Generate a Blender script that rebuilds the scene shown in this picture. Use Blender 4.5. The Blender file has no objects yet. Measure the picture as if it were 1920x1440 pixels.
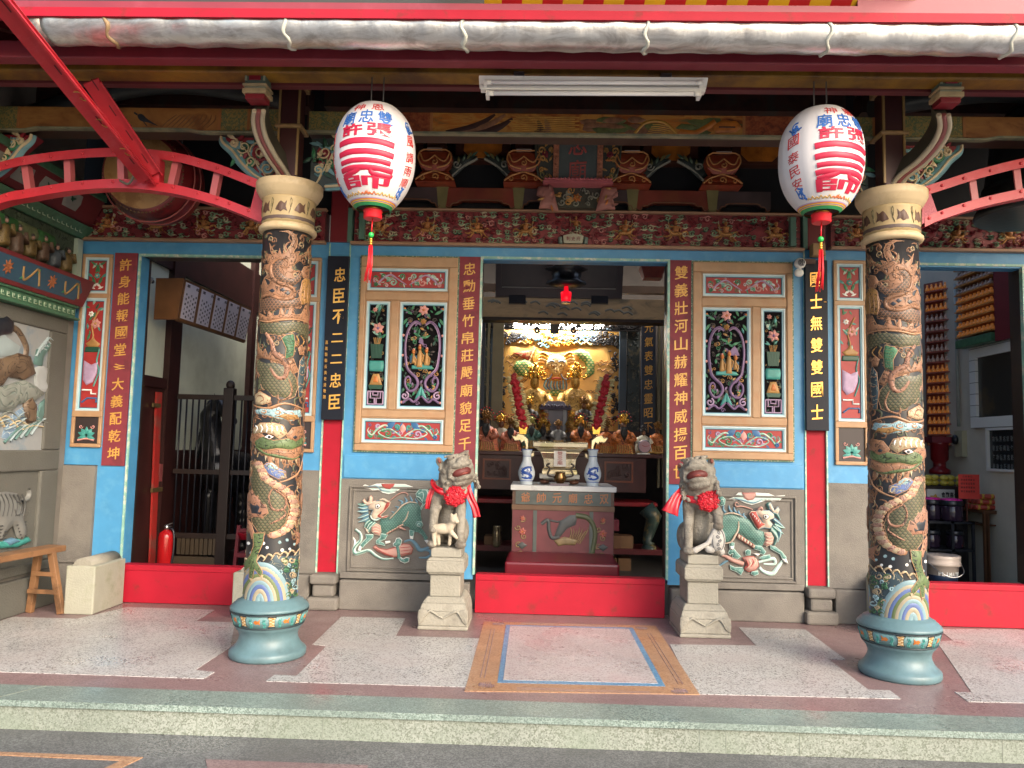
import bpy,bmesh,math,random
from mathutils import Vector,Matrix,Euler
from mathutils.geometry import delaunay_2d_cdt
R_=math.radians
random.seed(7)
SC=bpy.context.scene
COL=SC.collection
CP=(-0.3191,-6.2871,1.3221)
PITCH,YAW,ROLL,FPX=0.0825,0.0286,0.0232,1443.78
fwd=Vector((-math.sin(YAW)*math.cos(PITCH),math.cos(YAW)*math.cos(PITCH),math.sin(PITCH)))
rt0=Vector((math.cos(YAW),math.sin(YAW),0));up0=rt0.cross(fwd)
RT=rt0*math.cos(ROLL)+up0*math.sin(ROLL)
UP=-rt0*math.sin(ROLL)+up0*math.cos(ROLL)
cam=bpy.data.cameras.new('camera');co=bpy.data.objects.new('camera',cam);COL.objects.link(co)
m=Matrix((RT,UP,-fwd)).transposed().to_4x4();m.translation=CP
co.matrix_world=m
cam.sensor_width=36;cam.sensor_fit='HORIZONTAL'
cam.lens=FPX/1920*36;cam.clip_end=500;cam.clip_start=.05
SC.camera=co
CPV=Vector(CP)
SUN_EL,SUN_AZ=R_(31),R_(38)
w=bpy.data.worlds.new('World');SC.world=w;w.use_nodes=True
nt=w.node_tree;bg=nt.nodes['Background']
sky=nt.nodes.new('ShaderNodeTexSky');sky.sky_type='NISHITA';sky.sun_disc=False
sky.sun_elevation=SUN_EL
sky.sun_rotation=math.pi-SUN_AZ
sky.air_density=1.0;sky.dust_density=4.0;sky.ozone_density=1.0
nt.links.new(sky.outputs[0],bg.inputs[0]);bg.inputs[1].default_value=0.15
sl=bpy.data.lights.new('sun','SUN');sl.energy=0.5;sl.angle=R_(26);sl.color=(1,.95,.88)
so=bpy.data.objects.new('sun',sl);COL.objects.link(so)
sd=Vector((math.sin(SUN_AZ)*math.cos(SUN_EL),-math.cos(SUN_AZ)*math.cos(SUN_EL),math.sin(SUN_EL)))
so.rotation_euler=sd.to_track_quat('Z','Y').to_euler()
so.location=(4,-9,8)
vs=SC.view_settings
vs.view_transform='Standard';vs.look='None';vs.gamma=1;vs.exposure=1.65
def ray(px,py):
 return fwd+RT*((px-960)/FPX)-UP*((py-720)/FPX)
def at(px,py,Y):
 d=ray(px,py);return CPV+d*((Y-CP[1])/d.y)
def atz(px,py,Z):
 d=ray(px,py);return CPV+d*((Z-CP[2])/d.z)
def atx(px,py,X):
 d=ray(px,py);return CPV+d*((X-CP[0])/d.x)
MATS={}
def mat(name,col,rough=.55,metal=0.,var=.12,vscale=6.,bump=0.,bscale=60.,col2=None,c2scale=3.,c2lo=.5,c2hi=.6,emit=0.,spec=.5):
 """painted / carved surface: base colour with gentle variation, an optional worn second colour and bump"""
 if name in MATS:return MATS[name]
 M=bpy.data.materials.new(name);M.use_nodes=True;n=M.node_tree.nodes;l=M.node_tree.links
 b=n['Principled BSDF'];b.inputs['Roughness'].default_value=rough;b.inputs['Metallic'].default_value=metal
 b.inputs['Specular IOR Level'].default_value=spec
 tc=n.new('ShaderNodeTexCoord')
 nz=n.new('ShaderNodeTexNoise');nz.inputs['Scale'].default_value=vscale;nz.inputs['Detail'].default_value=5
 l.new(tc.outputs['Object'],nz.inputs['Vector'])
 hs=n.new('ShaderNodeHueSaturation');hs.inputs['Color'].default_value=(*col,1)
 mr=n.new('ShaderNodeMapRange');mr.inputs[1].default_value=.25;mr.inputs[2].default_value=.75
 mr.inputs[3].default_value=1-var;mr.inputs[4].default_value=1+var
 l.new(nz.outputs[0],mr.inputs[0]);l.new(mr.outputs[0],hs.inputs['Value'])
 out=hs.outputs[0]
 if col2:
  n2=n.new('ShaderNodeTexNoise');n2.inputs['Scale'].default_value=c2scale;n2.inputs['Detail'].default_value=8
  n2.inputs['Roughness'].default_value=.65
  l.new(tc.outputs['Object'],n2.inputs['Vector'])
  m2=n.new('ShaderNodeMapRange');m2.inputs[1].default_value=c2lo;m2.inputs[2].default_value=c2hi
  l.new(n2.outputs[0],m2.inputs[0])
  mx=n.new('ShaderNodeMix');mx.data_type='RGBA'
  l.new(m2.outputs[0],mx.inputs[0]);l.new(out,mx.inputs[6]);mx.inputs[7].default_value=(*col2,1)
  out=mx.outputs[2]
 l.new(out,b.inputs['Base Color'])
 if bump:
  n3=n.new('ShaderNodeTexNoise');n3.inputs['Scale'].default_value=bscale;n3.inputs['Detail'].default_value=6
  l.new(tc.outputs['Object'],n3.inputs['Vector'])
  bp=n.new('ShaderNodeBump');bp.inputs['Strength'].default_value=bump;bp.inputs['Distance'].default_value=.01
  l.new(n3.outputs[0],bp.inputs['Height']);l.new(bp.outputs[0],b.inputs['Normal'])
 if emit:
  b.inputs['Emission Color'].default_value=(*col,1);b.inputs['Emission Strength'].default_value=emit
 MATS[name]=M;return M
def terrazzo(name,base,chip,dark,scale=70.,amt=.45,rough=.35,stain=None):
 if name in MATS:return MATS[name]
 M=bpy.data.materials.new(name);M.use_nodes=True;n=M.node_tree.nodes;l=M.node_tree.links
 b=n['Principled BSDF'];b.inputs['Roughness'].default_value=rough
 tc=n.new('ShaderNodeTexCoord')
 v=n.new('ShaderNodeTexVoronoi');v.inputs['Scale'].default_value=scale;v.inputs['Randomness'].default_value=1
 l.new(tc.outputs['Object'],v.inputs['Vector'])
 wn=n.new('ShaderNodeSeparateColor');l.new(v.outputs['Color'],wn.inputs[0])
 r=n.new('ShaderNodeValToRGB');r.color_ramp.interpolation='CONSTANT'
 e=r.color_ramp.elements;e[0].position=0;e[0].color=(*dark,1);e[1].position=amt*.5;e[1].color=(*base,1)
 e2=e.new(.5+amt*.25);e2.color=(*chip,1)
 l.new(wn.outputs[0],r.inputs[0])
 nz=n.new('ShaderNodeTexNoise');nz.inputs['Scale'].default_value=1.3;nz.inputs['Detail'].default_value=6
 l.new(tc.outputs['Object'],nz.inputs['Vector'])
 mr=n.new('ShaderNodeMapRange');mr.inputs[1].default_value=.3;mr.inputs[2].default_value=.7;mr.inputs[3].default_value=.82;mr.inputs[4].default_value=1.12
 l.new(nz.outputs[0],mr.inputs[0])
 hs=n.new('ShaderNodeHueSaturation');l.new(r.outputs[0],hs.inputs['Color']);l.new(mr.outputs[0],hs.inputs['Value'])
 out=hs.outputs[0]
 if stain:
  n2=n.new('ShaderNodeTexNoise');n2.inputs['Scale'].default_value=2.2;n2.inputs['Detail'].default_value=8
  l.new(tc.outputs['Object'],n2.inputs['Vector'])
  m2=n.new('ShaderNodeMapRange');m2.inputs[1].default_value=.46;m2.inputs[2].default_value=.72;m2.inputs[4].default_value=.75
  m3=n.new('ShaderNodeMapRange');m3.inputs[1].default_value=.35;m3.inputs[2].default_value=.65;m3.inputs[3].default_value=rough*.75;m3.inputs[4].default_value=min(1,rough*1.7);l.new(n2.outputs[0],m3.inputs[0]);l.new(m3.outputs[0],b.inputs['Roughness'])
  l.new(n2.outputs[0],m2.inputs[0])
  mx=n.new('ShaderNodeMix');mx.data_type='RGBA';l.new(m2.outputs[0],mx.inputs[0]);l.new(out,mx.inputs[6]);mx.inputs[7].default_value=(*stain,1)
  out=mx.outputs[2]
 l.new(out,b.inputs['Base Color'])
 MATS[name]=M;return M
def scales(name,fill,fill2,line,s=.03,rough=.45):
 """fish scales laid out on the mesh's own UV map (metres)"""
 if name in MATS:return MATS[name]
 M=bpy.data.materials.new(name);M.use_nodes=True;n=M.node_tree.nodes;l=M.node_tree.links
 b=n['Principled BSDF'];b.inputs['Roughness'].default_value=rough
 uv=n.new('ShaderNodeUVMap')
 sp=n.new('ShaderNodeSeparateXYZ');l.new(uv.outputs[0],sp.inputs[0])
 def mth(op,a,bb=None):
  k=n.new('ShaderNodeMath');k.operation=op
  for i,x in enumerate((a,bb)):
   if x is None:continue
   if isinstance(x,(int,float)):k.inputs[i].default_value=x
   else:l.new(x,k.inputs[i])
  return k.outputs[0]
 X=mth('DIVIDE',sp.outputs[0],s);Y=mth('DIVIDE',sp.outputs[1],s*.62)
 row=mth('FLOOR',Y);off=mth('MULTIPLY',mth('MODULO',mth('ABSOLUTE',row),2),.5)
 fx=mth('SUBTRACT',mth('FRACT',mth('ADD',X,off)),.5);fy=mth('SUBTRACT',1.,mth('FRACT',Y))
 d=mth('POWER',mth('ADD',mth('POWER',mth('MULTIPLY',fx,1.75),2),mth('POWER',fy,2)),.5)
 r=n.new('ShaderNodeValToRGB');e=r.color_ramp.elements
 e[0].position=.0;e[0].color=(*fill2,1);e[1].position=.72;e[1].color=(*fill,1)
 k=e.new(.8);k.color=(*line,1);k=e.new(.93);k.color=(*line,1);k=e.new(.97);k.color=(*fill2,1)
 l.new(d,r.inputs[0])
 nz=n.new('ShaderNodeTexNoise');nz.inputs['Scale'].default_value=5
 hs=n.new('ShaderNodeHueSaturation');l.new(r.outputs[0],hs.inputs['Color'])
 mr=n.new('ShaderNodeMapRange');mr.inputs[1].default_value=.3;mr.inputs[2].default_value=.7;mr.inputs[3].default_value=.75;mr.inputs[4].default_value=1.2
 l.new(nz.outputs[0],mr.inputs[0]);l.new(mr.outputs[0],hs.inputs['Value'])
 l.new(hs.outputs[0],b.inputs['Base Color'])
 bp=n.new('ShaderNodeBump');bp.inputs['Strength'].default_value=.5;bp.inputs['Distance'].default_value=.004
 l.new(mth('SUBTRACT',1.,d),bp.inputs['Height']);l.new(bp.outputs[0],b.inputs['Normal'])
 MATS[name]=M;return M
def carved(name,col,dark=None,s=16.,n_=7.,lw=.16,rough=.5,metal=0.):
 """painted carving: flowing cut lines that follow the contours of a noise field"""
 if name in MATS:return MATS[name]
 dark=dark or tuple(c*.22 for c in col)
 M=bpy.data.materials.new(name);M.use_nodes=True;n=M.node_tree.nodes;l=M.node_tree.links
 b=n['Principled BSDF'];b.inputs['Roughness'].default_value=rough;b.inputs['Metallic'].default_value=metal
 tc=n.new('ShaderNodeTexCoord');nz=n.new('ShaderNodeTexNoise');nz.inputs['Scale'].default_value=s;nz.inputs['Detail'].default_value=1.5;nz.inputs['Distortion'].default_value=.8
 l.new(tc.outputs['Object'],nz.inputs['Vector'])
 a=n.new('ShaderNodeMath');a.operation='MULTIPLY';a.inputs[1].default_value=n_*2;l.new(nz.outputs[0],a.inputs[0])
 p=n.new('ShaderNodeMath');p.operation='PINGPONG';p.inputs[1].default_value=1;l.new(a.outputs[0],p.inputs[0])
 r=n.new('ShaderNodeMapRange');r.inputs[1].default_value=lw*.5;r.inputs[2].default_value=lw*1.6;l.new(p.outputs[0],r.inputs[0])
 n2=n.new('ShaderNodeTexNoise');n2.inputs['Scale'].default_value=9;n2.inputs['Detail'].default_value=6;l.new(tc.outputs['Object'],n2.inputs['Vector'])
 m2=n.new('ShaderNodeMapRange');m2.inputs[1].default_value=.3;m2.inputs[2].default_value=.7;m2.inputs[3].default_value=.7;m2.inputs[4].default_value=1.2;l.new(n2.outputs[0],m2.inputs[0])
 h=n.new('ShaderNodeHueSaturation');h.inputs['Color'].default_value=(*col,1);l.new(m2.outputs[0],h.inputs['Value'])
 mx=n.new('ShaderNodeMix');mx.data_type='RGBA';mx.inputs[6].default_value=(*dark,1);l.new(h.outputs[0],mx.inputs[7]);l.new(r.outputs[0],mx.inputs[0]);l.new(mx.outputs[2],b.inputs['Base Color'])
 bp=n.new('ShaderNodeBump');bp.inputs['Strength'].default_value=.6;bp.inputs['Distance'].default_value=.006;l.new(r.outputs[0],bp.inputs['Height']);l.new(bp.outputs[0],b.inputs['Normal'])
 MATS[name]=M;return M
def flat(Y):
 return lambda u,v,h:Vector((u,Y-h,v))
def side(X,s=1):
 return lambda u,v,h:Vector((X+s*h,u,v))
def ground(Z):
 return lambda u,v,h:Vector((u,v,Z+h))
def catmull(p,n=6,closed=False):
 p=[Vector(q)for q in p];out=[]
 N=len(p);rng=range(N if closed else N-1)
 for i in rng:
  if closed:a,b,c,d=p[(i-1)%N],p[i],p[(i+1)%N],p[(i+2)%N]
  else:a,b,c,d=p[max(i-1,0)],p[i],p[i+1],p[min(i+2,N-1)]
  for k in range(n):
   t=k/n
   out.append(.5*((2*b)+(c-a)*t+(2*a-5*b+4*c-d)*t*t+(3*b-a-3*c+d)*t**3))
 if not closed:out.append(p[-1])
 return out
def spiral(cx,cy,r,turns=1.6,a0=0.,d=1,n=22,rmin=.12):
 return[(cx+r*(1-(1-rmin)*k/n)*math.cos(a0+d*turns*2*math.pi*k/n),cy+r*(1-(1-rmin)*k/n)*math.sin(a0+d*turns*2*math.pi*k/n))for k in range(n+1)]
class MB:
 def __init__(s):s.v=[];s.f=[];s.mi=[];s.sm=[];s.uv={};s.m=0;s.smooth=False
 def face(s,f):s.f.append(tuple(f));s.mi.append(s.m);s.sm.append(s.smooth)
 def box(s,x0,x1,y0,y1,z0,z1):
  b=len(s.v)
  x0,x1=sorted((x0,x1));y0,y1=sorted((y0,y1));z0,z1=sorted((z0,z1))
  s.v+=[Vector(p)for p in((x0,y0,z0),(x1,y0,z0),(x1,y1,z0),(x0,y1,z0),(x0,y0,z1),(x1,y0,z1),(x1,y1,z1),(x0,y1,z1))]
  sm=s.smooth;s.smooth=False
  for q in((3,2,1,0),(4,5,6,7),(0,1,5,4),(1,2,6,5),(2,3,7,6),(3,0,4,7)):s.face([b+i for i in q])
  s.smooth=sm;return s
 def hexa(s,pts):
  b=len(s.v);s.v+=[Vector(p)for p in pts]
  for q in((3,2,1,0),(4,5,6,7),(0,1,5,4),(1,2,6,5),(2,3,7,6),(3,0,4,7)):s.face([b+i for i in q])
  return s
 def bar(s,a,b,w,h,upv=(0,0,1)):
  a=Vector(a);b=Vector(b);d=(b-a).normalized();u=Vector(upv)
  r=d.cross(u).normalized();u=r.cross(d)
  P=[]
  for c in(a,b):P+=[c-r*w/2-u*h/2,c+r*w/2-u*h/2,c+r*w/2+u*h/2,c-r*w/2+u*h/2]
  return s.hexa(P)
 def prism(s,poly,surf,h0,h1):
  n=len(poly);b=len(s.v)
  A=sum(poly[i][0]*poly[(i+1)%n][1]-poly[(i+1)%n][0]*poly[i][1]for i in range(n))
  if A<0:poly=poly[::-1]
  s.v+=[surf(p[0],p[1],h0)for p in poly]+[surf(p[0],p[1],h1)for p in poly]
  s.face([b+n+i for i in range(n)]);s.face([b+i for i in reversed(range(n))])
  for i in range(n):s.face((b+i,b+(i+1)%n,b+n+(i+1)%n,b+n+i))
  return s
 def tube(s,pts,r,n=8,cap=True):
  pts=[Vector(p)for p in pts];b=len(s.v);N=len(pts);up=None
  rr=r if hasattr(r,'__len__')else[r]*N
  sm=s.smooth;s.smooth=True
  for i,p in enumerate(pts):
   d=(pts[min(i+1,N-1)]-pts[max(i-1,0)])
   d=d.normalized()if d.length>1e-9 else Vector((0,0,1))
   if up is None:up=Vector((0,0,1))if abs(d.z)<.9 else Vector((1,0,0))
   x=d.cross(up).normalized();up=x.cross(d)
   for k in range(n):
    a=2*math.pi*k/n;s.v.append(p+(x*math.cos(a)+up*math.sin(a))*rr[i])
  for i in range(N-1):
   for k in range(n):
    k2=(k+1)%n;s.face((b+i*n+k,b+i*n+k2,b+(i+1)*n+k2,b+(i+1)*n+k))
  s.smooth=False
  if cap:
   s.face([b+k for k in reversed(range(n))]);s.face([b+(N-1)*n+k for k in range(n)])
  s.smooth=sm;return s
 def lathe(s,prof,c,n=32,axis='Z',arc=None):
  """prof: [(r, h)], bottom to top; axis Z, X or a Matrix"""
  b=len(s.v);c=Vector(c);sm=s.smooth;s.smooth=True
  Mx={'Z':Matrix.Identity(3),'X':Matrix(((0,0,1),(0,1,0),(-1,0,0))),'Y':Matrix(((1,0,0),(0,0,-1),(0,1,0)))}.get(axis)if isinstance(axis,str)else axis
  for r,h in prof:
   for k in range(n):
    a=2*math.pi*k/n;s.v.append(c+Mx@Vector((r*math.cos(a),r*math.sin(a),h)))
  for i in range(len(prof)-1):
   for k in range(n):
    k2=(k+1)%n;s.face((b+i*n+k,b+i*n+k2,b+(i+1)*n+k2,b+(i+1)*n+k))
  s.smooth=False
  if prof[0][0]>1e-5:s.face([b+k for k in reversed(range(n))])
  if prof[-1][0]>1e-5:s.face([b+(len(prof)-1)*n+k for k in range(n)])
  s.smooth=sm;return s
 def ell(s,c,r,n=10,m=7,rot=None):
  b=len(s.v);c=Vector(c);r=r if hasattr(r,'__len__')else(r,r,r);sm=s.smooth;s.smooth=True
  Q=rot if rot is not None else Matrix.Identity(3)
  s.v.append(c+Q@Vector((0,0,-r[2])))
  for i in range(1,m):
   t=-math.pi/2+math.pi*i/m
   for k in range(n):
    a=2*math.pi*k/n;s.v.append(c+Q@Vector((r[0]*math.cos(t)*math.cos(a),r[1]*math.cos(t)*math.sin(a),r[2]*math.sin(t))))
  s.v.append(c+Q@Vector((0,0,r[2])));e=len(s.v)-1
  for k in range(n):s.face((b,b+1+(k+1)%n,b+1+k));s.face((e,e-n+k,e-n+(k+1)%n))
  for i in range(m-2):
   for k in range(n):s.face((b+1+i*n+k,b+1+i*n+(k+1)%n,b+1+(i+1)*n+(k+1)%n,b+1+(i+1)*n+k))
  s.smooth=sm;return s
 def ribbon(s,pts,surf,w,h,base=0.,taper=(1,1),closed=False):
  """raised half-round strip along a drawn line"""
  N=len(pts);b=len(s.v);sm=s.smooth;s.smooth=True
  P=[Vector((p[0],p[1]))for p in pts]
  prof=((-1,0),(-.72,.72),(0,1),(.72,.72),(1,0))
  for i,p in enumerate(P):
   if closed:d=P[(i+1)%N]-P[i-1]
   else:d=P[min(i+1,N-1)]-P[max(i-1,0)]
   d=d.normalized()if d.length>1e-9 else Vector((1,0))
   nn=Vector((-d.y,d.x));t=i/max(1,N-1)
   k=1.
   if not closed:
    if t<.5:k=taper[0]+(1-taper[0])*min(1,t*2)
    else:k=taper[1]+(1-taper[1])*min(1,(1-t)*2)
   for a,c in prof:
    q=p-nn*a*w*k*.5;s.v.append(surf(q.x,q.y,base+c*h*max(k,.4)))
  for i in range(N if closed else N-1):
   j=(i+1)%N
   for k in range(4):s.face((b+i*5+k,b+i*5+k+1,b+j*5+k+1,b+j*5+k)[::-1])
  s.smooth=sm;return s
 def relief(s,poly,surf,h,wd=.02,base=0.,step=None,uvs=1.):
  """pillow shaped raised area with a drawn outline"""
  P=[Vector((p[0],p[1]))for p in poly];n=len(P)
  A=sum(P[i].x*P[(i+1)%n].y-P[(i+1)%n].x*P[i].y for i in range(n))
  if A<0:P=P[::-1]
  x0=min(p.x for p in P);x1=max(p.x for p in P);y0=min(p.y for p in P);y1=max(p.y for p in P)
  if step is None:step=max(min(x1-x0,y1-y0)/7,max(x1-x0,y1-y0)/26)
  def edist(q):
   m=1e9
   for i in range(n):
    a=P[i];b_=P[(i+1)%n];ab=b_-a;L=ab.length_squared
    t=max(0,min(1,(q-a).dot(ab)/L))if L>0 else 0
    m=min(m,(q-a-ab*t).length)
   return m
  def inside(q):
   c=False
   for i in range(n):
    a=P[i];b_=P[(i+1)%n]
    if(a.y>q.y)!=(b_.y>q.y)and q.x<(b_.x-a.x)*(q.y-a.y)/(b_.y-a.y)+a.x:c=not c
   return c
  V=list(P);E=[(i,(i+1)%n)for i in range(n)]
  gy=y0+step*.5;r=0
  while gy<y1:
   gx=x0+step*(.5 if r%2 else 1.)
   while gx<x1:
    q=Vector((gx,gy))
    if inside(q)and edist(q)>step*.3:V.append(q)
    gx+=step
   gy+=step*.87;r+=1
  try:o=delaunay_2d_cdt(V,E,[],1,1e-6)
  except Exception:return s
  vv,ff=o[0],o[2];b=len(s.v);sm=s.smooth;s.smooth=True
  for q in vv:
   d=min(1.,edist(q)/wd);s.v.append(surf(q.x,q.y,base+h*(.35+.65*math.sqrt(max(0,1-(1-d)**2)))))
  for t in ff:
   a,c,d=(vv[i]for i in t)
   ar=(c.x-a.x)*(d.y-a.y)-(d.x-a.x)*(c.y-a.y)
   t2=tuple(t)if ar>0 else tuple(reversed(t))
   s.uv[len(s.f)]=[(vv[i].x*uvs,vv[i].y*uvs)for i in t2]
   s.face([b+i for i in t2])
  b2=len(s.v)
  for q in P:s.v.append(surf(q.x,q.y,base+h*.35))
  for q in P:s.v.append(surf(q.x,q.y,base-.002))
  for i in range(n):j=(i+1)%n;s.face((b2+n+i,b2+n+j,b2+j,b2+i))
  s.smooth=sm;return s
 def add(s,verts,faces):
  b=len(s.v);s.v+=verts
  for f in faces:s.face([b+i for i in f])
 def mirror(s):
  o=MB();o.v=[Vector((-p.x,p.y,p.z))for p in s.v];o.f=[tuple(reversed(f))for f in s.f];o.mi=list(s.mi);o.sm=list(s.sm)
  o.uv={k:list(reversed(x))for k,x in s.uv.items()};return o
 def build(s,name,mats,parent=None,label=None,bevel=0.,loc=None):
  if not isinstance(mats,(list,tuple)):mats=[mats]
  org=ROOT.get(parent.name,Vector())if parent is not None else Vector(loc or(0,0,0))
  me=bpy.data.meshes.new(name)
  me.from_pydata([p-org for p in s.v],[],s.f);
  for k in mats:me.materials.append(k)
  me.polygons.foreach_set('material_index',[min(i,len(mats)-1)for i in s.mi])
  me.polygons.foreach_set('use_smooth',s.sm)
  if s.uv:
   ul=me.uv_layers.new(name='UVMap')
   for fi,cs in s.uv.items():
    for li,c in zip(me.polygons[fi].loop_indices,cs):ul.data[li].uv=c
  me.update()
  o=bpy.data.objects.new(name,me);COL.objects.link(o)
  if parent is not None:o.parent=parent
  else:o.location=org
  ROOT[o.name]=org
  if label:o['label']=label
  if bevel:
   bm_=o.modifiers.new('bevel','BEVEL');bm_.width=bevel;bm_.segments=2;bm_.limit_method='ANGLE';bm_.angle_limit=R_(40)
  return o
ROOT={}
def tag(o,label,cat,group=None):
 o['label']=label;o['category']=cat
 if group:o['group']=group
 return o
def struct(o):o['kind']='structure';return o
def thing(name,label,cat,loc=(0,0,0),group=None):
 o=bpy.data.objects.new(name,None);COL.objects.link(o);o.location=loc;o.empty_display_size=.1
 ROOT[o.name]=Vector(loc);return tag(o,label,cat,group)
def B(*a):return MB().box(*a)
GL={}
def glyph(ch,bold=.02,cuts=0):
 key=(ch,bold,cuts)
 if key in GL:return GL[key]
 cu=bpy.data.curves.new('glyph','FONT');cu.body=ch;cu.size=1;cu.offset=bold;cu.extrude=.5;cu.resolution_u=3
 o=bpy.data.objects.new('glyph',cu);COL.objects.link(o)
 dg=bpy.context.evaluated_depsgraph_get();me=bpy.data.meshes.new_from_object(o.evaluated_get(dg))
 bm=bmesh.new();bm.from_mesh(me);bmesh.ops.remove_doubles(bm,verts=bm.verts,dist=1e-5)
 xs=[v.co.x for v in bm.verts]or[0,1];ys=[v.co.y for v in bm.verts]or[0,1]
 x0,x1,y0,y1=min(xs),max(xs),min(ys),max(ys)
 if cuts:
  for i in range(1,cuts):
   for ax in(0,1):
    lo,hi=((x0,x1),(y0,y1))[ax];c=lo+(hi-lo)*i/cuts
    pn=Vector((1,0,0))if ax==0 else Vector((0,1,0))
    bmesh.ops.bisect_plane(bm,geom=bm.verts[:]+bm.edges[:]+bm.faces[:],plane_co=pn*c,plane_no=pn)
 bm.verts.index_update()
 V=[((v.co.x-x0)/(x1-x0),(v.co.y-y0)/(y1-y0),v.co.z+.5)for v in bm.verts]
 F=[[v.index for v in f.verts]for f in bm.faces]
 bm.free();COL.objects.unlink(o);bpy.data.objects.remove(o);bpy.data.curves.remove(cu);bpy.data.meshes.remove(me)
 GL[key]=(V,F,(x1-x0)/(y1-y0));return GL[key]
def put(mb,ch,surf,u,v,w,h,th=.004,base=0.,bold=.02,slant=.0,cuts=0):
 """one character centred on (u, v), w wide and h high"""
 if ch in ' \u3000':return
 V,F,asp=glyph(ch,bold,cuts)
 if ch in '一〻':h=h*.16 if ch=='一' else h*.5
 if ch=='二':h*=.62
 sm=mb.smooth;mb.smooth=False
 mb.add([surf(u+(x-.5)*w,v+(y-.5)*h+slant*(x-.5)*h,base+z*th)for x,y,z in V],F);mb.smooth=sm
def column_text(mb,txt,surf,u,v0,v1,w,h,**k):
 n=len(txt);st=(v0-v1)/n
 for i,ch in enumerate(txt):put(mb,ch,surf,u,v0-st*(i+.5),w,min(h,st*.9),**k)
def baked(mb,name,mats,parent,voxel=.01,smooth=4,label=None,disp=None):
 """merge overlapping rounded forms into one continuous surface"""
 o=mb.build(name,mats,parent,label)
 r=o.modifiers.new('remesh','REMESH');r.mode='VOXEL';r.voxel_size=voxel;r.use_smooth_shade=True
 s=o.modifiers.new('smooth','SMOOTH');s.iterations=smooth;s.factor=.5
 dg=bpy.context.evaluated_depsgraph_get();me=bpy.data.meshes.new_from_object(o.evaluated_get(dg))
 o.modifiers.clear();old=o.data;o.data=me;bpy.data.meshes.remove(old);me.name=name
 if not me.materials:
  for k in(mats if isinstance(mats,(list,tuple))else[mats]):me.materials.append(k)
 return o
BLUE=mat('blue_paint',(.06,.245,.45),.45,var=.1,col2=(.10,.30,.48),c2scale=9,c2lo=.5,c2hi=.75,bump=.08,bscale=25)
RED=mat('red_paint',(.33,.006,.02),.6,var=.10,bump=.10,bscale=14,col2=(.22,.016,.018),c2scale=9,c2lo=.56,c2hi=.66,spec=.25)
REDSTEEL=mat('red_steel',(.50,.022,.035),.4,var=.1,bump=.1,bscale=60,col2=(.56,.07,.09),c2scale=7,c2lo=.52,c2hi=.8)
MAROON=mat('maroon_paint',(.20,.034,.045),.6,var=.14,spec=.25,col2=(.15,.03,.038),c2scale=6)
MAROON2=mat('maroon_panel',(.20,.012,.022),.4,var=.1)
FASCIA=mat('maroon_beam',(.22,.022,.035),.5,var=.12,vscale=4,bump=.1,bscale=12,col2=(.30,.05,.07),c2scale=3,c2lo=.55,c2hi=.8)
GOLD=mat('gold_paint',(.62,.33,.07),.4,var=.12,metal=.15)
GOLDM=mat('gold_leaf',(.80,.46,.08),.25,metal=.75,var=.25,vscale=30,col2=(.35,.12,.02),c2scale=25,c2lo=.5,c2hi=.7)
TAN=mat('tan_wood',(.37,.225,.12),.5,var=.14,vscale=10,bump=.08,bscale=40,col2=(.36,.17,.075),c2scale=8,c2lo=.5,c2hi=.8)
BLACK=mat('black_lacquer',(.012,.014,.02),.35,var=.2)
DARK=mat('dark_wood',(.022,.012,.009),.5,var=.25)
BROWN=mat('brown_wood',(.07,.022,.012),.45,var=.25)
STONE=mat('grey_stone',(.165,.15,.13),.85,var=.14,vscale=5,bump=.5,bscale=120,col2=(.11,.10,.09),c2scale=4,c2lo=.5,c2hi=.75)
STONE2=mat('pale_stone',(.255,.24,.195),.8,var=.1,vscale=4,bump=.6,bscale=60,col2=(.14,.125,.10),c2scale=5,c2lo=.5,c2hi=.75)
LION=mat('lion_stone',(.225,.207,.17),.85,var=.14,vscale=8,bump=.9,bscale=70,col2=(.10,.08,.06),c2scale=9,c2lo=.46,c2hi=.70)
WHITE=mat('white_paint',(.72,.72,.68),.45,var=.05)
CREAM=mat('cream_paint',(.58,.47,.29),.5,var=.1,col2=(.42,.32,.18),c2scale=6)
GREEN=mat('green_paint',(.03,.17,.075),.45,var=.25,vscale=20)
DGREEN=mat('dark_green_paint',(.012,.06,.035),.45,var=.25)
TEAL=mat('teal_paint',(.045,.24,.21),.45,var=.2,vscale=15)
MINT=mat('mint_trim',(.23,.42,.34),.5,var=.2,vscale=20,col2=(.55,.56,.44),c2scale=18)
LBLUE=mat('pale_blue_paint',(.32,.52,.58),.5,var=.15)
PBLUE=mat('deep_blue_paint',(.02,.10,.24),.45,var=.2)
PURPLE=mat('purple_paint',(.17,.10,.20),.5,var=.2,vscale=20)
LILAC=mat('lilac_paint',(.36,.25,.37),.5,var=.2,vscale=20)
PINK=mat('pink_paint',(.55,.25,.22),.5,var=.2,vscale=20)
ORANGE=mat('orange_paint',(.45,.14,.025),.5,var=.3,vscale=25)
COPPER=mat('copper_line',(.33,.15,.07),.45,var=.2,vscale=14)
OCHRE=mat('ochre_paint',(.36,.19,.055),.5,var=.25,vscale=12)
YELLOW=mat('yellow_beam',(.27,.135,.012),.5,var=.25,vscale=7,col2=(.10,.04,.01),c2scale=2.2,c2lo=.42,c2hi=.62)
STEEL=mat('steel',(.5,.5,.5),.35,metal=1)
T_WHITE=terrazzo('white_terrazzo',(.365,.36,.345),(.44,.435,.42),(.11,.098,.094),140,.42,.32,stain=(.36,.325,.305))
T_PINK=terrazzo('pink_terrazzo',(.195,.128,.127),(.25,.175,.168),(.15,.095,.095),150,.5,.32,stain=(.175,.118,.113))
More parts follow.
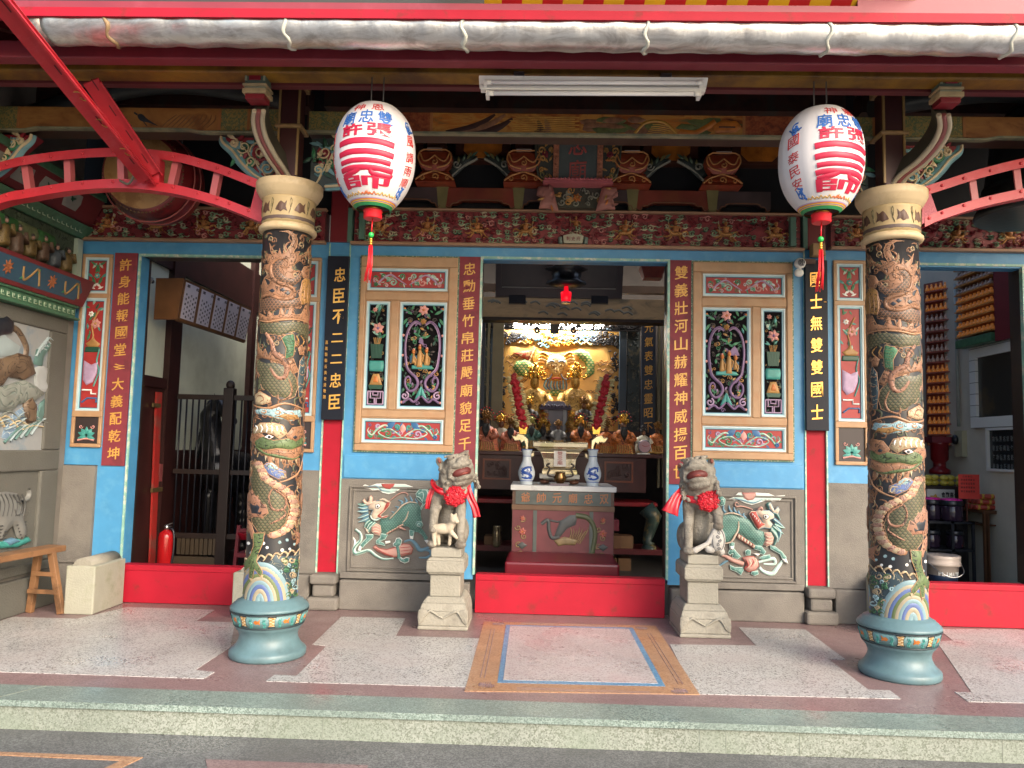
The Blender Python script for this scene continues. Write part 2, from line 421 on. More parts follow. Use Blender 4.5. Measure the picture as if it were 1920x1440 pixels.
T_GREEN=terrazzo('green_terrazzo',(.175,.23,.20),(.26,.32,.285),(.115,.15,.13),170,.55,.28,stain=(.13,.165,.145))
T_RISER=terrazzo('riser_terrazzo',(.20,.222,.185),(.27,.29,.25),(.135,.15,.115),150,.5,.5,stain=(.17,.205,.155))
T_GREY=terrazzo('grey_terrazzo',(.098,.102,.102),(.17,.17,.168),(.06,.06,.063),150,.55,.35,stain=(.10,.10,.092))
T_ORANGE=terrazzo('orange_terrazzo',(.33,.185,.10),(.39,.235,.135),(.24,.12,.065),120,.4,.35,stain=(.27,.16,.10))
T_BLUE=terrazzo('blue_terrazzo',(.09,.22,.36),(.14,.28,.40),(.06,.14,.26),120,.4,.35)
g=MB();g.box(-120,120,-160,160,-.5,-.148)
struct(g.build('courtyard_ground',T_GREY))
f=MB();f.box(-4.35,4.35,-2.13,7.5,-.147,0)
f.m=1;f.box(-4.35,4.35,-2.367,-2.13,-.03,.001)
f.m=2;f.box(-4.35,4.35,-2.352,-2.14,-.147,-.03)
fl=f.build('porch_floor',[T_PINK,T_GREEN,T_RISER]);struct(fl)
JOINT=mat('dark_joint',(.20,.22,.18),.8)
j=MB()
for px,wd in((60,.006),(366,.004),(500,.004),(604,.003),(940,.003),(1037,.003),(1313,.004),(1362,.003),(1500,.003),(1880,.004)):
 X=at(px,1370,-2.36).x;j.box(X,X+wd,-2.3535,-2.352,-.145,-.032)
for px in(5,):
 a=atz(px,1300,.001);j.hexa([(a.x,-2.36,0),(a.x+.006,-2.36,0),(a.x+.136,-2.132,0),(a.x+.13,-2.132,0),(a.x,-2.36,.0022),(a.x+.006,-2.36,.0022),(a.x+.136,-2.132,.0022),(a.x+.13,-2.132,.0022)])
struct(j.build('floor_joint',JOINT))
def inlay(name,polys,M,z0=.0,z1=.003):
 b=MB()
 for p in polys:b.prism(p,ground(0),z0,z1)
 return struct(b.build(name,M))
def pz(l,z=0):return[tuple(atz(x,y,z)[:2])for x,y in l]
inlay('white_inlay',[[(-4.1,-1.92)]+pz([(383,1273),(402,1261),(366,1257),(432,1214),(440,1168),(366,1165),(403,1144),(240,1139)])+[(-3.62,-.62),(-4.1,-.62)],pz([(640,1157),(760,1160),(742,1193),(905,1198),(880,1289),(498,1278),(515,1266),(556,1268),(612,1212),(586,1209)]),pz([(1385,1177),(1510,1181),(1585,1237),(1553,1236),(1628,1294),(1668,1295),(1690,1311),(1303,1302),(1256,1209),(1418,1211)]),pz([(1760,1180),(1900,1180)])+[(4.1,-.35),(4.1,-1.86)]+pz([(1815,1316),(1790,1298),(1822,1299),(1756,1203),(1787,1202)])],T_WHITE)
inlay('orange_inlay',[[(-.66,-2.0),(.62,-1.93),(.64,-.3),(-.66,-.33)]],T_ORANGE,.0,.0045)
inlay('blue_inlay',[[(-.49,-1.84),(.455,-1.81),(.455,-.39),(-.49,-.42)]],T_BLUE,.003,.006)
inlay('white_centre_inlay',[[(-.458,-1.79),(.42,-1.765),(.42,-.44),(-.458,-.46)]],terrazzo('pale_pink_terrazzo',(.37,.345,.335),(.45,.425,.415),(.20,.155,.155),130,.36,.3,stain=(.38,.29,.28)),.005,.0075)
fr=MB()
def fret(cx,cy,s,fx,fy):
 for k in range(4):
  a=s*(1-k*.24)
  p=[(cx-a*fx,cy+a*fy*.2),(cx-a*fx,cy-a*fy),(cx+a*fx*.2,cy-a*fy),(cx+a*fx*.2,cy-a*.4*fy)]
  fr.ribbon(p,ground(0),.006,.0015,.0047)
for sx in(-1,1):
 for sy in(-1,1):
  fret(-.015+sx*.565,-1.14+sy*.79,.06,sx,sy)
  fret(-.015+sx*.50,-1.14+sy*.79,.05,-sx,sy);fret(-.015+sx*.565,-1.14+sy*.70,.05,sx,-sy)
 for d in(-.012,.012):fr.ribbon([(-.015+sx*.565+d,-1.14-.62),(-.015+sx*.565+d,-1.14+.58)],ground(0),.006,.0015,.0047)
for sy in(-1,1):
 for d in(-.012,.012):fr.ribbon([(-.38,-1.14+sy*.79+d),(.35,-1.14+sy*.79+d)],ground(0),.006,.0015,.0047)
struct(fr.build('fret_inlay',T_PINK))
inlay('courtyard_orange_inlay',[[(-5,-2.627)]+pz([(0,1411),(268,1421),(215,1446)],-.148)+[(-2.3,-2.9),(-2.4,-2.9),]+pz([(185,1446),(228,1427)],-.148)+[(-2.9,-2.665),(-5,-2.665)]],T_ORANGE,-.15,-.144)
inlay('courtyard_pink_inlay',[pz([(385,1425),(690,1436)],-.148)+[(-1.0,-3.2),(-1.5,-3.2)]],T_PINK,-.15,-.1445)
FW=thing('temple_front_wall','blue painted temple front with carved windows, three doorways and grey stone base','wall',(0,0,0))
LINZ=2.875
bw=MB()
bw.box(-4.25,4.25,0,.13,LINZ,3.0)
for s in(-1,1):
 bw.box(s*.78,s*1.882,.002,.13,1.04,LINZ)
 bw.box(s*.78,s*.97,.002,.13,.26,1.04)
 bw.box(s*2.044,s*2.575,.002,.13,1.10,LINZ)
 bw.box(s*3.64,s*4.25,.002,.13,1.10,LINZ)
 bw.box(s*3.64,s*3.90,.002,.13,.0,1.10)
bw.build('blue_frame',BLUE,FW)
for s in(-1,1):
 b=MB();b.box(s*.97,s*1.86,-.012,.01,1.045,1.235);b.build('blue_sill',BLUE,FW,bevel=.008)
 b=MB();b.box(s*1.885,s*2.042,.012,.12,.285,3.0);b.build('red_post',RED,FW,label='bright red strip below the black couplet board')
 b=MB()
 for x in(1.872,2.043):b.box(s*x,s*(x+.011),-.008,.05,.27,2.99)
 b.build('green_bead',MINT,FW)
 d=MB();d.box(s*.97,s*1.872,0,.13,.27,1.04);d.box(s*2.055,s*2.575,-.002,.13,.27,1.10)
 d.box(s*3.90,s*4.25,-.03,.13,.31,1.095)
 d.box(s*1.885,s*2.042,0.02,.13,0,.285);d.box(s*3.902,s*4.248,-.015,.13,0,.31)
 d.build('stone_base',STONE,FW)
 p=MB();p.box(s*.80,s*1.845,-.05,.1,.0,.235);p.box(s*2.09,s*2.57,-.04,.1,.0,.265);p.build('plinth',STONE,FW,bevel=.012)
 p=MB()
 p.box(s*1.86,s*2.075,-.10,.05,.20,.28);p.box(s*1.84,s*2.09,-.11,.05,0,.10);p.box(s*1.88,s*2.055,-.08,.05,.1,.2)
 p.build('post_plinth',STONE,FW,bevel=.02)
 fr_=MB()
 x0,x1,z0,z1=1.0,1.80,.30,.985
 for k,(i,dd)in enumerate(((0,.018),(.028,.010))):
  w_=.016
  a0,a1,c0,c1=x0+i,x1-i,z0+i,z1-i
  fr_.box(s*a0,s*a1,-dd,.002,c1-w_,c1);fr_.box(s*a0,s*a1,-dd,.002,c0,c0+w_)
  fr_.box(s*a0,s*(a0+w_),-dd,.002,c0+w_,c1-w_);fr_.box(s*(a1-w_),s*a1,-dd,.002,c0+w_,c1-w_)
 fr_.box(s*.95,s*1.85,-.03,.002,.245,.295)
 fr_.build('stone_moulding',STONE,FW,bevel=.006)
def trim(x0,x1,z0,z1,w=.018,t=.012,name='opening_trim',M=MINT):
 b=MB()
 b.box(x0,x0+w,-t,.03,z0,z1);b.box(x1-w,x1,-t,.03,z0,z1);b.box(x0,x1,-t-.001,.031,z1-w,z1);b.build(name,M,FW)
 b=MB();b.box(x0+.001,x0+w*.8,.032,.18,z0,z1-w);b.box(x1-w*.8,x1-.001,.032,.18,z0,z1-w);b.box(x0,x1,.033,.18,z1-w*.8,z1-.001);b.build('door_reveal',DARK,FW)
trim(-.782,.782,.30,2.90);trim(2.565,3.65,.33,2.905);trim(-3.66,-2.565,.31,2.875)
def threshold(x0,x1,h):
 b=MB();b.box(x0,x1,-.02,.09,.003,h);b.box(x0,x1,-.026,-.018,h-.045,h-.002)
 b.build('threshold',RED,FW,bevel=.006)
threshold(-.755,.755,.305);threshold(2.58,3.64,.335);threshold(-3.66,-2.58,.305)
def couplet(x0,x1,z0,z1,txt,ch,label):
 b=MB();b.box(x0,x1,-.010,.004,z0,z1)
 o=b.build('couplet_panel',MAROON,FW,label=label)
 t=MB();column_text(t,txt,flat(-.010),(x0+x1)/2,z1-.03,z0+.03,ch*.84,ch*.86,th=.003,bold=.010,slant=.12)
 t.build('gold_lettering',GOLD,o)
couplet(-.962,-.783,1.10,2.895,'忠勳垂竹帛莊嚴廟貌足千秋',.118,'maroon couplet strip beginning with 忠 beside the middle doorway')
couplet(.783,.965,1.06,2.895,'雙義壯河山赫耀神威揚百世',.128,'maroon couplet strip beginning with 雙 beside the middle doorway')
couplet(-3.865,-3.672,1.098,2.88,'許身能報國堂〻大義配乾坤',.118,'maroon couplet strip beginning with 許 at the left doorway')
couplet(-2.56,-2.40,1.098,2.88,'雙忠昭日月正氣貫千秋萬古',.118,'maroon couplet strip behind the left dragon column')
couplet(2.40,2.56,1.098,2.90,'雙忠昭日月正氣貫千秋萬古',.118,'maroon couplet strip behind the right dragon column')
couplet(3.672,3.865,1.098,2.90,'萬古忠心昭日月千秋義氣壯',.118,'maroon couplet strip at the far right doorway')
def leaf(b,u,v,L,a,surf,h=.006,base=0.,wdt=.32,step=None):
 pts=[]
 for t,k in((0,0),(.18,.6),(.42,1),(.7,.72),(1,0),(.7,-.72),(.42,-1),(.18,-.6)):
  x=t*L;y=k*wdt*L*.5;pts.append((u+x*math.cos(a)-y*math.sin(a),v+x*math.sin(a)+y*math.cos(a)))
 b.relief(pts,surf,h,L*.12,base,step or L*.3)
def flower(b,u,v,r,surf,mpet,mcen,h=.008,base=0.,n=6):
 b.m=mpet
 for k in range(n):
  leaf(b,u,v,r,2*math.pi*k/n+.3,surf,h,base,.75)
 b.m=mcen
 b.relief([(u+r*.3*math.cos(2*math.pi*k/8),v+r*.3*math.sin(2*math.pi*k/8))for k in range(8)],surf,h*1.5,r*.2,base,r*.25)
def thicket(b,x0,x1,z0,z1,surf,ms,n,seed,r0=.012,r1=.026,h=.008):
 """dense background of small curls and leaves"""
 rn=random.Random(seed)
 for k in range(n):
  b.m=rn.choice(ms);r=rn.uniform(r0,r1);u=rn.uniform(x0+r,x1-r);v=rn.uniform(z0+r,z1-r)
  if k%2:b.ribbon(catmull(spiral(u,v,r,1.3,rn.uniform(0,6.3),rn.choice((-1,1)),8),2),surf,r*.42,h,0,(.5,.6))
  else:leaf(b,u,v,r*2,rn.uniform(0,6.3),surf,h,0,.45,r*.8)
def vine(b,x0,x1,z0,z1,surf,mats_,seed=0,base=0.,dens=1.):
 """scrolling leaf-and-tendril pattern, mirrored about the middle"""
 rn=random.Random(seed);cx=(x0+x1)/2;cz=(z0+z1)/2;W=x1-x0;H=z1-z0
 thicket(b,x0,x1,z0,z1,surf,mats_[1:],26,seed+1,.012,.022,.005)
 for s in(-1,1):
  U=lambda t:cx+s*t*W
  main=catmull([(U(.02),cz-.30*H),(U(.13),cz+.02*H),(U(.24),cz+.32*H),(U(.35),cz+.05*H),(U(.41),cz-.25*H),(U(.47),cz-.02*H),(U(.45),cz+.18*H)],7)
  b.m=mats_[0];b.ribbon(main,surf,.10*H+.004,.009,base,(.5,.2))
  for(t,q,r,d)in((.20,-.16,.24,1),(.34,.22,.17,-1),(.08,.22,.19,-1),(.43,-.3,.13,1),(.27,.05,.12,1)):
   b.m=mats_[1+rn.randrange(len(mats_)-1)]
   b.ribbon(catmull(spiral(U(t),cz+q*H,r*H,1.4,rn.uniform(0,6),d*s,12),2),surf,.09*H+.004,.009,base,(.4,.6))
  for k in range(13):
   b.m=mats_[1+rn.randrange(len(mats_)-1)]
   leaf(b,U(rn.uniform(.03,.45)),cz+rn.uniform(-.36,.36)*H,rn.uniform(.2,.34)*H,rn.uniform(0,6.28),surf,.006,base)
P_RED=mat('carved_red',(.30,.022,.02),.5,var=.2,vscale=14)
P_DARK=mat('carving_black',(.006,.005,.006),.9,spec=.1)
WBL=mat('pale_blue_border',(.48,.56,.57),.5,var=.12,vscale=14)
DBL=mat('dark_blue_border',(.02,.085,.14),.5)
def framed(parent,x0,x1,z0,z1,ground_mat,name='carved_panel',d=.014,border=True,mats_extra=()):
 """pale and dark blue stepped border with a sunk ground; returns (builder, inner rect, surface, base)"""
 x0,x1=sorted((x0,x1))
 b=MB();Y=-d
 for k,(i,w_,y0,mi)in enumerate(((0,.012,.006,1),(.012,.010,-.002,2),(.022,.006,-.008,3))):
  b.m=mi
  b.box(x0+i,x1-i,Y-y0,Y+.02,z1-i-w_,z1-i);b.box(x0+i,x1-i,Y-y0,Y+.02,z0+i,z0+i+w_)
  b.box(x0+i,x0+i+w_,Y-y0+.0005,Y+.02,z0+i+w_,z1-i-w_);b.box(x1-i-w_,x1-i,Y-y0+.0005,Y+.02,z0+i+w_,z1-i-w_)
 b.m=0;i=.026;b.box(x0+i,x1-i,Y+.012,Y+.02,z0+i,z1-i)
 return b,(x0+i,x1-i,z0+i,z1-i),flat(Y+.012)
PM=[P_RED,WBL,LBLUE,DBL,GREEN,LILAC,PINK,TEAL,PURPLE,OCHRE,WHITE,PBLUE,ORANGE,MINT,DGREEN,mat('carving_dark_brown',(.06,.045,.04),.55,var=.3)]  # last entry: dark brown for the filler curls and leaves behind the carving
PMD=[P_DARK]+PM[1:]
def window(s):
 """one carved window; s = -1 left of the doorway, +1 right"""
 wn=MB()
 X=lambda o:s*(1.774-o)
 Z=lambda d:2.881-d
 W,H=.806,1.61
 fr=MB()
 def rail(o0,o1,d0,d1,t):fr.box(X(o0),X(o1),-t,.01,Z(d1),Z(d0))
 rail(0,W,0,.085,.030);rail(0,W,1.555,H,.030);rail(0,.045,.085,1.555,.0301);rail(.735,W,.085,1.555,.0301)
 rail(.045,.735,.295,.365,.024);rail(.045,.735,1.275,1.335,.024);rail(.262,.325,.365,1.275,.0235)
 o=fr.build('window',TAN,FW,label='tan timber window left of the middle doorway' if s<0 else 'tan timber window right of the middle doorway',bevel=.007)
 b=MB()
 for(a,c,d0,d1)in((0,W,-.012,.002),(0,W,H-.002,H+.012)):b.box(X(a-.01),X(c+.01),-.016,.01,Z(d1),Z(d0))
 for(a,c)in((-.012,.002),(W-.002,W+.012)):b.box(X(a),X(c),-.0161,.01,Z(H),Z(0))
 b.build('green_bead',mat('green_rope',(.06,.14,.085),.5,var=.5,vscale=120,col2=(.35,.36,.26),c2scale=90),o)
 b=MB()
 for(a,c,d0,d1)in((.045,.735,.085,.295),(.045,.262,.365,1.275),(.325,.735,.365,1.275),(.045,.735,1.335,1.555)):
  t=.010
  b.box(X(a),X(c),-.021,.008,Z(d0+t),Z(d0));b.box(X(a),X(c),-.021,.008,Z(d1),Z(d1-t))
  b.box(X(a),X(a+t),-.0208,.008,Z(d1-t),Z(d0+t));b.box(X(c-t),X(c),-.0208,.008,Z(d1-t),Z(d0+t))
 b.build('inner_moulding',TAN,o,bevel=.004)
 for d0,d1,sd in((.097,.283,3),(1.347,1.543,8)):
  p,r,sf=framed(o,X(.057),X(.723),Z(d1),Z(d0),P_RED)
  vine(p,*r,sf,[5,1,13,6,4]if sd==3 else[13,4,11,5,7],sd*7)
  if sd==8:
   cx=(r[0]+r[1])/2;cz=(r[2]+r[3])/2;H_=r[3]-r[2]
   p.m=13
   for q in(-1,1):p.ribbon(catmull([(cx,cz-.36*H_),(cx+q*.12,cz-.40*H_),(cx+q*.2,cz-.1*H_),(cx+q*.12,cz+.12*H_),(cx+q*.05,cz-.1*H_),(cx+q*.015,cz-.3*H_)],6),sf,.011,.009)
   p.m=6;leaf(p,cx,cz-.1*H_,.075,math.pi/2,sf,.012,0,.7)
   p.m=11
   for q in(-1,1):leaf(p,cx+q*.14,cz+.1*H_,.10,math.pi/2+q*.9,sf,.010,0,.55)
  p.build('red_carved_panel',PM,o)
 p,r,sf=framed(o,X(.337),X(.723),Z(1.263),Z(.377),P_DARK)
 cx=(r[0]+r[1])/2;hw=(r[1]-r[0])/2;zt,zb=r[3],r[2];HH=zt-zb
 V=lambda t:zt-t*HH
 thicket(p,r[0],r[1],r[2],r[3],sf,(14,14,4,8,15,15,9),170,40,.012,.024,.009)
 for q in(-1,1):
  U=lambda t:cx+q*t*hw
  p.m=8;p.ribbon(catmull([(U(.10),V(.19)),(U(.35),V(.16)),(U(.62),V(.20)),(U(.80),V(.29)),(U(.86),V(.42)),(U(.80),V(.55)),(U(.72),V(.63)),(U(.50),V(.68)),(U(.28),V(.72)),(U(.18),V(.78)),(U(.34),V(.84)),(U(.60),V(.85)),(U(.78),V(.80)),(U(.80),V(.74)),(U(.66),V(.71)),(U(.54),V(.745)),(U(.58),V(.785))],6),sf,.026,.018,0,(.6,.5))
  p.m=5;p.ribbon(catmull([(U(.12),V(.20)),(U(.36),V(.175)),(U(.60),V(.215)),(U(.77),V(.30)),(U(.83),V(.42)),(U(.77),V(.55)),(U(.68),V(.63)),(U(.46),V(.68))],6),sf,.008,.022)
  p.m=5;p.ribbon(catmull(spiral(U(.80),V(.90),.034,1.3,1.2,q,12),2),sf,.015,.016)
  p.m=8;p.ribbon(catmull([(U(.05),V(.90)),(U(.35),V(.96)),(U(.6),V(.93)),(U(.9),V(.97))],6),sf,.02,.014)
  p.m=14
  for(t,v,L,a)in((.55,.09,.075,.5),(.8,.13,.07,-1),(.35,.12,.06,2.4),(.6,.05,.06,2.0),(.82,.05,.06,.3),(.85,.22,.05,1.9),(.90,.66,.05,1),(.72,.77,.05,4),(.42,.90,.06,2),(.88,.82,.05,5)):
   p.m=random.Random(int(t*99+v*77)).choice((4,7,14,4));leaf(p,U(t),V(v),L,a if q>0 else math.pi-a,sf,.012)
  p.m=7;p.relief([(U(0),V(.80)),(U(.16),V(.86)),(U(.30),V(.93)),(U(.14),V(.92)),(U(0),V(.89))],sf,.014,.012)
  for t,v in((.95,.035),(.95,.965),(.97,.30),(.97,.5)):
   p.m=12 if v<.1 else 6;p.relief([(U(t)+.012*math.cos(k),V(v)+.012*math.sin(k))for k in range(6)],sf,.010,.008)
 p.m=6
 flower(p,cx,V(.045),.045,sf,6,0 if False else 12,.014);flower(p,cx,V(.16),.028,sf,9,12,.02)
 k=-s
 p.m=4;
 for(t,v,L,a)in((-.25*k,.34,.07,.4),(-.35*k,.36,.06,2.5),(-.1*k,.31,.07,2.7),(.05*k,.33,.06,.5),(-.2*k,.29,.05,1.5)):leaf(p,cx+t*hw,V(v),L,a,sf,.016)
 p.m=8;p.prism([(cx+hw*(.10),V(.44)),(cx+hw*.62,V(.44)),(cx+hw*.52,V(.38)),(cx+hw*.38,V(.345)),(cx+hw*.22,V(.38))]if s>0 else[(cx-hw*.20,V(.37)),(cx+hw*.05,V(.40)),(cx+hw*.02,V(.34)),(cx-hw*.12,V(.32))],sf,0,.016)
 p.m=3;p.relief([(cx+k*-.6*hw,V(.58)),(cx-k*.62*hw,V(.50)),(cx-k*.1*hw,V(.50)),(cx-k*.1*hw,V(.58))],sf,.010,.01)
 p.m=7;p.relief([(cx-.5*hw,V(.60)),(cx-.5*hw,V(.635)),(cx+.5*hw,V(.635)),(cx+.5*hw,V(.60)),(cx,V(.585))],sf,.012,.01)
 for(t,v0,v1,ww)in((-.12*s*-1,.40,.62,.15),(.22*s*-1,.43,.60,.12),(-.42*s*-1,.44,.58,.10)):
  p.m=9
  p.relief([(cx+(t-ww)*hw,V(v1)),(cx+(t+ww)*hw,V(v1)),(cx+(t+ww*.75)*hw,V(v0+.08)),(cx+(t+ww*.35)*hw,V(v0+.04)),(cx+(t-ww*.35)*hw,V(v0+.04)),(cx+(t-ww*.8)*hw,V(v0+.1))],sf,.024,.02)
  p.m=12;p.ell(sf(cx+t*hw,V(v0+.025),.02),(.015,.012,.019),8,6)
  p.m=9;p.ribbon([(cx+(t-ww*.2)*hw,V(v0+.06)),(cx+(t+ww*1.3)*hw,V(v0+.10)),(cx+(t+ww*.9)*hw,V(v0+.16))],sf,.016,.024)
  p.m=6;p.relief([(cx+t*hw-.012,V(v0+.01)),(cx+t*hw+.012,V(v0+.01)),(cx+t*hw+.008,V(v0-.01)),(cx+t*hw-.008,V(v0-.01))],sf,.03,.01)
 p.build('openwork_panel',PMD,o)
 p,r,sf=framed(o,X(.057),X(.25),Z(1.263),Z(.377),P_DARK)
 cx=(r[0]+r[1])/2;hw=(r[1]-r[0])/2;zt,zb=r[3],r[2];HH=zt-zb
 thicket(p,r[0],r[1],r[2],r[3],sf,(14,14,15,15,9),60,41,.010,.018,.007)
 rn=random.Random(4+s)
 for k in range(16):
  p.m=rn.choice((4,7,4,14,13));leaf(p,cx+rn.uniform(-.45,.45)*hw,V(rn.uniform(.04,.34)),rn.uniform(.045,.075),rn.uniform(.2,2.9),sf,.013)
 p.m=14;p.ribbon(catmull([(cx,V(.38)),(cx+.2*hw,V(.25)),(cx-.2*hw,V(.15)),(cx+.3*hw,V(.05))],5),sf,.010,.012)
 flower(p,cx+.05*hw,V(.235),.050,sf,6,8,.020);flower(p,cx-.4*hw,V(.05),.022,sf,6,12,.014)
 p.m=9;
 for k in range(5):p.ribbon([(cx+(k-2)*.12*hw,V(.40)),(cx+(k-2)*.22*hw,V(.33))],sf,.008,.012)
 p.m=3;
 p.m=14
 for k in range(8):
  a=-.75+k*1.5/8;c=a+1.5/8
  p.prism([(cx+a*hw*.8,V(.535)),(cx+(c-.03)*hw*.8,V(.535)),(cx+(c-.03)*hw,V(.395)),(cx+a*hw,V(.395))],sf,0,.018)
 p.m=7;p.relief([(cx-.8*hw,V(.56)),(cx-.9*hw,V(.60)),(cx-.8*hw,V(.665)),(cx+.8*hw,V(.665)),(cx+.9*hw,V(.60)),(cx+.8*hw,V(.56))],sf,.020,.012)
 p.m=9;p.relief([(cx-.35*hw,V(.69)),(cx-.75*hw,V(.80)),(cx+.75*hw,V(.80)),(cx+.35*hw,V(.69))],sf,.016,.012)
 p.m=12;p.relief([(cx-.2*hw,V(.71)),(cx-.4*hw,V(.78)),(cx+.4*hw,V(.78)),(cx+.2*hw,V(.71))],sf,.020,.012)
 p.m=14;p.prism([(cx-.85*hw,V(.80)),(cx+.85*hw,V(.80)),(cx+.7*hw,V(.84)),(cx-.7*hw,V(.84))],sf,0,.018)
 p.m=5
 for pts in(((-.9,.865),(.9,.865)),((-.9,.99),(.9,.99)),((-.9,.865),(-.9,.99)),((.9,.865),(.9,.99)),((-.6,.865),(-.6,.93),(-.1,.93),(-.1,.99)),((.6,.865),(.6,.93),(.1,.93),(.1,.99)),((-.3,.865),(-.3,.90),(.3,.90),(.3,.865))):
  p.ribbon([(cx+a*hw,V(c))for a,c in pts],sf,.012,.012)
 p.build('vase_panel',PMD,o)
window(-1);window(1)
def slim(x0,x1,zt,label):
 b=MB();H=zt-1.245
 fx0,fx1=x0,x1
 d=.022
 R1,R2=zt-.355,zt-1.34
 b.box(fx0,fx1,-d,.01,zt-.03,zt);b.box(fx0,fx1,-d,.01,R1-.02,R1+.02);b.box(fx0,fx1,-d,.01,R2-.03,R2+.02);b.box(fx0,fx1,-d,.01,1.245,1.275)
 for a,c in((fx0,fx0+.028),(fx1-.028,fx1)):
  b.box(a,c,-d+.0004,.01,1.275,R2-.03);b.box(a,c,-d+.0004,.01,R2+.02,R1-.02);b.box(a,c,-d+.0004,.01,R1+.02,zt-.03)
 o=b.build('slim_panel',TAN,FW,label=label,bevel=.006)
 i=.028
 p,r,sf=framed(o,fx0+i,fx1-i,R1+.02,zt-.03,P_RED)
 cx=(r[0]+r[1])/2;w=r[1]-r[0];h=r[3]-r[2]
 for q in(-1,1):
  for(t,v,L,a,mm)in((.1,.2,.08,1.2,4),(.25,.45,.07,.6,7),(.1,.6,.08,1.9,4),(.3,.75,.06,2.2,13),(.1,.85,.06,.6,4),(.25,.12,.06,2.5,10),(.08,.06,.05,.4,10)):
   p.m=mm;leaf(p,cx+q*t*w,r[2]+v*h,L,a if q>0 else math.pi-a,sf,.010)
 flower(p,cx,r[2]+.5*h,.028,sf,7,6);p.build('small_red_panel',PM,o)
 p,r,sf=framed(o,fx0+i,fx1-i,R2+.02,R1-.02,P_RED)
 cx=(r[0]+r[1])/2;w=r[1]-r[0];h=r[3]-r[2];V=lambda t:r[2]+t*h
 rn=random.Random(int(x0*10))
 for k in range(12):
  p.m=rn.choice((4,7,14,13));leaf(p,cx+rn.uniform(-.4,.4)*w,V(rn.uniform(.6,.97)),rn.uniform(.04,.07),rn.uniform(.2,2.9),sf,.010)
 p.m=9;p.ribbon(catmull([(cx-.3*w,V(.60)),(cx,V(.66)),(cx-.1*w,V(.78)),(cx+.25*w,V(.92))],5),sf,.012,.011)
 flower(p,cx+.1*w,V(.79),.045,sf,6,9,.012);flower(p,cx-.2*w,V(.88),.026,sf,10,9,.010)
 p.m=9;p.relief([(cx-.4*w,V(.60)),(cx-.25*w,V(.57)),(cx+.3*w,V(.57)),(cx+.42*w,V(.60)),(cx+.15*w,V(.63)),(cx,V(.67)),(cx-.15*w,V(.63))],sf,.012,.01)
 p.m=14;p.relief([(cx-.45*w,V(.52)),(cx+.4*w,V(.52)),(cx+.45*w,V(.57)),(cx-.4*w,V(.57))],sf,.010,.008)
 p.m=5;p.relief([(cx-.42*w,V(.44)),(cx-.42*w,V(.26)),(cx-.2*w,V(.21)),(cx+.15*w,V(.24)),(cx+.36*w,V(.33)),(cx+.38*w,V(.43)),(cx,V(.40))],sf,.016,.02)
 p.m=7;p.ribbon(catmull([(cx+.42*w,V(.55)),(cx+.3*w,V(.44)),(cx+.44*w,V(.34)),(cx+.2*w,V(.2))],5),sf,.012,.010)
 p.m=10;p.ribbon([(cx-.42*w,V(.165)),(cx+.1*w,V(.165)),(cx+.1*w,V(.13)),(cx+.42*w,V(.13))],sf,.014,.012)
 p.m=11;p.ribbon([(cx-.4*w,V(.05)),(cx-.1*w,V(.09)),(cx+.42*w,V(.09)),(cx+.42*w,V(.05))],sf,.014,.012)
 p.build('tall_red_panel',PM,o)
 b=MB();b.box(fx0+i,fx1-i,-.006,.012,1.275,R2-.03);b.build('dark_ground',mat('brown_black',(.028,.018,.017),.5),o)
 p=MB();sf=flat(-.006);cx=(fx0+fx1)/2;cz=1.36
 p.m=0
 for a in(.35,.9,1.57,2.24,2.79):leaf(p,cx,cz-.02,.075,a,sf,.012,0,.5)
 for q in(-1,1):leaf(p,cx,cz-.03,.075,math.pi/2-q*1.75,sf,.010,0,.45)
 p.m=1;p.ribbon([(cx-.07,cz-.058),(cx-.02,cz-.045),(cx+.02,cz-.045),(cx+.07,cz-.058)],sf,.016,.008)
 for q in(-1,1):p.ribbon(catmull(spiral(cx+q*.05,cz+.055,.018,1.1,math.pi*(q>0),q,8),2),sf,.006,.005)
 p.build('lotus_leaf',[TEAL,PINK],o)
slim(-4.135,-3.88,2.865,'narrow carved panel left of the left doorway')
slim(-2.375,-2.11,2.865,'narrow carved panel behind the left column')
slim(2.11,2.375,2.915,'narrow carved panel behind the right column')
slim(3.88,4.135,2.905,'narrow carved panel right of the right doorway')
COLX,COLY,CR=1.945,-1.40,.157
def col_r(z):return .160-.007*max(0,min(1,(z-.3)/2.4))
def col_surf(u,v,h):
 t=u/CR;r=col_r(v)+h*.6
 return Vector((-COLX+r*math.sin(t),COLY-r*math.cos(t),v))
def on_col(px,py):
 d=ray(px,py);ox,oy=CP[0]+COLX,CP[1]-COLY
 a=d.x**2+d.y**2;b=ox*d.x+oy*d.y;c=ox*ox+oy*oy-CR*CR
 D=b*b-a*c
 t=(-b-math.sqrt(D))/a if D>0 else-b/a
 p=CPV+d*t;x,y=p.x+COLX,p.y-COLY
 return(CR*math.atan2(x,-y),p.z)
def cu_(l):return[on_col(460+x/3.347,330+y/3.347)for x,y in l]
def cl_(l):return[on_col(430+x/2.882,760+y/2.882)for x,y in l]
SC_GREEN=scales('green_scales',(.075,.085,.04),(.13,.10,.055),(.018,.02,.013),.026)
SC_BROWN=scales('brown_scales',(.035,.03,.022),(.11,.06,.035),(.26,.12,.06),.024)
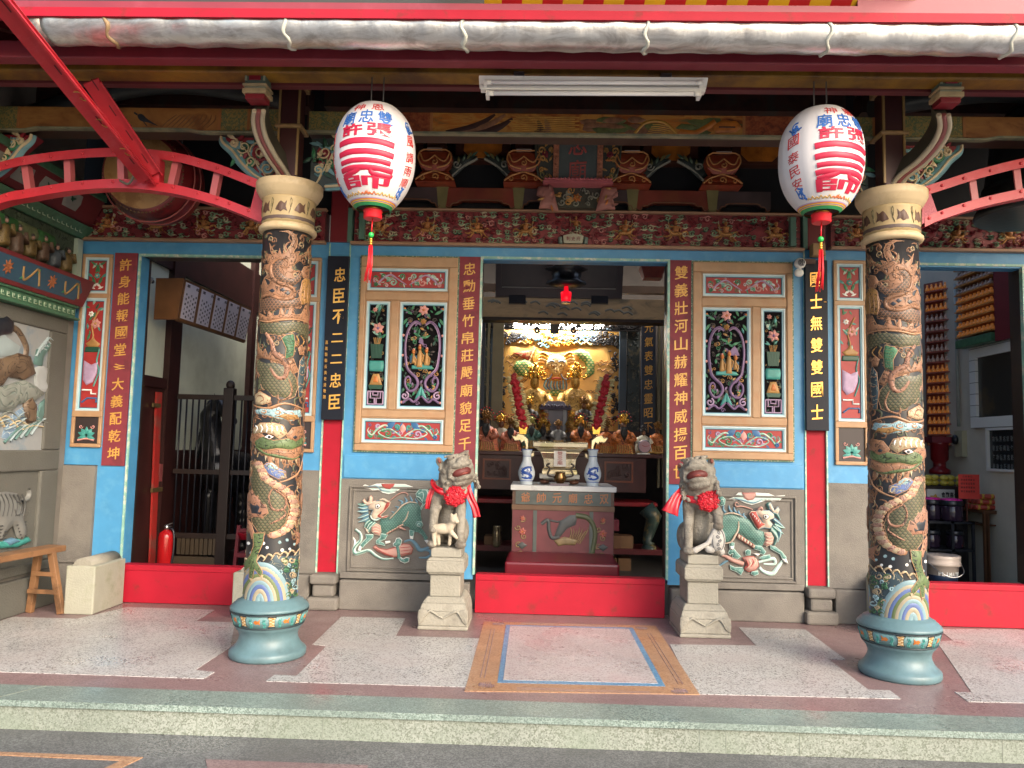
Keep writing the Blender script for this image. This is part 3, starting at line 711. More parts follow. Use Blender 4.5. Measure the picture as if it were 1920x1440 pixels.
CM=[SC_GREEN,SC_BROWN,carved('copper_flames',(.25,.12,.06)),mat('copper_edge',(.33,.175,.09),.4,var=.12),carved('cream_carving',(.38,.30,.18),(.22,.10,.05),18),carved('green_carving',(.04,.13,.06),None,20),carved('moss_carving',(.085,.125,.045),None,18),carved('pale_blue_carving',(.27,.40,.41),(.05,.10,.14),18),carved('cobalt_carving',(.09,.13,.27),(.3,.28,.22),16),carved('wave_dark',(.028,.05,.06),(.30,.27,.18),15,6,.10),carved('ochre_carving',(.30,.155,.045),None,20),carved('pink_carving',(.33,.19,.135),(.16,.07,.05),16),WHITE,BLACK,carved('rose_copper',(.26,.125,.075),None,13),mat('rainbow_cream',(.29,.25,.17),.5,var=.15),mat('rainbow_pale',(.16,.25,.27),.5,var=.15),mat('rainbow_cobalt',(.08,.12,.26),.5,var=.15),mat('rainbow_moss',(.10,.13,.05),.5,var=.15),mat('dim_copper',(.16,.075,.035),.5,var=.3),mat('dim_olive',(.06,.065,.03),.5,var=.3),mat('dim_straw',(.24,.17,.09),.5,var=.3)]
SCG,SCB,COP,EDG,CRE,GRN,MOS,LBL,COB,PBL,OCH,PNK,WHT,BLK,ROS=range(15)
RAISED=[]
def dragon_parts():
 D=MB();Dr=D
 def rel(l,mi,h=.010,wd=.012,base=0.,edge=True,f=cu_,step=None):
  p=f(l);D.m=mi;D.relief(p,col_surf,h,wd,base,step)
  if edge:D.m=EDG;D.ribbon(p,col_surf,.0048,.003,base+h*.35,closed=True)
 def line(l,mi,w=.016,h=.009,base=.002,f=cu_,tp=(.5,.4),n=6):
  D.m=mi;D.ribbon(catmull(f(l),n),col_surf,w,h,base,tp)
 rn=random.Random(77)
 for k in range(400):
  u=rn.uniform(-.26,.26);v=rn.uniform(.72,2.64);D.m=rn.choice((19,19,20,COP,19,21));L_=rn.uniform(.028,.065);a=rn.uniform(.4,2.6)
  if k%3:D.ribbon(catmull([(u,v),(u+L_*.5*math.cos(a+.7),v+L_*.5*math.sin(a+.7)),(u+L_*math.cos(a),v+L_*math.sin(a)),(u+1.3*L_*math.cos(a-.3),v+1.3*L_*math.sin(a-.3))],3),col_surf,rn.uniform(.010,.017),.006,.001,(.8,.1))
  else:D.ribbon(catmull(spiral(u,v,rn.uniform(.014,.024),1.2,rn.uniform(0,6),rn.choice((-1,1)),9,.3),2),col_surf,.011,.006,.0005,(.5,.6))
 rel([(212,348),(262,352),(292,372),(300,405),(280,445),(250,480),(225,492),(215,452),(205,490),(172,462),(150,420),(158,470),(168,500),(120,470),(128,520),(150,550),(118,560),(125,600),(150,610),(120,640),(160,655),(230,690),(300,672),(318,640),(300,610),(345,595),(300,580),(305,560),(400,545),(330,540),(398,490),(402,440),(385,478),(345,500),(330,498),(345,470),(318,478),(300,482),(322,445),(330,405),(318,370),(275,343)],COP,.008,.012,step=.016)
 rel([(262,560),(245,528),(210,520),(178,545),(166,590),(182,640),(230,668),(300,690),(345,660),(360,600),(330,620),(300,645),(250,632),(215,600),(212,570),(232,556)],SCB,.013,.012,.003,edge=False)
 line([(238,572),(262,570),(270,545),(245,522),(205,520),(170,545),(158,592),(172,640),(215,672),(270,690),(305,715),(308,745),(280,768),(215,770),(155,748),(105,760)],COP,.026,.014,.006,tp=(.5,.8))
 rel([(100,690),(118,640),(140,690),(170,660),(205,686),(255,692),(298,715),(302,742),(275,764),(215,766),(150,744),(102,756)],COP,.010,.01,step=.014)
 for a,b in((150,720),(215,715),(245,735)):rel([(a,b),(a+22,b-14),(a+38,b+2),(a+20,b+14)],BLK,.004,.006,.010,edge=False)
 rel([(96,772),(160,752),(260,776),(330,768),(405,700),(410,800),(300,832),(150,862),(92,852)],SCB,.012,.014)
 rel([(88,858),(120,878),(140,885),(146,822),(172,882),(212,872),(222,815),(246,872),(268,868),(286,808),(312,872),(352,866),(376,812),(402,845),(406,900),(390,925),(340,905),(230,905),(130,918),(90,910)],COP,.011,.012,.002,step=.014)
 line([(88,905),(140,916),(230,902),(330,902),(400,930)],EDG,.014,.010,.006)
 rel([(90,915),(200,917),(335,912),(395,930),(398,985),(385,1030),(300,975),(220,1002),(150,992),(96,985)],SCG,.012,.014)
 rel([(250,1000),(302,990),(310,1040),(300,1130),(250,1148),(255,1080),(228,1020)],GRN,.014,.014,.006)
 for y in range(1015,1130,18):line([(258,y),(278,y+6),(300,y)],MOS,.006,.004,.018)
 for a in(0,1,2):line([(290+a*28,1000),(300+a*34,1040),(282+a*30,1070)],OCH,.012,.009,.004)
 rel([(80,1040),(96,1090),(112,1108),(126,1085),(142,1128),(160,1100),(190,1132),(214,1105),(240,1170),(300,1145),(335,1228),(300,1240),(250,1190),(180,1165),(76,1138)],COP,.010,.012,step=.014)
 rel([(74,1142),(180,1168),(270,1195),(318,1265),(330,1320),(310,1385),(270,1400),(180,1384),(105,1330),(74,1230)],SCG,.013,.014)
 line([(130,985),(165,1045),(182,1110),(230,1145),(262,1195),(245,1262),(198,1262),(158,1205)],ROS,.042,.016,.008)
 line([(268,1270),(290,1340),(268,1392),(215,1408)],COP,.018,.010,.008)
 rel([(64,1375),(95,1352),(130,1372),(160,1392),(158,1420),(110,1436),(70,1432)],CRE,.014,.012,.004)
 line([(95,1420),(120,1405),(112,1382),(88,1380),(76,1400)],COP,.010,.006,.016)
 rel([(345,812),(338,740),(356,660),(378,640),(402,650),(412,720),(408,806)],OCH,.014,.014,.002)
 rel([(362,640),(352,600),(368,570),(392,565),(400,600),(395,640)],COP,.014,.012,.004)
 for x in(352,372,392):line([(x,680),(x-8,760),(x-4,806)],EDG,.007,.005,.014)
 rel([(330,1385),(326,1270),(340,1160),(365,1120),(372,1180),(362,1300),(350,1390)],PBL,.014,.014,.004)
 for y in(1180,1240,1300,1350):line([(334,y),(350,y+10),(364,y)],EDG,.006,.005,.016)
 rel([(338,1120),(330,1080),(350,1060),(368,1085),(364,1122)],COP,.012,.010,.004)
 L=cl_
 line([(130,-5),(200,16),(300,-10),(392,18)],EDG,.016,.009,.004,L)
 rel([(138,26),(190,14),(228,22),(268,8),(300,26),(382,24),(392,58),(330,86),(262,72),(200,54),(150,46)],LBL,.012,.012,f=L)
 for cx,cy,r in((190,34,12),(262,38,14),(330,50,16),(300,62,10)):line([(cx+r*math.cos(a),cy+r*.7*math.sin(a))for a in(3.4,2.4,1.2,0,-1.2,-2.4)],EDG,.009,.006,.012,L,n=4)
 rel([(250,60),(300,44),(362,52),(372,72),(320,80)],OCH,.010,.01,.008,f=L)
 rel([(140,290),(172,330),(192,400),(232,442),(300,484),(322,560),(300,640),(232,704),(165,694),(128,640),(112,560),(130,480),(114,390)],SCG,.013,.02,f=L)
 rel([(132,128),(170,96),(240,94),(292,108),(312,152),(270,182),(240,158),(190,146),(140,160)],CRE,.018,.018,.004,f=L)
 for k in range(6):line([(150+k*26,104+abs(k-2)*3),(160+k*25,124),(150+k*27,146)],WHT,.012,.007,.018,L)
 rel([(128,150),(160,150),(190,165),(180,200),(140,215),(122,190)],COP,.016,.014,.004,f=L)
 rel([(140,196),(180,166),(240,190),(300,182),(345,158),(388,172),(392,212),(330,240),(260,232),(200,242),(150,226)],MOS,.020,.016,.006,f=L)
 rel([(306,164),(336,122),(386,112),(392,166),(352,200),(322,192)],COP,.024,.014,.008,f=L)
 rel([(196,172),(218,158),(242,170),(222,184)],WHT,.012,.008,.024,f=L)
 for ex,ey,r in((222,171,8),(345,172,9)):rel([(ex+r*math.cos(a*.785),ey+r*math.sin(a*.785))for a in range(8)],BLK,.006,.006,.034,edge=False,f=L)
 rel([(148,226),(200,244),(262,236),(330,244),(384,216),(388,262),(340,300),(262,282),(196,270)],COP,.018,.014,.004,f=L)
 line([(150,222),(196,258),(262,274),(338,288),(384,262)],MOS,.022,.012,.014,L)
 for k in range(9):
  x=192+k*20;rel([(x,262+k*2.2),(x+16,264+k*2.2),(x+6,302+k*1.5)],CRE,.010,.006,.006,f=L,edge=False,step=.02)
 for k in range(5):
  x=205+k*36;rel([(x,270+k*3),(x+28,274+k*3),(x+22,340-k*2),(x+10,312)],COP,.010,.01,.002,f=L)
 rel([(186,328),(204,310),(232,306),(262,336),(302,356),(306,392),(262,398),(214,372)],COB,.012,.012,.006,f=L)
 rel([(196,322),(230,308),(262,330),(262,352),(222,344)],LBL,.012,.012,.010,f=L)
 for a in([(200,330),(225,318),(246,340),(270,350)],[(262,360),(292,362),(296,388),(270,386)]):line(a,CRE,.010,.006,.018,L)
 line([(392,290),(372,360),(320,400),(268,416)],EDG,.014,.008,.006,L)
 belly=catmull([Vector(p)for p in((160,318),(176,352),(196,392),(236,420),(282,446),(320,476),(342,520),(346,566),(334,610),(318,652),(280,684),(238,700))],2)
 for i,p in enumerate(belly):
  rel([(p.x+24*math.cos(a*.785),p.y+17*math.sin(a*.785))for a in range(8)],CRE if i%2 else PNK,.012,.014,.004+.0004*i,f=L)
 rel([(104,476),(128,456),(160,492),(200,536),(212,580),(182,610),(130,606),(104,596)],ROS,.014,.014,.006,f=L)
 for pts in([(118,520),(150,540),(140,508),(172,548),(160,580),(182,566),(176,590),(130,584)],):rel(pts,BLK,.004,.006,.018,f=L,edge=False)
 line([(232,452),(214,500),(236,560),(290,560),(304,510),(268,470),(232,452)],ROS,.016,.010,.012,L)
 line([(220,640),(262,620),(300,590),(292,560)],ROS,.014,.010,.012,L)
 rel([(124,640),(104,610),(102,660),(118,690),(126,722),(140,700)],ROS,.010,.01,.004,f=L)
 rel([(340,670),(362,720),(352,760),(376,740),(378,690)],ROS,.008,.01,.002,f=L)
 for x,y,r in((105,745,9),(185,745,9),(272,740,9),(310,728,9),(205,768,8),(285,782,9),(120,796,9),(325,776,7),(350,750,7)):
  rel([(x+r*math.cos(a*.785),y+r*math.sin(a*.785))for a in range(8)],WHT if x%2 else LBL,.006,.008,f=L,edge=False,step=.03)
 rel([(60,852),(150,826),(250,806),(372,786),(376,930),(360,1068),(60,1072)],PBL,.005,.02,f=L,edge=False)
 rn=random.Random(5)
 for k in range(26):
  x=rn.uniform(170,365);y=rn.uniform(806,1040)
  if((x-165)/150)**2+((1075-y)/225)**2<1 and y>860:x=rn.uniform(300,365)
  r=rn.uniform(10,18);s0=rn.uniform(0,6)
  line(spiral(x,y,r,1.1,s0,rn.choice((-1,1)),9,.35),rn.choice((CRE,CRE,MOS,LBL,GRN)),.012,.007,.006,L,n=2)
 for k in range(8):line([(70+k*40,856-k*7),(90+k*40,826-k*7),(112+k*40,838-k*7),(104+k*40,856-k*7)],CRE,.013,.009,.006,L)
 for k,(a,h,c)in enumerate(((146,216,16),(128,198,15),(112,180,17),(95,160,18),(80,142,15),(64,122,16),(48,100,17),(32,76,15),(15,50,16))):
  line([(168-a,1078),(168-a*.93,1078-h*.4),(168-a*.7,1078-h*.72),(168-a*.36,1078-h*.94),(168,1078-h),(168+a*.36,1078-h*.94),(168+a*.7,1078-h*.72),(168+a*.93,1078-h*.4),(168+a,1078)],c,.034,.006+.0004*k,.005+.0016*(8-k)*0,L,(1,1),3)
 rel([(136,690),(192,688),(186,742),(162,800),(152,842),(184,898),(174,926),(142,884),(132,938),(114,932),(116,872),(96,896),(86,856),(120,810),(136,760)],MOS,.018,.016,.008,f=L)
 for y in range(715,800,20):line([(146,y),(164,y+6),(182-(y-715)*.2,y)],BLK,.006,.004,.022,L)
 for x,y in((178,918),(124,936),(92,888)):rel([(x-8,y-6),(x+9,y-2),(x+2,y+18)],CRE,.010,.006,.014,f=L,edge=False,step=.03)
 return D
SHAFT=mat('column_black',(.018,.018,.020),.38,var=.2,col2=(.05,.032,.02),c2scale=4,c2lo=.55,c2hi=.8)
CBASE=mat('column_base_teal',(.10,.18,.20),.42,var=.18,vscale=4,col2=(.06,.10,.105),c2scale=4,c2lo=.42,c2hi=.72,bump=.14,bscale=24)
CCAP=mat('capital_cream',(.56,.43,.25),.5,var=.1,col2=(.38,.27,.13),c2scale=8,c2lo=.5,c2hi=.75)
NECK=mat('neck_ochre',(.45,.33,.16),.5,var=.12)
NBRN=mat('neck_brown',(.10,.05,.03),.5,var=.3)
def base_surf(r0):
 return lambda u,v,h:Vector((-COLX+(r0(v)+h)*math.sin(u),COLY-(r0(v)+h)*math.cos(u),v))
def make_columns():
 z_=lambda py:at(498,py,COLY-.23).z
 zb=[z_(p)for p in(1249,1235,1230,1208,1192,1186,1181,1150,1146,1131)]
 c=(-COLX,COLY,0)
 D=dragon_parts()
 rot=MB();Q=Matrix.Rotation(R_(172),3,'Z');C0=Vector(c)
 rot.v=[C0+Q@(p-C0)for p in D.v];rot.f=D.f;rot.mi=D.mi;rot.sm=D.sm;rot.uv=D.uv
 D2=MB();n0=len(D.v);D2.v=D.v+rot.v;D2.f=D.f+[tuple(i+n0 for i in f)for f in rot.f];D2.mi=D.mi*2;D2.sm=D.sm*2
 D2.uv=dict(D.uv);D2.uv.update({k+len(D.f):x for k,x in D.uv.items()})
 parts=[]
 b=MB()
 z0=[max(0,z)for z in(0,.045,.058,.085,.15,.195,.215)]
 b.lathe([(0.2249,0),(0.2325,0.01116),(0.2325,0.0372),(0.2249,0.04836),(0.2117,0.05766),(0.1937,0.07905),(0.1795,0.107),(0.1758,0.1302),(0.1814,0.1535),(0.1947,0.1748),(0.2051,0.186),(0.2051,0.1953),(0.2098,0.2)],c,56)
 b.lathe([(0.2136,0.2846),(0.2362,0.2902),(0.2391,0.2995),(0.2334,0.3106),(0.2249,0.3143),(0.2211,0.3236),(0.2098,0.3274),(0.2032,0.3395),(0.189,0.346),(0.1748,0.3553),(0.1625,0.3608)],c,56)
 parts.append(('base',b,CBASE,None))
 b=MB();bandr=lambda v:.2098+(v-.2018)/.081*.0246
 b.lathe([(.2098,.2018),(.2344,.2828)],c,56)
 parts.append(('fish_band',b,mat('band_teal',(.11,.21,.215),.45,var=.12),None))
 b=MB();sf=base_surf(bandr);rn=random.Random(11)
 b.m=0
 for r,z in((.2112,.2009),(.2358,.2828)):
  b.tube([Vector(c)+Vector((r*math.cos(a*2*math.pi/56),r*math.sin(a*2*math.pi/56),z))for a in range(57)],.0042,6,False)
 for k in range(8):
  u0=k*math.pi/4+.39
  b.m=1;b.relief([(u0-.10,0.212),(u0+.10,0.212),(u0+.07,0.226),(u0+.07,0.2585),(u0+.11,0.2753),(u0-.11,0.2753),(u0-.07,0.2585),(u0-.07,0.226)],sf,.003,.01,0,.03)
  b.m=0;b.ribbon([(u0-.10,0.212),(u0+.10,0.212),(u0+.07,0.226),(u0+.07,0.2585),(u0+.11,0.2753),(u0-.11,0.2753),(u0-.07,0.2585),(u0-.07,0.226)],sf,.010,.004,closed=True)
  b.m=3
  for i in range(6):b.ribbon([(u0-.06+(i%2)*.12,0.2195+i*.009),(u0+.06-(i%2)*.12,0.2278+i*.009)],sf,.008,.002,.002)
  uc=u0+.39
  b.m=2;b.relief([(uc-.09,0.2437),(uc-.04,0.2567),(uc+.03,0.2511),(uc+.09,0.2641),(uc+.075,0.2437),(uc+.09,0.2269),(uc+.03,0.2344),(uc-.04,0.2306)],sf,.005,.01,0,.02)
  b.m=4
  for q in(-.2,-.16,.17,.21):b.ribbon(catmull([(uc+q,0.2102),(uc+q+.03,0.2278),(uc+q-.02,0.2437),(uc+q+.02,0.2604)],3),sf,.012,.003)
 parts.append(('fish_relief',b,[mat('band_black',(.02,.03,.035),.5),CREAM,ORANGE,OCHRE,TEAL],None))
 b=MB();b.lathe([(.161,.340),(.1597,.6),(.157,1.4),(.154,2.3),(.1525,2.68)],c,64);parts.append(('shaft',b,SHAFT,None))
 parts.append(('dragon_relief',D2,CM,None))
 b=MB();b.lathe([(.156,2.668),(.178,2.675),(.184,2.689),(.182,2.701),(.170,2.711),(.167,2.719)],c,56)
 b.lathe([(.172,2.888),(.174,2.895),(.186,2.903),(.194,2.918),(.204,2.935),(.210,2.948),(.213,2.955),(.213,2.993),(.208,2.999),(0,2.999)],c,56)
 parts.append(('capital',b,CCAP,None))
 b=MB();b.lathe([(.167,2.719),(.166,2.763),(.165,2.823),(.168,2.873),(.172,2.888)],c,56);parts.append(('neck',b,NECK,None))
 b=MB();sf=base_surf(lambda v:.166)
 b.m=1;b.relief([(u*.2-3.14,2.733+(.004 if u%2 else 0))for u in range(32)]+[(3.14-u*.2,2.758)for u in range(32)],sf,.003,.01,0,.02)
 b.m=0
 for k in range(9):
  u0=-2.863+k*.72;rn=random.Random(k)
  b.relief(catmull([(u0-.22,2.793),(u0-.1,2.833),(u0,2.848),(u0+.12,2.833),(u0+.22,2.853),(u0+.18,2.813),(u0+.24,2.783),(u0+.1,2.793),(u0,2.778),(u0-.12,2.788)],2,True),sf,.006,.015,0,.035)
  b.m=2;b.ribbon(catmull(spiral(u0+.36,2.831,.05,1,0,1,8),1),base_surf(lambda v:.166),.012,.004)
  b.ribbon([(u0+.3,2.773),(u0+.36,2.803),(u0+.42,2.863)],sf,.014,.004);b.m=0
 parts.append(('animal_frieze',b,[NBRN,mat('neck_key_band',(.11,.075,.06),.5),mat('neck_moss',(.13,.11,.04),.5)],None))
 for s,lab in((-1,'round dragon column on a teal base left of the doorway, under the left lantern'),(1,'round dragon column on a teal base right of the doorway, beside the right lantern')):
  t=thing('dragon_column',lab,'column',(s*COLX,COLY,0),'carved dragon columns')
  for nm,mb,ma,lb in parts:
   (mb if s<0 else mb.mirror()).build(nm,ma,t,lb)
make_columns()
def cloud(b,u,v,r,surf,m1,m2,h=.016,base=0.,d=1):
 b.m=m1;b.ribbon(catmull(spiral(u,v,r,1.25,2.6 if d>0 else .5,-d,12,.15),2),surf,r*.42,h,base,(.6,.7))
 b.m=m2;b.ribbon(catmull([(u-d*r*.9,v-r*.3),(u+d*r*.2,v-r*.95),(u+d*r*1.3,v-r*.55),(u+d*r*2.0,v-r*.75)],4),surf,r*.36,h*.9,base,(.6,.2))
 b.m=m1;b.ribbon(catmull([(u-d*r*.2,v+r*1.1),(u+d*r*.9,v+r*.6),(u+d*r*1.6,v+r*.75)],4),surf,r*.3,h*.8,base,(.5,.2))
FM=[carved('frieze_maroon',(.20,.022,.028),(.05,.007,.01),10,5),mat('frieze_green',(.22,.33,.20),.55,var=.3,vscale=25),mat('frieze_cream',(.50,.45,.30),.55,var=.3,vscale=25),carved('old_gold',(.48,.23,.07),(.09,.03,.01),40,6,.2,.4,.3),carved('old_orange',(.46,.18,.05),(.08,.02,.01),40,6),MAROON2,DGREEN,LBLUE,PINK]
def rider(b,u,v,s,surf,d=1,horse=True):
 """small gilded figure, on a leaping horse"""
 X=lambda a:u+d*a*s;Z=lambda c:v+c*s
 b.m=3
 if horse:
  b.relief([(X(-.55),Z(-.05)),(X(-.3),Z(.08)),(X(.1),Z(.02)),(X(.42),Z(.28)),(X(.62),Z(.30)),(X(.78),Z(.14)),(X(.60),Z(.14)),(X(.48),Z(-.02)),(X(.35),Z(-.22)),(X(0),Z(-.24)),(X(-.4),Z(-.22))],surf,.030,s*.14)
  for a in([(.30,-.15),(.62,-.28),(.85,-.20)],[(.22,-.2),(.45,-.5),(.66,-.52)],[(-.42,-.15),(-.62,-.42),(-.86,-.56)],[(-.3,-.2),(-.4,-.5),(-.62,-.60)],[(-.5,0),(-.8,.1),(-.95,-.12)]):
   b.ribbon(catmull([(X(p),Z(q))for p,q in a],4),surf,s*.13,.022,0,(1,.5))
 b.m=4;b.relief([(X(-.2),Z(0)),(X(.12),Z(0)),(X(.20),Z(.40)),(X(.05),Z(.52)),(X(-.15),Z(.50)),(X(-.26),Z(.30))],surf,.040,s*.14)
 b.m=3
 b.ribbon([(X(.1),Z(.42)),(X(.38),Z(.36)),(X(.5),Z(.6))],surf,s*.12,.040);b.ribbon([(X(-.15),Z(.42)),(X(-.42),Z(.30)),(X(-.3),Z(.12))],surf,s*.12,.036)
 b.m=4;b.ell(surf(X(0),Z(.62),.03),(s*.10,.02,s*.12),8,6)
 b.m=3;b.relief([(X(-.14),Z(.68)),(X(.14),Z(.68)),(X(.06),Z(.82)),(X(-.06),Z(.82))],surf,.046,s*.06)
 b.m=2;b.ribbon([(X(.5),Z(.85)),(X(.42),Z(-.05))],surf,s*.03,.036)
def frieze(x0,x1,z0,z1,seed,label,nfig,scroll=True):
 root=thing('carved_frieze',label,'frieze',((x0+x1)/2,0,z0),'carved friezes over the doorways')
 b=MB();b.box(x0,x1,.0,.14,z0,z1);b.build('back_board',FM[0],root)
 b=MB();b.box(x0-.02,x1+.02,-.055,.02,z0-.022,z0+.004);b.box(x0-.02,x1+.02,-.045,.02,z1-.006,z1+.012);b.build('edge_moulding',mat('frieze_edge',(.30,.17,.10),.5,var=.2),root,bevel=.006)
 rn=random.Random(seed);sf=flat(0.0);b=MB()
 n=int((x1-x0)/.066)
 for r in range(4):
  for i in range(n):
   u=x0+(i+.5+rn.uniform(-.3,.3))*(x1-x0)/n;v=z0+(z1-z0)*((r+.5)/4+rn.uniform(-.10,.10))
   u=min(max(u,x0+.05),x1-.05);v=min(max(v,z0+.035),z1-.03)
   m1,m2=rn.choice(((1,2),(2,1),(1,6),(5,1),(5,0),(8,5),(1,2),(5,5)))
   cloud(b,u,v,rn.uniform(.017,.028),sf,m1,m2,.026,0,rn.choice((-1,1)))
 b.build('cloud_carving',FM,root)
 for k in range(nfig):
  f=MB();u=x0+(x1-x0)*(k+.5)/nfig;mid=scroll and abs(u-(x0+x1)/2)<.12
  rider(f,u,z0+(z1-z0)*(.44 if not mid else .58),(z1-z0)*(.41 if not mid else .34),sf,rn.choice((-1,1)),not mid)
  f.build('carved_rider' if not mid else 'carved_figure',FM,root)
 if scroll:
  s_=MB();cx=(x0+x1)/2-.02
  s_.m=0;s_.prism([(cx-.075,z0+.012),(cx+.075,z0+.012),(cx+.085,z0+.075),(cx,z0+.095),(cx-.085,z0+.075)],sf,.0,.055)
  s_.m=1
  for q in(-1,1):s_.relief([(cx+q*.085,z0+.005),(cx+q*.12,z0+.010),(cx+q*.125,z0+.07),(cx+q*.09,z0+.078)],sf,.05,.02)
  s_.m=2
  for i,ch in enumerate('刺史府'):put(s_,ch,sf,cx-.042+i*.042,z0+.05,.032,.036,.003,.055,.0)
  s_.build('scroll_tablet',[mat('tablet_cream',(.36,.34,.25),.5),mat('tablet_green',(.17,.22,.19),.5),MAROON],root)
frieze(-1.85,1.85,3.0,3.285,3,'maroon carved frieze with gilded riders and clouds above the middle doorway',9)
frieze(-4.15,-2.10,3.0,3.27,5,'maroon carved frieze with leaves and figures above the left doorway',5,False)
frieze(2.10,4.15,3.02,3.275,9,'maroon carved frieze above the right doorway, partly behind the red arch',5,False)
for s in(-1,1):
 b=MB();b.box(s*1.90,s*1.865,-.03,.1,3.0,3.29);b.box(s*1.80,s*1.755,-.052,.0,3.02,3.26);b.build('frieze_end',mat('verdigris',(.08,.17,.13),.5,var=.3),FW)
 b=MB();b.box(s*1.90,s*2.05,-.02,.12,3.0,3.9);b.build('upper_post',mat('post_oxblood',(.16,.01,.015),.45),FW,bevel=.01)
BOARD=mat('board_brown',(.19,.035,.02),.42,var=.3,vscale=5,col2=(.20,.06,.02),c2scale=4,c2lo=.5,c2hi=.8)
BOARDD=mat('board_dark',(.06,.04,.04),.45,var=.3)
OLIVE=mat('board_olive',(.18,.16,.06),.5,var=.25)
UW=thing('upper_gallery','dark timber gallery of boards between the frieze and the roof','gallery',(0,.05,3.3))
b=MB();b.box(-4.25,4.25,.10,.16,3.28,4.6);b.build('back_board',mat('gallery_black',(.006,.006,.008),.7),UW)
def board(cx,w,M,M2,dark):
 sf=flat(.0);z0,z1=3.30,3.485
 b=MB();h=w/2
 b.m=0;b.prism([(cx-h,z1),(cx+h,z1),(cx+h,z0+.035),(cx+h*.88,z0+.01),(cx+h*.80,z0+.045),(cx+h*.66,z0+.05),(cx+h*.5,z0+.075),(cx-h*.5,z0+.075),(cx-h*.66,z0+.05),(cx-h*.80,z0+.045),(cx-h*.88,z0+.01),(cx-h,z0+.035)],sf,-.06,.0)
 b.m=1
 b.ribbon(catmull([(cx-h*.97,z0+.03),(cx-h*.86,z0+.014),(cx-h*.78,z0+.05),(cx-h*.64,z0+.055),(cx-h*.5,z0+.08),(cx+h*.5,z0+.08),(cx+h*.64,z0+.055),(cx+h*.78,z0+.05),(cx+h*.86,z0+.014),(cx+h*.97,z0+.03)],3),sf,.010,.008)
 b.build('shaped_board',[M,M2],UW)
for cx,w,dk in((-.80,.60,0),(.80,.62,0),(-.30,.34,1),(.32,.36,1),(-1.36,.46,1),(1.38,.46,1)):
 board(cx,w,BOARDD if dk else BOARD,mat('board_edge',(.17,.07,.03),.5),dk)
for cx in(-.48,-1.12,.47,1.13):
 b=MB();b.prism([(cx-.03,3.30),(cx+.03,3.30),(cx+.05,3.49),(cx-.05,3.49)],flat(0),-.06,.006);b.build('olive_post',OLIVE,UW)
AMBER=mat('amber_board',(.46,.15,.02),.38,var=.35,vscale=9,col2=(.12,.03,.008),c2scale=6,c2lo=.55,c2hi=.75)
for cx in(-.79,.78,-1.52,1.52):
 b=MB();b.m=1;b.box(cx-.23,cx+.23,-.01,.1,3.72,3.95);b.m=0;b.prism([(cx-.15,3.95),(cx+.17,3.95),(cx+.16,3.80),(cx+.10,3.74),(cx-.10,3.74),(cx-.16,3.80)],flat(-.01),0,.008)
 b.build('amber_board',[AMBER,BROWN],UW)
LOT=[mat('lotus_oxblood',(.26,.045,.018),.35,var=.3,vscale=15),mat('lotus_gold_edge',(.50,.22,.07),.4,var=.2),BROWN]
def bracket_block(cx,label):
 t=thing('bracket_block',label,'bracket',(cx,-.06,3.49),'lotus bracket blocks over the doorway')
 sf=flat(-.10);Z=lambda v:3.49+v
 b=MB();b.m=0
 sec=[(.165,0),(.155,.03),(.12,.075),(.095,.095)]
 for(a,z0),(c,z1)in zip(sec,sec[1:]):b.hexa([(cx-a,-.14,Z(z0)),(cx+a,-.14,Z(z0)),(cx+a,.06,Z(z0)),(cx-a,.06,Z(z0)),(cx-c,-.12,Z(z1)),(cx+c,-.12,Z(z1)),(cx+c,.06,Z(z1)),(cx-c,.06,Z(z1))])
 sf2=lambda u,v,h:Vector((u,-.145-h+(v-3.49)*.15,v))
 b.m=1;b.ribbon(catmull([(cx-.16,Z(.01)),(cx-.11,Z(.05)),(cx-.05,Z(.075)),(cx,Z(.09)),(cx+.05,Z(.075)),(cx+.11,Z(.05)),(cx+.16,Z(.01))],4),sf2,.016,.012)
 b.ribbon(catmull(spiral(cx,Z(.04),.032,1.2,-1,1,10),2),sf2,.012,.010)
 for q in(-1,1):b.ribbon(catmull(spiral(cx+q*.105,Z(.028),.022,1,1,q,8),2),sf2,.010,.008)
 b.build('lotus_foot',LOT,t)
 b=MB();b.m=0
 sec=[(.075,.09),(.125,.13),(.145,.19),(.135,.235),(.10,.255)]
 for(a,z0),(c,z1)in zip(sec,sec[1:]):b.hexa([(cx-a,-.10-a*.5,Z(z0)),(cx+a,-.10-a*.5,Z(z0)),(cx+a,.06,Z(z0)),(cx-a,.06,Z(z0)),(cx-c,-.10-c*.5,Z(z1)),(cx+c,-.10-c*.5,Z(z1)),(cx+c,.06,Z(z1)),(cx-c,.06,Z(z1))])
 sf3=lambda u,v,h:Vector((u,-.178-h,v))
 b.m=1
 for q in(-1,1):
  b.ribbon(catmull([(cx+q*.02,Z(.10)),(cx+q*.10,Z(.125)),(cx+q*.135,Z(.18)),(cx+q*.125,Z(.23))],5),sf3,.013,.012)
  b.ribbon(catmull([(cx,Z(.205)),(cx+q*.05,Z(.165)),(cx+q*.09,Z(.16)),(cx+q*.12,Z(.22))],5),sf3,.012,.012)
 b.ribbon([(cx-.125,Z(.232)),(cx-.09,Z(.252)),(cx+.09,Z(.252)),(cx+.125,Z(.232))],sf3,.013,.012)
 b.ribbon(catmull(spiral(cx,Z(.15),.026,1.2,1,-1,10),2),sf3,.011,.014)
 b.build('lotus_cup',LOT,t)
 b=MB();b.m=2;b.box(cx-.075,cx+.075,-.10,.08,Z(.255),Z(.37));b.build('neck_block',LOT[2],t)
 b=MB();b.box(cx-.062,cx+.062,-.19,-.10,Z(.252),Z(.262));b.build('cup_rim',mat('rim_polish',(.45,.35,.30),.2),t)
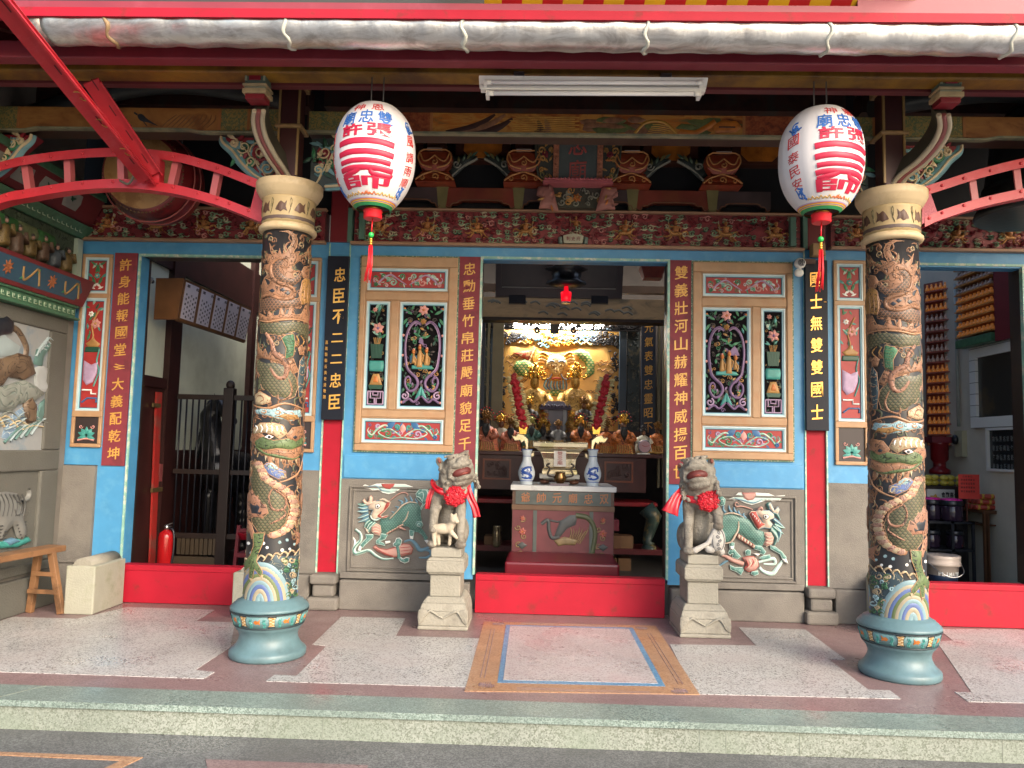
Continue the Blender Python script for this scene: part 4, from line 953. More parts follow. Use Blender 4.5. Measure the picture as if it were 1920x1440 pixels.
for cx,l in((-1.17,'leftmost red lotus bracket, beside the left lantern'),(-.44,'red lotus bracket just left of the name plaque'),(.44,'red lotus bracket just right of the name plaque'),(1.18,'rightmost red lotus bracket, beside the right lantern')):bracket_block(cx,l)
for cx in(-.80,.80):
 for q in(-1,1):
  b=MB();sf=flat(-.04)
  b.m=0;b.relief([(cx+q*.03,3.74),(cx+q*.27,3.74),(cx+q*.28,3.60),(cx+q*.22,3.56),(cx+q*.12,3.66)],sf,.03,.03)
  for k in range(6):
   b.m=1+k%2;leaf(b,cx+q*(.08+.035*k),3.73-.022*k,.07,math.pi/2+q*(.9-.3*k),sf,.03,.02)
  b.m=3;b.ribbon(catmull([(cx+q*.03,3.72),(cx+q*.14,3.655),(cx+q*.25,3.555)],4),sf,.02,.03)
  b.ribbon(catmull(spiral(cx+q*.20,3.66,.035,1.3,0,q,10),2),sf,.016,.03,.02)
  b.build('leaf_strut',[mat('strut_black',(.02,.03,.025),.5),mat('strut_green',(.09,.14,.09),.5),OLIVE,mat('strut_grey',(.24,.24,.19),.5)],UW)
def tilted(Y,Zb,k):
 return lambda u,v,h:Vector((u,Y-h-(v-Zb)*k,v))
PLX=(at(1037,300,-.2).x+at(1131,300,-.2).x)/2
pl=thing('name_plaque','black upright name plaque with red carved frame above the middle doorway','plaque',(PLX,-.15,3.49))
sf=tilted(-.12,3.49,.22)
z0,z1=3.50,4.22
b=MB();b.prism([(PLX-.16,z0),(PLX+.16,z0),(PLX+.16,z1),(PLX-.16,z1)],sf,0,.03);b.build('board',mat('plaque_black',(.085,.105,.098),.45,var=.2),pl)
b=MB()
FRM=mat('plaque_red',(.42,.15,.075),.5,var=.4,vscale=40)
for u0,u1,v0,v1 in((-.20,-.155,z0-.03,z1+.03),(.155,.20,z0-.03,z1+.03),(-.155,.155,z0-.04,z0+.01),(-.155,.155,z1-.01,z1+.03)):b.prism([(PLX+u0,v0),(PLX+u1,v0),(PLX+u1,v1),(PLX+u0,v1)],sf,0,.05)
for q in(-1,1):
 for k in range(14):b.ribbon(catmull(spiral(PLX+q*.178,z0+.02+k*.05,.016,1,k,1,7),1),sf,.012,.010,.05)
b.build('frame',FRM,pl,bevel=.004)
b=MB()
for i,ch in enumerate('雙忠廟'):put(b,ch,sf,PLX-.005,at(1085,318,-.2).z+(2-i)*.205,.15,.165,.008,.03,.006,.06)
b.build('lettering',mat('plaque_letter',(.45,.085,.07),.45),pl)
WM=[mat('wing_black',(.05,.05,.035),.5,var=.3),mat('wing_gold',(.42,.22,.06),.4,metal=.2,var=.35),MAROON2,OLIVE,ORANGE]
for q in(-1,1):
 b=MB();rn=random.Random(2)
 b.prism([(PLX+q*.20,z0-.05),(PLX+q*.30,z0+.02),(PLX+q*.33,z0+.2),(PLX+q*.33,z0+.5),(PLX+q*.27,z0+.68),(PLX+q*.20,z0+.72)],sf,-.01,.012)
 for k in range(34):
  b.m=rn.choice((1,3,2,4,1));u=PLX+q*rn.uniform(.215,.315);v=z0+rn.uniform(0,.68)
  if k%2:leaf(b,u,v,rn.uniform(.05,.08),rn.uniform(0,6.28),sf,.022,.012)
  else:b.ribbon(catmull(spiral(u,v,rn.uniform(.02,.034),1.2,rn.uniform(0,6),rn.choice((-1,1)),9),2),sf,.014,.018,.012)
 b.m=0;b.ribbon(catmull([(PLX+q*.24,z0-.04),(PLX+q*.32,z0+.06),(PLX+q*.345,z0+.3),(PLX+q*.33,z0+.52),(PLX+q*.26,z0+.70)],5),sf,.022,.026)
 b.build('carved_wing',WM,pl)
b=MB();b.box(PLX-.28,PLX+.28,-.24,-.02,3.455,3.475);b.box(PLX-.27,PLX+.27,-.25,-.02,3.478,3.487)
for k in range(18):b.ell((PLX-.26+k*.0306,-.25,3.487),(.013,.012,.010),6,5)
b.build('shelf',mat('plaque_shelf',(.45,.12,.13),.45,var=.2),pl)
b=MB();sf2=flat(-.14);rn=random.Random(6)
b.m=0;b.box(PLX-.25,PLX+.25,-.12,.0,3.29,3.455)
for q in(-1,1):
 b.m=2;b.relief([(PLX+q*.20,3.45),(PLX+q*.32,3.45),(PLX+q*.33,3.38),(PLX+q*.29,3.36),(PLX+q*.31,3.27),(PLX+q*.24,3.27),(PLX+q*.15,3.25)],sf2,.06,.03)
 for k in range(7):b.m=rn.choice((1,4,2));leaf(b,PLX+q*rn.uniform(.17,.3),rn.uniform(3.27,3.44),.06,rn.uniform(0,6.28),sf2,.03,.05)
for k in range(22):
 b.m=rn.choice((3,0,1,3));b.ribbon(catmull(spiral(PLX+rn.uniform(-.2,.2),rn.uniform(3.31,3.44),rn.uniform(.02,.035),1.2,rn.uniform(0,6),rn.choice((-1,1)),9),2),flat(-.12),.012,.02)
b.m=4;flower(b,PLX,3.37,.04,flat(-.12),4,1,.03)
b.build('bracket_shelf',[WM[0],WM[1],mat('shelf_pink',(.36,.15,.12),.5,var=.3),mat('shelf_grey',(.24,.24,.18),.5),ORANGE],pl)
def painted(name,cols,scale=(3,3,8),dist=.6,rough=.45):
 if name in MATS:return MATS[name]
 M=bpy.data.materials.new(name);M.use_nodes=True;n=M.node_tree.nodes;l=M.node_tree.links
 bs=n['Principled BSDF'];bs.inputs['Roughness'].default_value=rough
 tc=n.new('ShaderNodeTexCoord');mp=n.new('ShaderNodeMapping');mp.inputs['Scale'].default_value=scale
 l.new(tc.outputs['Object'],mp.inputs[0])
 nz=n.new('ShaderNodeTexNoise');nz.inputs['Scale'].default_value=1.;nz.inputs['Detail'].default_value=7;nz.inputs['Distortion'].default_value=dist;nz.inputs['Roughness'].default_value=.6
 l.new(mp.outputs[0],nz.inputs['Vector'])
 r=n.new('ShaderNodeValToRGB');e=r.color_ramp.elements
 e[0].position=.3;e[0].color=(*cols[0],1);e[1].position=.7;e[1].color=(*cols[-1],1)
 for i,c in enumerate(cols[1:-1]):k=e.new(.3+.4*(i+1)/(len(cols)-1));k.color=(*c,1)
 l.new(nz.outputs[0],r.inputs[0]);l.new(r.outputs[0],bs.inputs['Base Color'])
 MATS[name]=M;return M
PAINT=painted('landscape_paint',[(.03,.015,.01),(.30,.08,.015),(.50,.24,.05),(.45,.14,.02),(.14,.11,.04)],(2.2,2,7),1.5)
PAINTR=painted('lacquer_red_paint',[(.10,.02,.01),(.27,.06,.02),(.36,.12,.04)],(30,30,40),.4)
PAINTG=painted('brocade_paint',[(.03,.08,.04),(.38,.25,.07),(.07,.13,.06),(.44,.32,.13)],(26,20,26),2.)
PAINTO=painted('amber_paint',[(.13,.045,.012),(.33,.13,.035),(.42,.19,.05),(.22,.08,.022)],(3,2,6),.8)
BEAMY=-1.25
def beam(x0,x1,z0,z1,label,segs,arch=None):
 t=thing('painted_beam',label,'beam',((x0+x1)/2,BEAMY+.08,z0),'painted beams on the column line')
 y0,y1=BEAMY,BEAMY+.17
 b=MB();b.box(x0,x1,y0+.004,y1,z0,z1+.002);b.build('core',mat('beam_dark',(.05,.022,.014),.5),t)
 for(a,c,M,nm)in segs:
  b=MB();b.box(a+.004,c-.004,y0-.003,y0+.004,z0+.002,z1-.002);b.build(nm,M,t)
 b=MB()
 for(a,c,M,nm)in segs:
  b.box(c-.009,c+.009,y0-.007,y0+.003,z0+.003,z1-.003)
 b.build('gilt_divider',mat('divider_gilt',(.40,.16,.05),.45,var=.2),t)
 b=MB()
 if arch:
  P=[(x0,arch[0]),(arch[2],arch[0]),(arch[2]+arch[4],arch[1]),(arch[3]-arch[4],arch[1]),(arch[3],arch[0]),(x1,arch[0])]
  for(u0,v0),(u1,v1)in zip(P,P[1:]):
   b.hexa([(u0,y0-.03,v0-.013),(u1,y0-.03,v1-.013),(u1,y0+.012,v1-.013),(u0,y0+.012,v0-.013),(u0,y0-.03,v0),(u1,y0-.03,v1),(u1,y0+.012,v1),(u0,y0+.012,v0)])
 else:b.box(x0,x1,y0-.03,y0+.012,z0-.014,z0+.001)
 b.build('lower_moulding',mat('moulding_cream',(.27,.25,.15),.5,var=.25,vscale=5,col2=(.10,.13,.09),c2scale=8,c2lo=.45,c2hi=.7),t)
 return t
BZ0,BZ1=3.43,3.575
bt=beam(-1.90,1.92,BZ0,BZ1,'long painted beam above the middle doorway, between the lanterns',[(-1.89,-1.62,PAINTG,'brocade_end'),(-1.62,-1.05,PAINTR,'red_lacquer_field'),(-1.05,1.05,PAINT,'landscape_field'),(1.05,1.62,PAINTR,'red_lacquer_field'),(1.62,1.91,PAINTG,'brocade_end')])
b=MB();sf=flat(BEAMY-.003);rn=random.Random(8)
PMT=[mat('paint_dark',(.05,.02,.015),.5),mat('paint_moss',(.10,.115,.035),.5,var=.4,vscale=30),mat('paint_rock',(.22,.10,.05),.5,var=.4,vscale=30),mat('paint_gold',(.46,.24,.04),.45,var=.3,vscale=20),mat('paint_flame',(.42,.13,.015),.45,var=.3,vscale=20)]  # first entry: dark brown strokes of the beam picture
for a,c,mi in(((-.95,3.435),(-.62,3.565),0),((-.88,3.435),(-.55,3.565),2),((-.78,3.435),(-.50,3.54),0),((-.35,3.435),(-.33,3.53),0),((-.30,3.44),(-.28,3.535),2)):
 b.m=mi;b.ribbon(catmull([a,((a[0]+c[0])/2+.03,(a[1]+c[1])/2-.02),c],4),sf,.05,.003,0,(.6,.3))
for x0_,x1_,mi in((.02,.48,1),(.30,.52,2),(.62,1.02,1),(-.02,.2,2)):
 for k in range(9):b.m=mi;u=rn.uniform(x0_,x1_);v=rn.uniform(3.45,3.54);b.relief([(u+rn.uniform(.04,.09)*math.cos(a*.9),v+.022*math.sin(a*.9))for a in range(7)],sf,.003,.02,.0005*k)
b.m=3;b.ribbon(catmull([(.32,3.44),(.40,3.52),(.52,3.52),(.60,3.44)],5),sf,.02,.005,.004)
for k in range(5):b.ribbon(catmull([(.40+.01*k,3.44+.016*k),(.48,3.45+.014*k),(.56,3.435+.014*k)],3),sf,.009,.004,.004)
for k in range(9):b.ribbon([(-.52+.02*(k%3),3.445+k*.013),(-.05-.03*(k%2),3.445+k*.013)],sf,.007,.003)
b.m=4;b.ribbon(catmull([(.62,3.46),(.72,3.45),(.80,3.49),(.86,3.53)],5),sf,.04,.005,.004)
b.m=4;b.relief([(.86,3.45),(.84,3.50),(.90,3.54),(1.0,3.535),(1.03,3.50),(1.0,3.46)],sf,.008,.02,.004);b.m=0;b.ribbon([(.88,3.49),(.99,3.49)],sf,.012,.003,.011)
b.build('landscape_painting',PMT,bt)
bl=beam(-4.20,-2.06,BZ0,BZ1+.012,'painted beam over the left bay with two birds on amber ground',[(-4.19,-3.90,PAINTG,'brocade_end'),(-3.90,-2.50,PAINTO,'amber_field'),(-2.50,-2.30,PAINTG,'brocade_field'),(-2.30,-2.07,PAINTG,'brocade_end')],(BZ0-.012,BZ0+.005,-3.85,-2.62,.09))
b=MB()
for u in(-3.20,-3.02):
 b.relief(catmull([(u-.05,3.535),(u-.02,3.54),(u+.02,3.505),(u+.10,3.455),(u+.03,3.48),(u-.02,3.49),(u-.045,3.51)],3,True),sf,.004,.02);b.ribbon([(u-.05,3.535),(u-.075,3.55)],sf,.012,.004);b.ribbon([(u-.01,3.49),(u+.02,3.455)],sf,.006,.004)
b.build('painted_birds',mat('bird_ink',(.03,.03,.035),.5),bl)
b=MB();
for k in range(10):b.ribbon(catmull([(-2.9+k*.035,3.45),(-2.85+k*.035,3.50),(-2.80+k*.03,3.54)],3),sf,.010,.003,0,(.4,.4))
b.build('painted_reeds',mat('reed_brown',(.18,.075,.02),.5),bl)
br=beam(2.06,4.20,BZ0+.01,BZ1+.012,'painted beam over the right bay, ending at the curved bracket arm',[(2.07,2.30,PAINTG,'brocade_end'),(2.30,2.50,PAINTG,'brocade_field'),(2.50,3.9,PAINTO,'amber_field'),(3.9,4.19,PAINTG,'brocade_end')],(BZ0-.002,BZ0+.015,2.62,3.85,.09))
QM=[mat('spandrel_dark',(.03,.045,.045),.5,var=.3),mat('spandrel_blue',(.14,.30,.34),.45,var=.25,vscale=14),CREAM,MAROON2,GREEN,DGREEN]
def spandrel(x,s,drop,wid,label,kind='bird',Y=BEAMY):
 t=thing('scroll_spandrel',label,'bracket',(x,Y+.06,BZ0-.05),'scroll brackets under the painted beams')
 zt=BZ0-.036;sf=flat(Y+.03);X=lambda a:x+s*a*wid;Z=lambda c:zt-c*drop
 if kind=='bird':out=[(0,0),(1,0),(.97,.12),(.80,.30),(.62,.58),(.40,.82),(.12,1),(0,1)]
 else:out=[(0,0),(.9,0),(1,.10),(.86,.22),(.9,.38),(.74,.5),(.86,.66),(.98,.78),(.86,.95),(.4,1),(0,.95)]
 b=MB();b.prism([(X(a),Z(c))for a,c in catmull([Vector(p)for p in out],3,False)],sf,-.08,.0);b.build('board',QM[0]if kind!='bird' else QM[3],t)
 b=MB();
 edge=[(X(p.x),Z(p.y))for p in catmull([Vector(p)for p in out[1:-1]],5)]
 b.m=1;b.ribbon(edge,sf,.075,.024,0,(.6,.6));b.m=2;b.ribbon(edge,sf,.018,.016,.018)
 rn=random.Random(3)
 for(a,c,r,d,mi)in((.35,.30,.20,1,3),(.62,.22,.13,-1,4),(.22,.66,.14,1,1),(.5,.52,.10,-1,4),(.78,.13,.08,1,2)):
  b.m=mi;b.ribbon(catmull(spiral(X(a),Z(c),r*wid,1.5,rn.uniform(0,6),d*s,14),2),sf,.03,.022,.002,(.4,.7))
  b.m=2;b.ribbon(catmull(spiral(X(a),Z(c),r*wid*.86,1.4,rn.uniform(0,6),d*s,14),2),sf,.010,.010,.018)
 for k in range(34):
  b.m=rn.choice((4,1,5,2,1,3));a=rn.uniform(.05,.85);c=rn.uniform(.06,.9)*(1-a*.75);leaf(b,X(a),Z(c),.085,rn.uniform(0,6.28),sf,.02,.006)
 b.m=2
 for k in range(4):b.ribbon(catmull([(X(.15+.13*k),Z(.95-.2*k)),(X(.28+.13*k),Z(.75-.2*k)),(X(.30+.12*k),Z(.5-.14*k))],4),sf,.014,.022,.004,(.5,.3))
 b.build('scroll_carving',QM,t)
spandrel(-2.07,-1,.33,.42,'pale blue scroll bracket left of the left column top','bird')
spandrel(-4.17,1,.33,.36,'pale blue scroll bracket at the far left end of its beam','bird')
spandrel(-1.87,1,.34,.27,'green and red scroll bracket beside the left lantern','swirl')
spandrel(1.88,-1,.34,.27,'green and red scroll bracket beside the right lantern','swirl')
spandrel(2.07,1,.33,.42,'scroll bracket right of the right column top','bird')
PSY=-1.31
for s in(-1,1):
 t=thing('short_post','dark red short post above the %s column capital'%('left' if s<0 else 'right'),'post',(s*1.975,PSY,3.03),'short posts on the columns')
 b=MB();b.box(s*1.915,s*2.045,PSY-.07,PSY+.07,2.99,3.95);b.build('shaft',mat('post_dark',(.05,.012,.012),.5,var=.2),t,bevel=.012)
 b=MB()
 for e in(1.909,2.038):b.box(s*e,s*(e+.013),PSY-.078,PSY-.062,3.08,3.80)
 b.build('gilt_edge',mat('edge_gilt',(.30,.19,.07),.45,var=.2),t)
 for e,z0,z1 in((.09,3.40,3.425),(.088,3.70,3.76)):MB().box(s*(1.98-e),s*(1.98+e),PSY-e,PSY+e,z0,z1).build('collar',mat('collar_gold',(.33,.21,.09),.45,var=.3,vscale=30),t,bevel=.008)
def arm(s):
 t=thing('curved_arm','curved bracket arm with cream edges rising over the %s column'%('left' if s<0 else 'right'),'bracket',(s*2.0,-1.45,3.05),'curved bracket arms')
 pl_=[((548,338),-1.34),((528,300),-1.44),((505,265),-1.55),((487,230),-1.66),((480,200),-1.75),((482,178),-1.83)]
 if s>0:pl_=[((1668,352),-1.34),((1695,308),-1.44),((1735,275),-1.55),((1765,240),-1.66),((1778,210),-1.75),((1776,185),-1.83)]
 c=catmull([at(*p,y)for p,y in pl_],5)
 w_=.07
 b=MB();b.m=0
 for i in range(len(c)-1):
  p,q=c[i],c[i+1]
  P=[]
  for o in(p,q):P+=[(o.x-w_/2,o.y+.05,o.z-.075),(o.x+w_/2,o.y+.05,o.z-.075),(o.x+w_/2,o.y+.13,o.z+.02),(o.x-w_/2,o.y+.13,o.z+.02)]
  b.hexa(P)
 b.build('body',mat('arm_dark',(.055,.05,.035),.55,var=.3),t)
 b=MB();b.smooth=True
 for off,mi in((-.028,0),(0,1),(.028,0)):
  b.m=mi;b.tube([Vector((p.x+off,p.y+.045,p.z-.078))for p in c],[.017-.004*abs(i/len(c)-.5)for i in range(len(c))],8)
 b.build('edge_bead',[mat('arm_cream',(.38,.33,.24),.45,var=.15,vscale=5),mat('arm_maroon',(.20,.06,.06),.45)],t)
 o=c[-1]
 b=MB();
 for k,(hw,z0,z1,mi)in enumerate(((.058,-.02,.012,3),(.072,.012,.04,0),(.062,.04,.055,2),(.072,.055,.07,0),(.062,.07,.16,1),(.07,.16,.18,0))):
  b.m=mi;b.box(o.x-hw,o.x+hw,o.y-hw+.02,o.y+hw,o.z+z0-.02,o.z+z1-.02)
 sfa=flat(o.y-.044)
 b.m=2;b.ribbon([(o.x-.055,o.z+.066),(o.x-.055,o.z+.13),(o.x+.055,o.z+.13),(o.x+.055,o.z+.066)],sfa,.016,.008)
 b.m=3;b.prism([(o.x-.035,o.z+.07),(o.x+.035,o.z+.07),(o.x+.035,o.z+.115),(o.x-.035,o.z+.115)],sfa,0,.008)
 b.build('cap_block',[mat('cap_cream',(.42,.33,.18),.5,var=.2,vscale=20),mat('cap_green',(.09,.13,.10),.5),mat('cap_edge',(.30,.32,.22),.5),MAROON2],t,bevel=.006)
arm(-1);arm(1)
def line_pts(p0,p1,Y):return at(*p0,Y),at(*p1,Y)
PY=-1.92
a=at(0,128,PY);c=at(1920,146,PY)
t=thing('eaves_purlin','dull yellow purlin under the maroon beam, lanterns hang from it','beam',(0,PY,a.z))
b=MB();zl,zr=at(300,135,PY).z,at(1500,150,PY).z
zb_=3.40;
b.box(-5.2,5.2,PY,PY+.14,at(960,152,PY+.08).z,at(960,120,PY).z+.05);b.build('purlin_face',YELLOW,t,bevel=.01)
b=MB();b.box(-5.2,5.2,PY+.145,PY+.20,at(960,152,PY+.08).z-.01,at(960,120,PY).z+.05);b.build('purlin_strip',mat('purlin_maroon',(.12,.02,.025),.5),t)
FY=-2.14
fz0,fz1=at(960,130,FY+.09).z,at(960,92,FY).z
t=MB().box(-5.4,5.4,FY,FY+.09,fz0,fz1+.03).build('fascia_beam',FASCIA,None,bevel=.008,loc=(0,FY,fz0));tag(t,'long maroon beam running under the silver gutter','beam')
GY=-2.36
gl,gr=at(96,49,GY),at(1990,70,GY)
gmat=bpy.data.materials.new('galvanised');gmat.use_nodes=True
n=gmat.node_tree.nodes;l=gmat.node_tree.links;bs=n['Principled BSDF'];bs.inputs['Metallic'].default_value=.85
tc=n.new('ShaderNodeTexCoord');mp=n.new('ShaderNodeMapping');mp.inputs['Scale'].default_value=(2.2,6,6);l.new(tc.outputs['Object'],mp.inputs[0])
nz=n.new('ShaderNodeTexNoise');nz.inputs['Scale'].default_value=2.;nz.inputs['Detail'].default_value=9;nz.inputs['Roughness'].default_value=.7;nz.inputs['Distortion'].default_value=.6;l.new(mp.outputs[0],nz.inputs['Vector'])
r=n.new('ShaderNodeValToRGB');e=r.color_ramp.elements;e[0].position=.36;e[0].color=(.40,.375,.35,1);e[1].position=.56;e[1].color=(.70,.69,.66,1)
l.new(nz.outputs[0],r.inputs[0]);l.new(r.outputs[0],bs.inputs['Base Color'])
mr=n.new('ShaderNodeMapRange');mr.inputs[3].default_value=.48;mr.inputs[4].default_value=.22;l.new(nz.outputs[0],mr.inputs[0]);l.new(mr.outputs[0],bs.inputs['Roughness'])
m2=n.new('ShaderNodeMapping');m2.inputs['Scale'].default_value=(4,2,2);l.new(tc.outputs['Object'],m2.inputs[0])
n3=n.new('ShaderNodeTexNoise');n3.inputs['Scale'].default_value=2;n3.inputs['Detail'].default_value=5;l.new(m2.outputs[0],n3.inputs['Vector'])
bp=n.new('ShaderNodeBump');bp.inputs['Strength'].default_value=.28;bp.inputs['Distance'].default_value=.04;l.new(n3.outputs[0],bp.inputs['Height']);l.new(bp.outputs[0],bs.inputs['Normal'])
gt=thing('rain_gutter','dented silver half round gutter along the eaves','gutter',(0,GY,gl.z))
b=MB();d=(gr-gl);L=d.length;d.normalize();GR=.098
N=150;ring=26
rn=random.Random(1)
for i in range(N+1):
 p=gl+d*(L*i/N);wob=.003*math.sin(i*.9)+.002*rn.uniform(-1,1)
 for k in range(ring):
  a_=2*math.pi*k/ring;b.v.append(p+Vector((0,math.cos(a_)*(GR+wob)*1.05,math.sin(a_)*(GR+wob))))
b.smooth=True
for i in range(N):
 for k in range(ring):b.face((i*ring+k,i*ring+(k+1)%ring,(i+1)*ring+(k+1)%ring,(i+1)*ring+k))
b.smooth=False;b.face(list(range(ring))[::-1]);b.face([N*ring+k for k in range(ring)])
b.build('trough',gmat,gt)
b=MB();q=gl;b.smooth=True
b.tube([q+d*.02,q-d*.05,q-d*.10+Vector((0,.03,.01)),q-d*.13+Vector((0,.10,.02))],[.100,.102,.098,.085],20)
b.build('end_elbow',mat('elbow_metal',(.25,.20,.19),.35,metal=.8,var=.3,col2=(.6,.58,.52),c2scale=5),gt)
for px,mm in((198,1),(533,0),(868,0),(1212,0),(1556,0),(1902,0),(320,2)):
 if mm==2:continue
 p=at(px,60,GY-.09);x=p.x;tt=(x-gl.x)/(gr.x-gl.x);cz=gl.z+(gr.z-gl.z)*tt
 b=MB();pts=[];rr=random.Random(px)
 for k in range(17):
  a_=R_(100)+R_(200)*k/16;pts.append(Vector((x+.012*math.sin(k*1.3+px)+.008*(k-8)/8,GY+math.cos(a_)*(GR*1.05+.002),cz+math.sin(a_)*(GR+.002))))
 b.tube(pts,[rr.uniform(.008,.013)for _ in pts],6)
 b.build('joint_band',mat('rust_band',(.28,.19,.10),.6)if mm else mat('sealant',(.55,.55,.47),.55,var=.12),gt)
t=MB().box(gl.x,gr.x,GY-.06,GY+.10,gl.z+.094,gl.z+.106).build('gutter_rim',mat('rust',(.16,.10,.06),.7,var=.4,vscale=20),gt)
RY=-2.48
z0_,z1_=at(960,36,RY).z,at(960,19,RY).z
t=thing('eaves_board','bright red trim board above the gutter','board',(0,RY,z0_))
b=MB();b.box(-5.4,5.4,RY,RY+.05,z0_,z1_);b.build('face',RED,t)
b=MB();b.box(-5.4,5.4,RY+.01,RY+.06,z1_+.001,at(960,5,RY).z);b.build('top_strip',FASCIA,t)
for xa_,xb_,M_ in((-5.4,-.62,mat('strip_slate',(.035,.035,.03),.7)),(1.30,5.4,FASCIA)):MB().box(xa_,xb_,RY+.012,RY+.05,at(960,5,RY).z+.001,at(960,5,RY).z+.14).build('raised_strip',M_,t)
YEL=mat('stripe_yellow',(.62,.36,.01),.5,var=.1);STR=mat('stripe_red',(.45,.01,.012),.5,var=.1)
t=thing('striped_awning','red and yellow striped soffit edge at the very top','awning',(0,RY,z1_))
for mi,M in((0,YEL),(1,STR)):
 b=MB()
 for k in range(-8,15):
  if(k%2)==mi:
   x=k*.106;b.hexa([(x,RY+.05,z1_+.05),(x+.106,RY+.05,z1_+.05),(x+.15,RY-.5,z1_+.42),(x+.044,RY-.5,z1_+.42),(x,RY+.05,z1_+.06),(x+.106,RY+.05,z1_+.06),(x+.15,RY-.5,z1_+.43),(x+.044,RY-.5,z1_+.43)])
 b.build('stripes',M,t)
ROOFM=mat('roof_dark',(.02,.015,.014),.7,var=.3)
t=thing('porch_roof','dark sloping roof over the porch, rafters below','roof',(0,-2.3,3.6))
b=MB();b.hexa([(-5.4,-2.33,3.66),(5.4,-2.33,3.66),(5.4,.55,4.72),(-5.4,.55,4.72),(-5.4,-2.33,3.72),(5.4,-2.33,3.72),(5.4,.55,4.78),(-5.4,.55,4.78)]);b.build('boards',ROOFM,t)
for k in range(-13,14):
 x=k*.38;b=MB();b.hexa([(x-.04,-2.2,3.62),(x+.04,-2.2,3.62),(x+.04,.1,4.48),(x-.04,.1,4.48),(x-.04,-2.2,3.70),(x+.04,-2.2,3.70),(x+.04,.1,4.56),(x-.04,.1,4.56)]);b.build('rafter',mat('rafter_red',(.09,.012,.012),.5,var=.2),t)
t=thing('inner_beam','dark inner beam with small bracket sets behind the painted beam','beam',(0,-.62,3.8))
IBM=painted('inner_paint',[(.012,.008,.008),(.05,.02,.015),(.03,.035,.03)],(6,3,6))
for(x0,x1)in((-4.2,-2.07),(-1.95,1.95),(2.07,4.2)):
 b=MB();b.box(x0,x1,-.70,-.55,3.86,4.02);b.build('beam_board',IBM,t)
rn=random.Random(12)
for k in range(-9,10):
 x=k*.42+.1
 if abs(abs(x)-2)<.12:continue
 b=MB();b.m=0;b.hexa([(x-.06,-.74,4.02),(x+.06,-.74,4.02),(x+.06,-.52,4.02),(x-.06,-.52,4.02),(x-.11,-.79,4.09),(x+.11,-.79,4.09),(x+.11,-.5,4.09),(x-.11,-.5,4.09)])
 b.box(x-.11,x+.11,-.79,-.5,4.09,4.13);b.m=1;b.box(x-.10,x+.10,-.795,-.785,4.10,4.122)
 b.m=2;b.ribbon(catmull(spiral(x+.2,4.09,.05,1.2,1,1,10),2),flat(-.66),.025,.03)
 b.build('bracket_set',[mat('set_dark',(.09,.04,.025),.5,var=.3),mat('set_gold',(.5,.24,.06),.45,var=.3),mat('set_green',(.05,.07,.05),.5)],t)
for s in(-1,1):
 t=MB();t.tube(catmull([(s*4.2,-.9,3.62),(s*3.5,-.9,3.86),(s*2.9,-.9,3.93),(s*2.05,-.9,3.80)],8),[.075]*25,12)
 o=t.build('tie_beam',mat('tie_dark',(.022,.028,.03),.5,var=.3),None,loc=(s*3.1,-.9,3.7));tag(o,'dark curved tie beam above the %s bay'%('left' if s<0 else 'right'),'beam')
KM=[STONE,mat('beast_green',(.075,.19,.165),.6,var=.3,vscale=30,col2=(.17,.31,.27),c2scale=40),mat('beast_pale',(.42,.55,.50),.6,var=.15),mat('beast_pink',(.42,.23,.19),.6,var=.2),mat('beast_cream',(.50,.40,.31),.6,var=.15),mat('beast_red',(.30,.05,.04),.6),mat('beast_blue',(.12,.23,.30),.6,var=.25),WHITE,BLACK,scales('beast_scales',(.065,.165,.135),(.12,.235,.195),(.035,.09,.08),.022)]
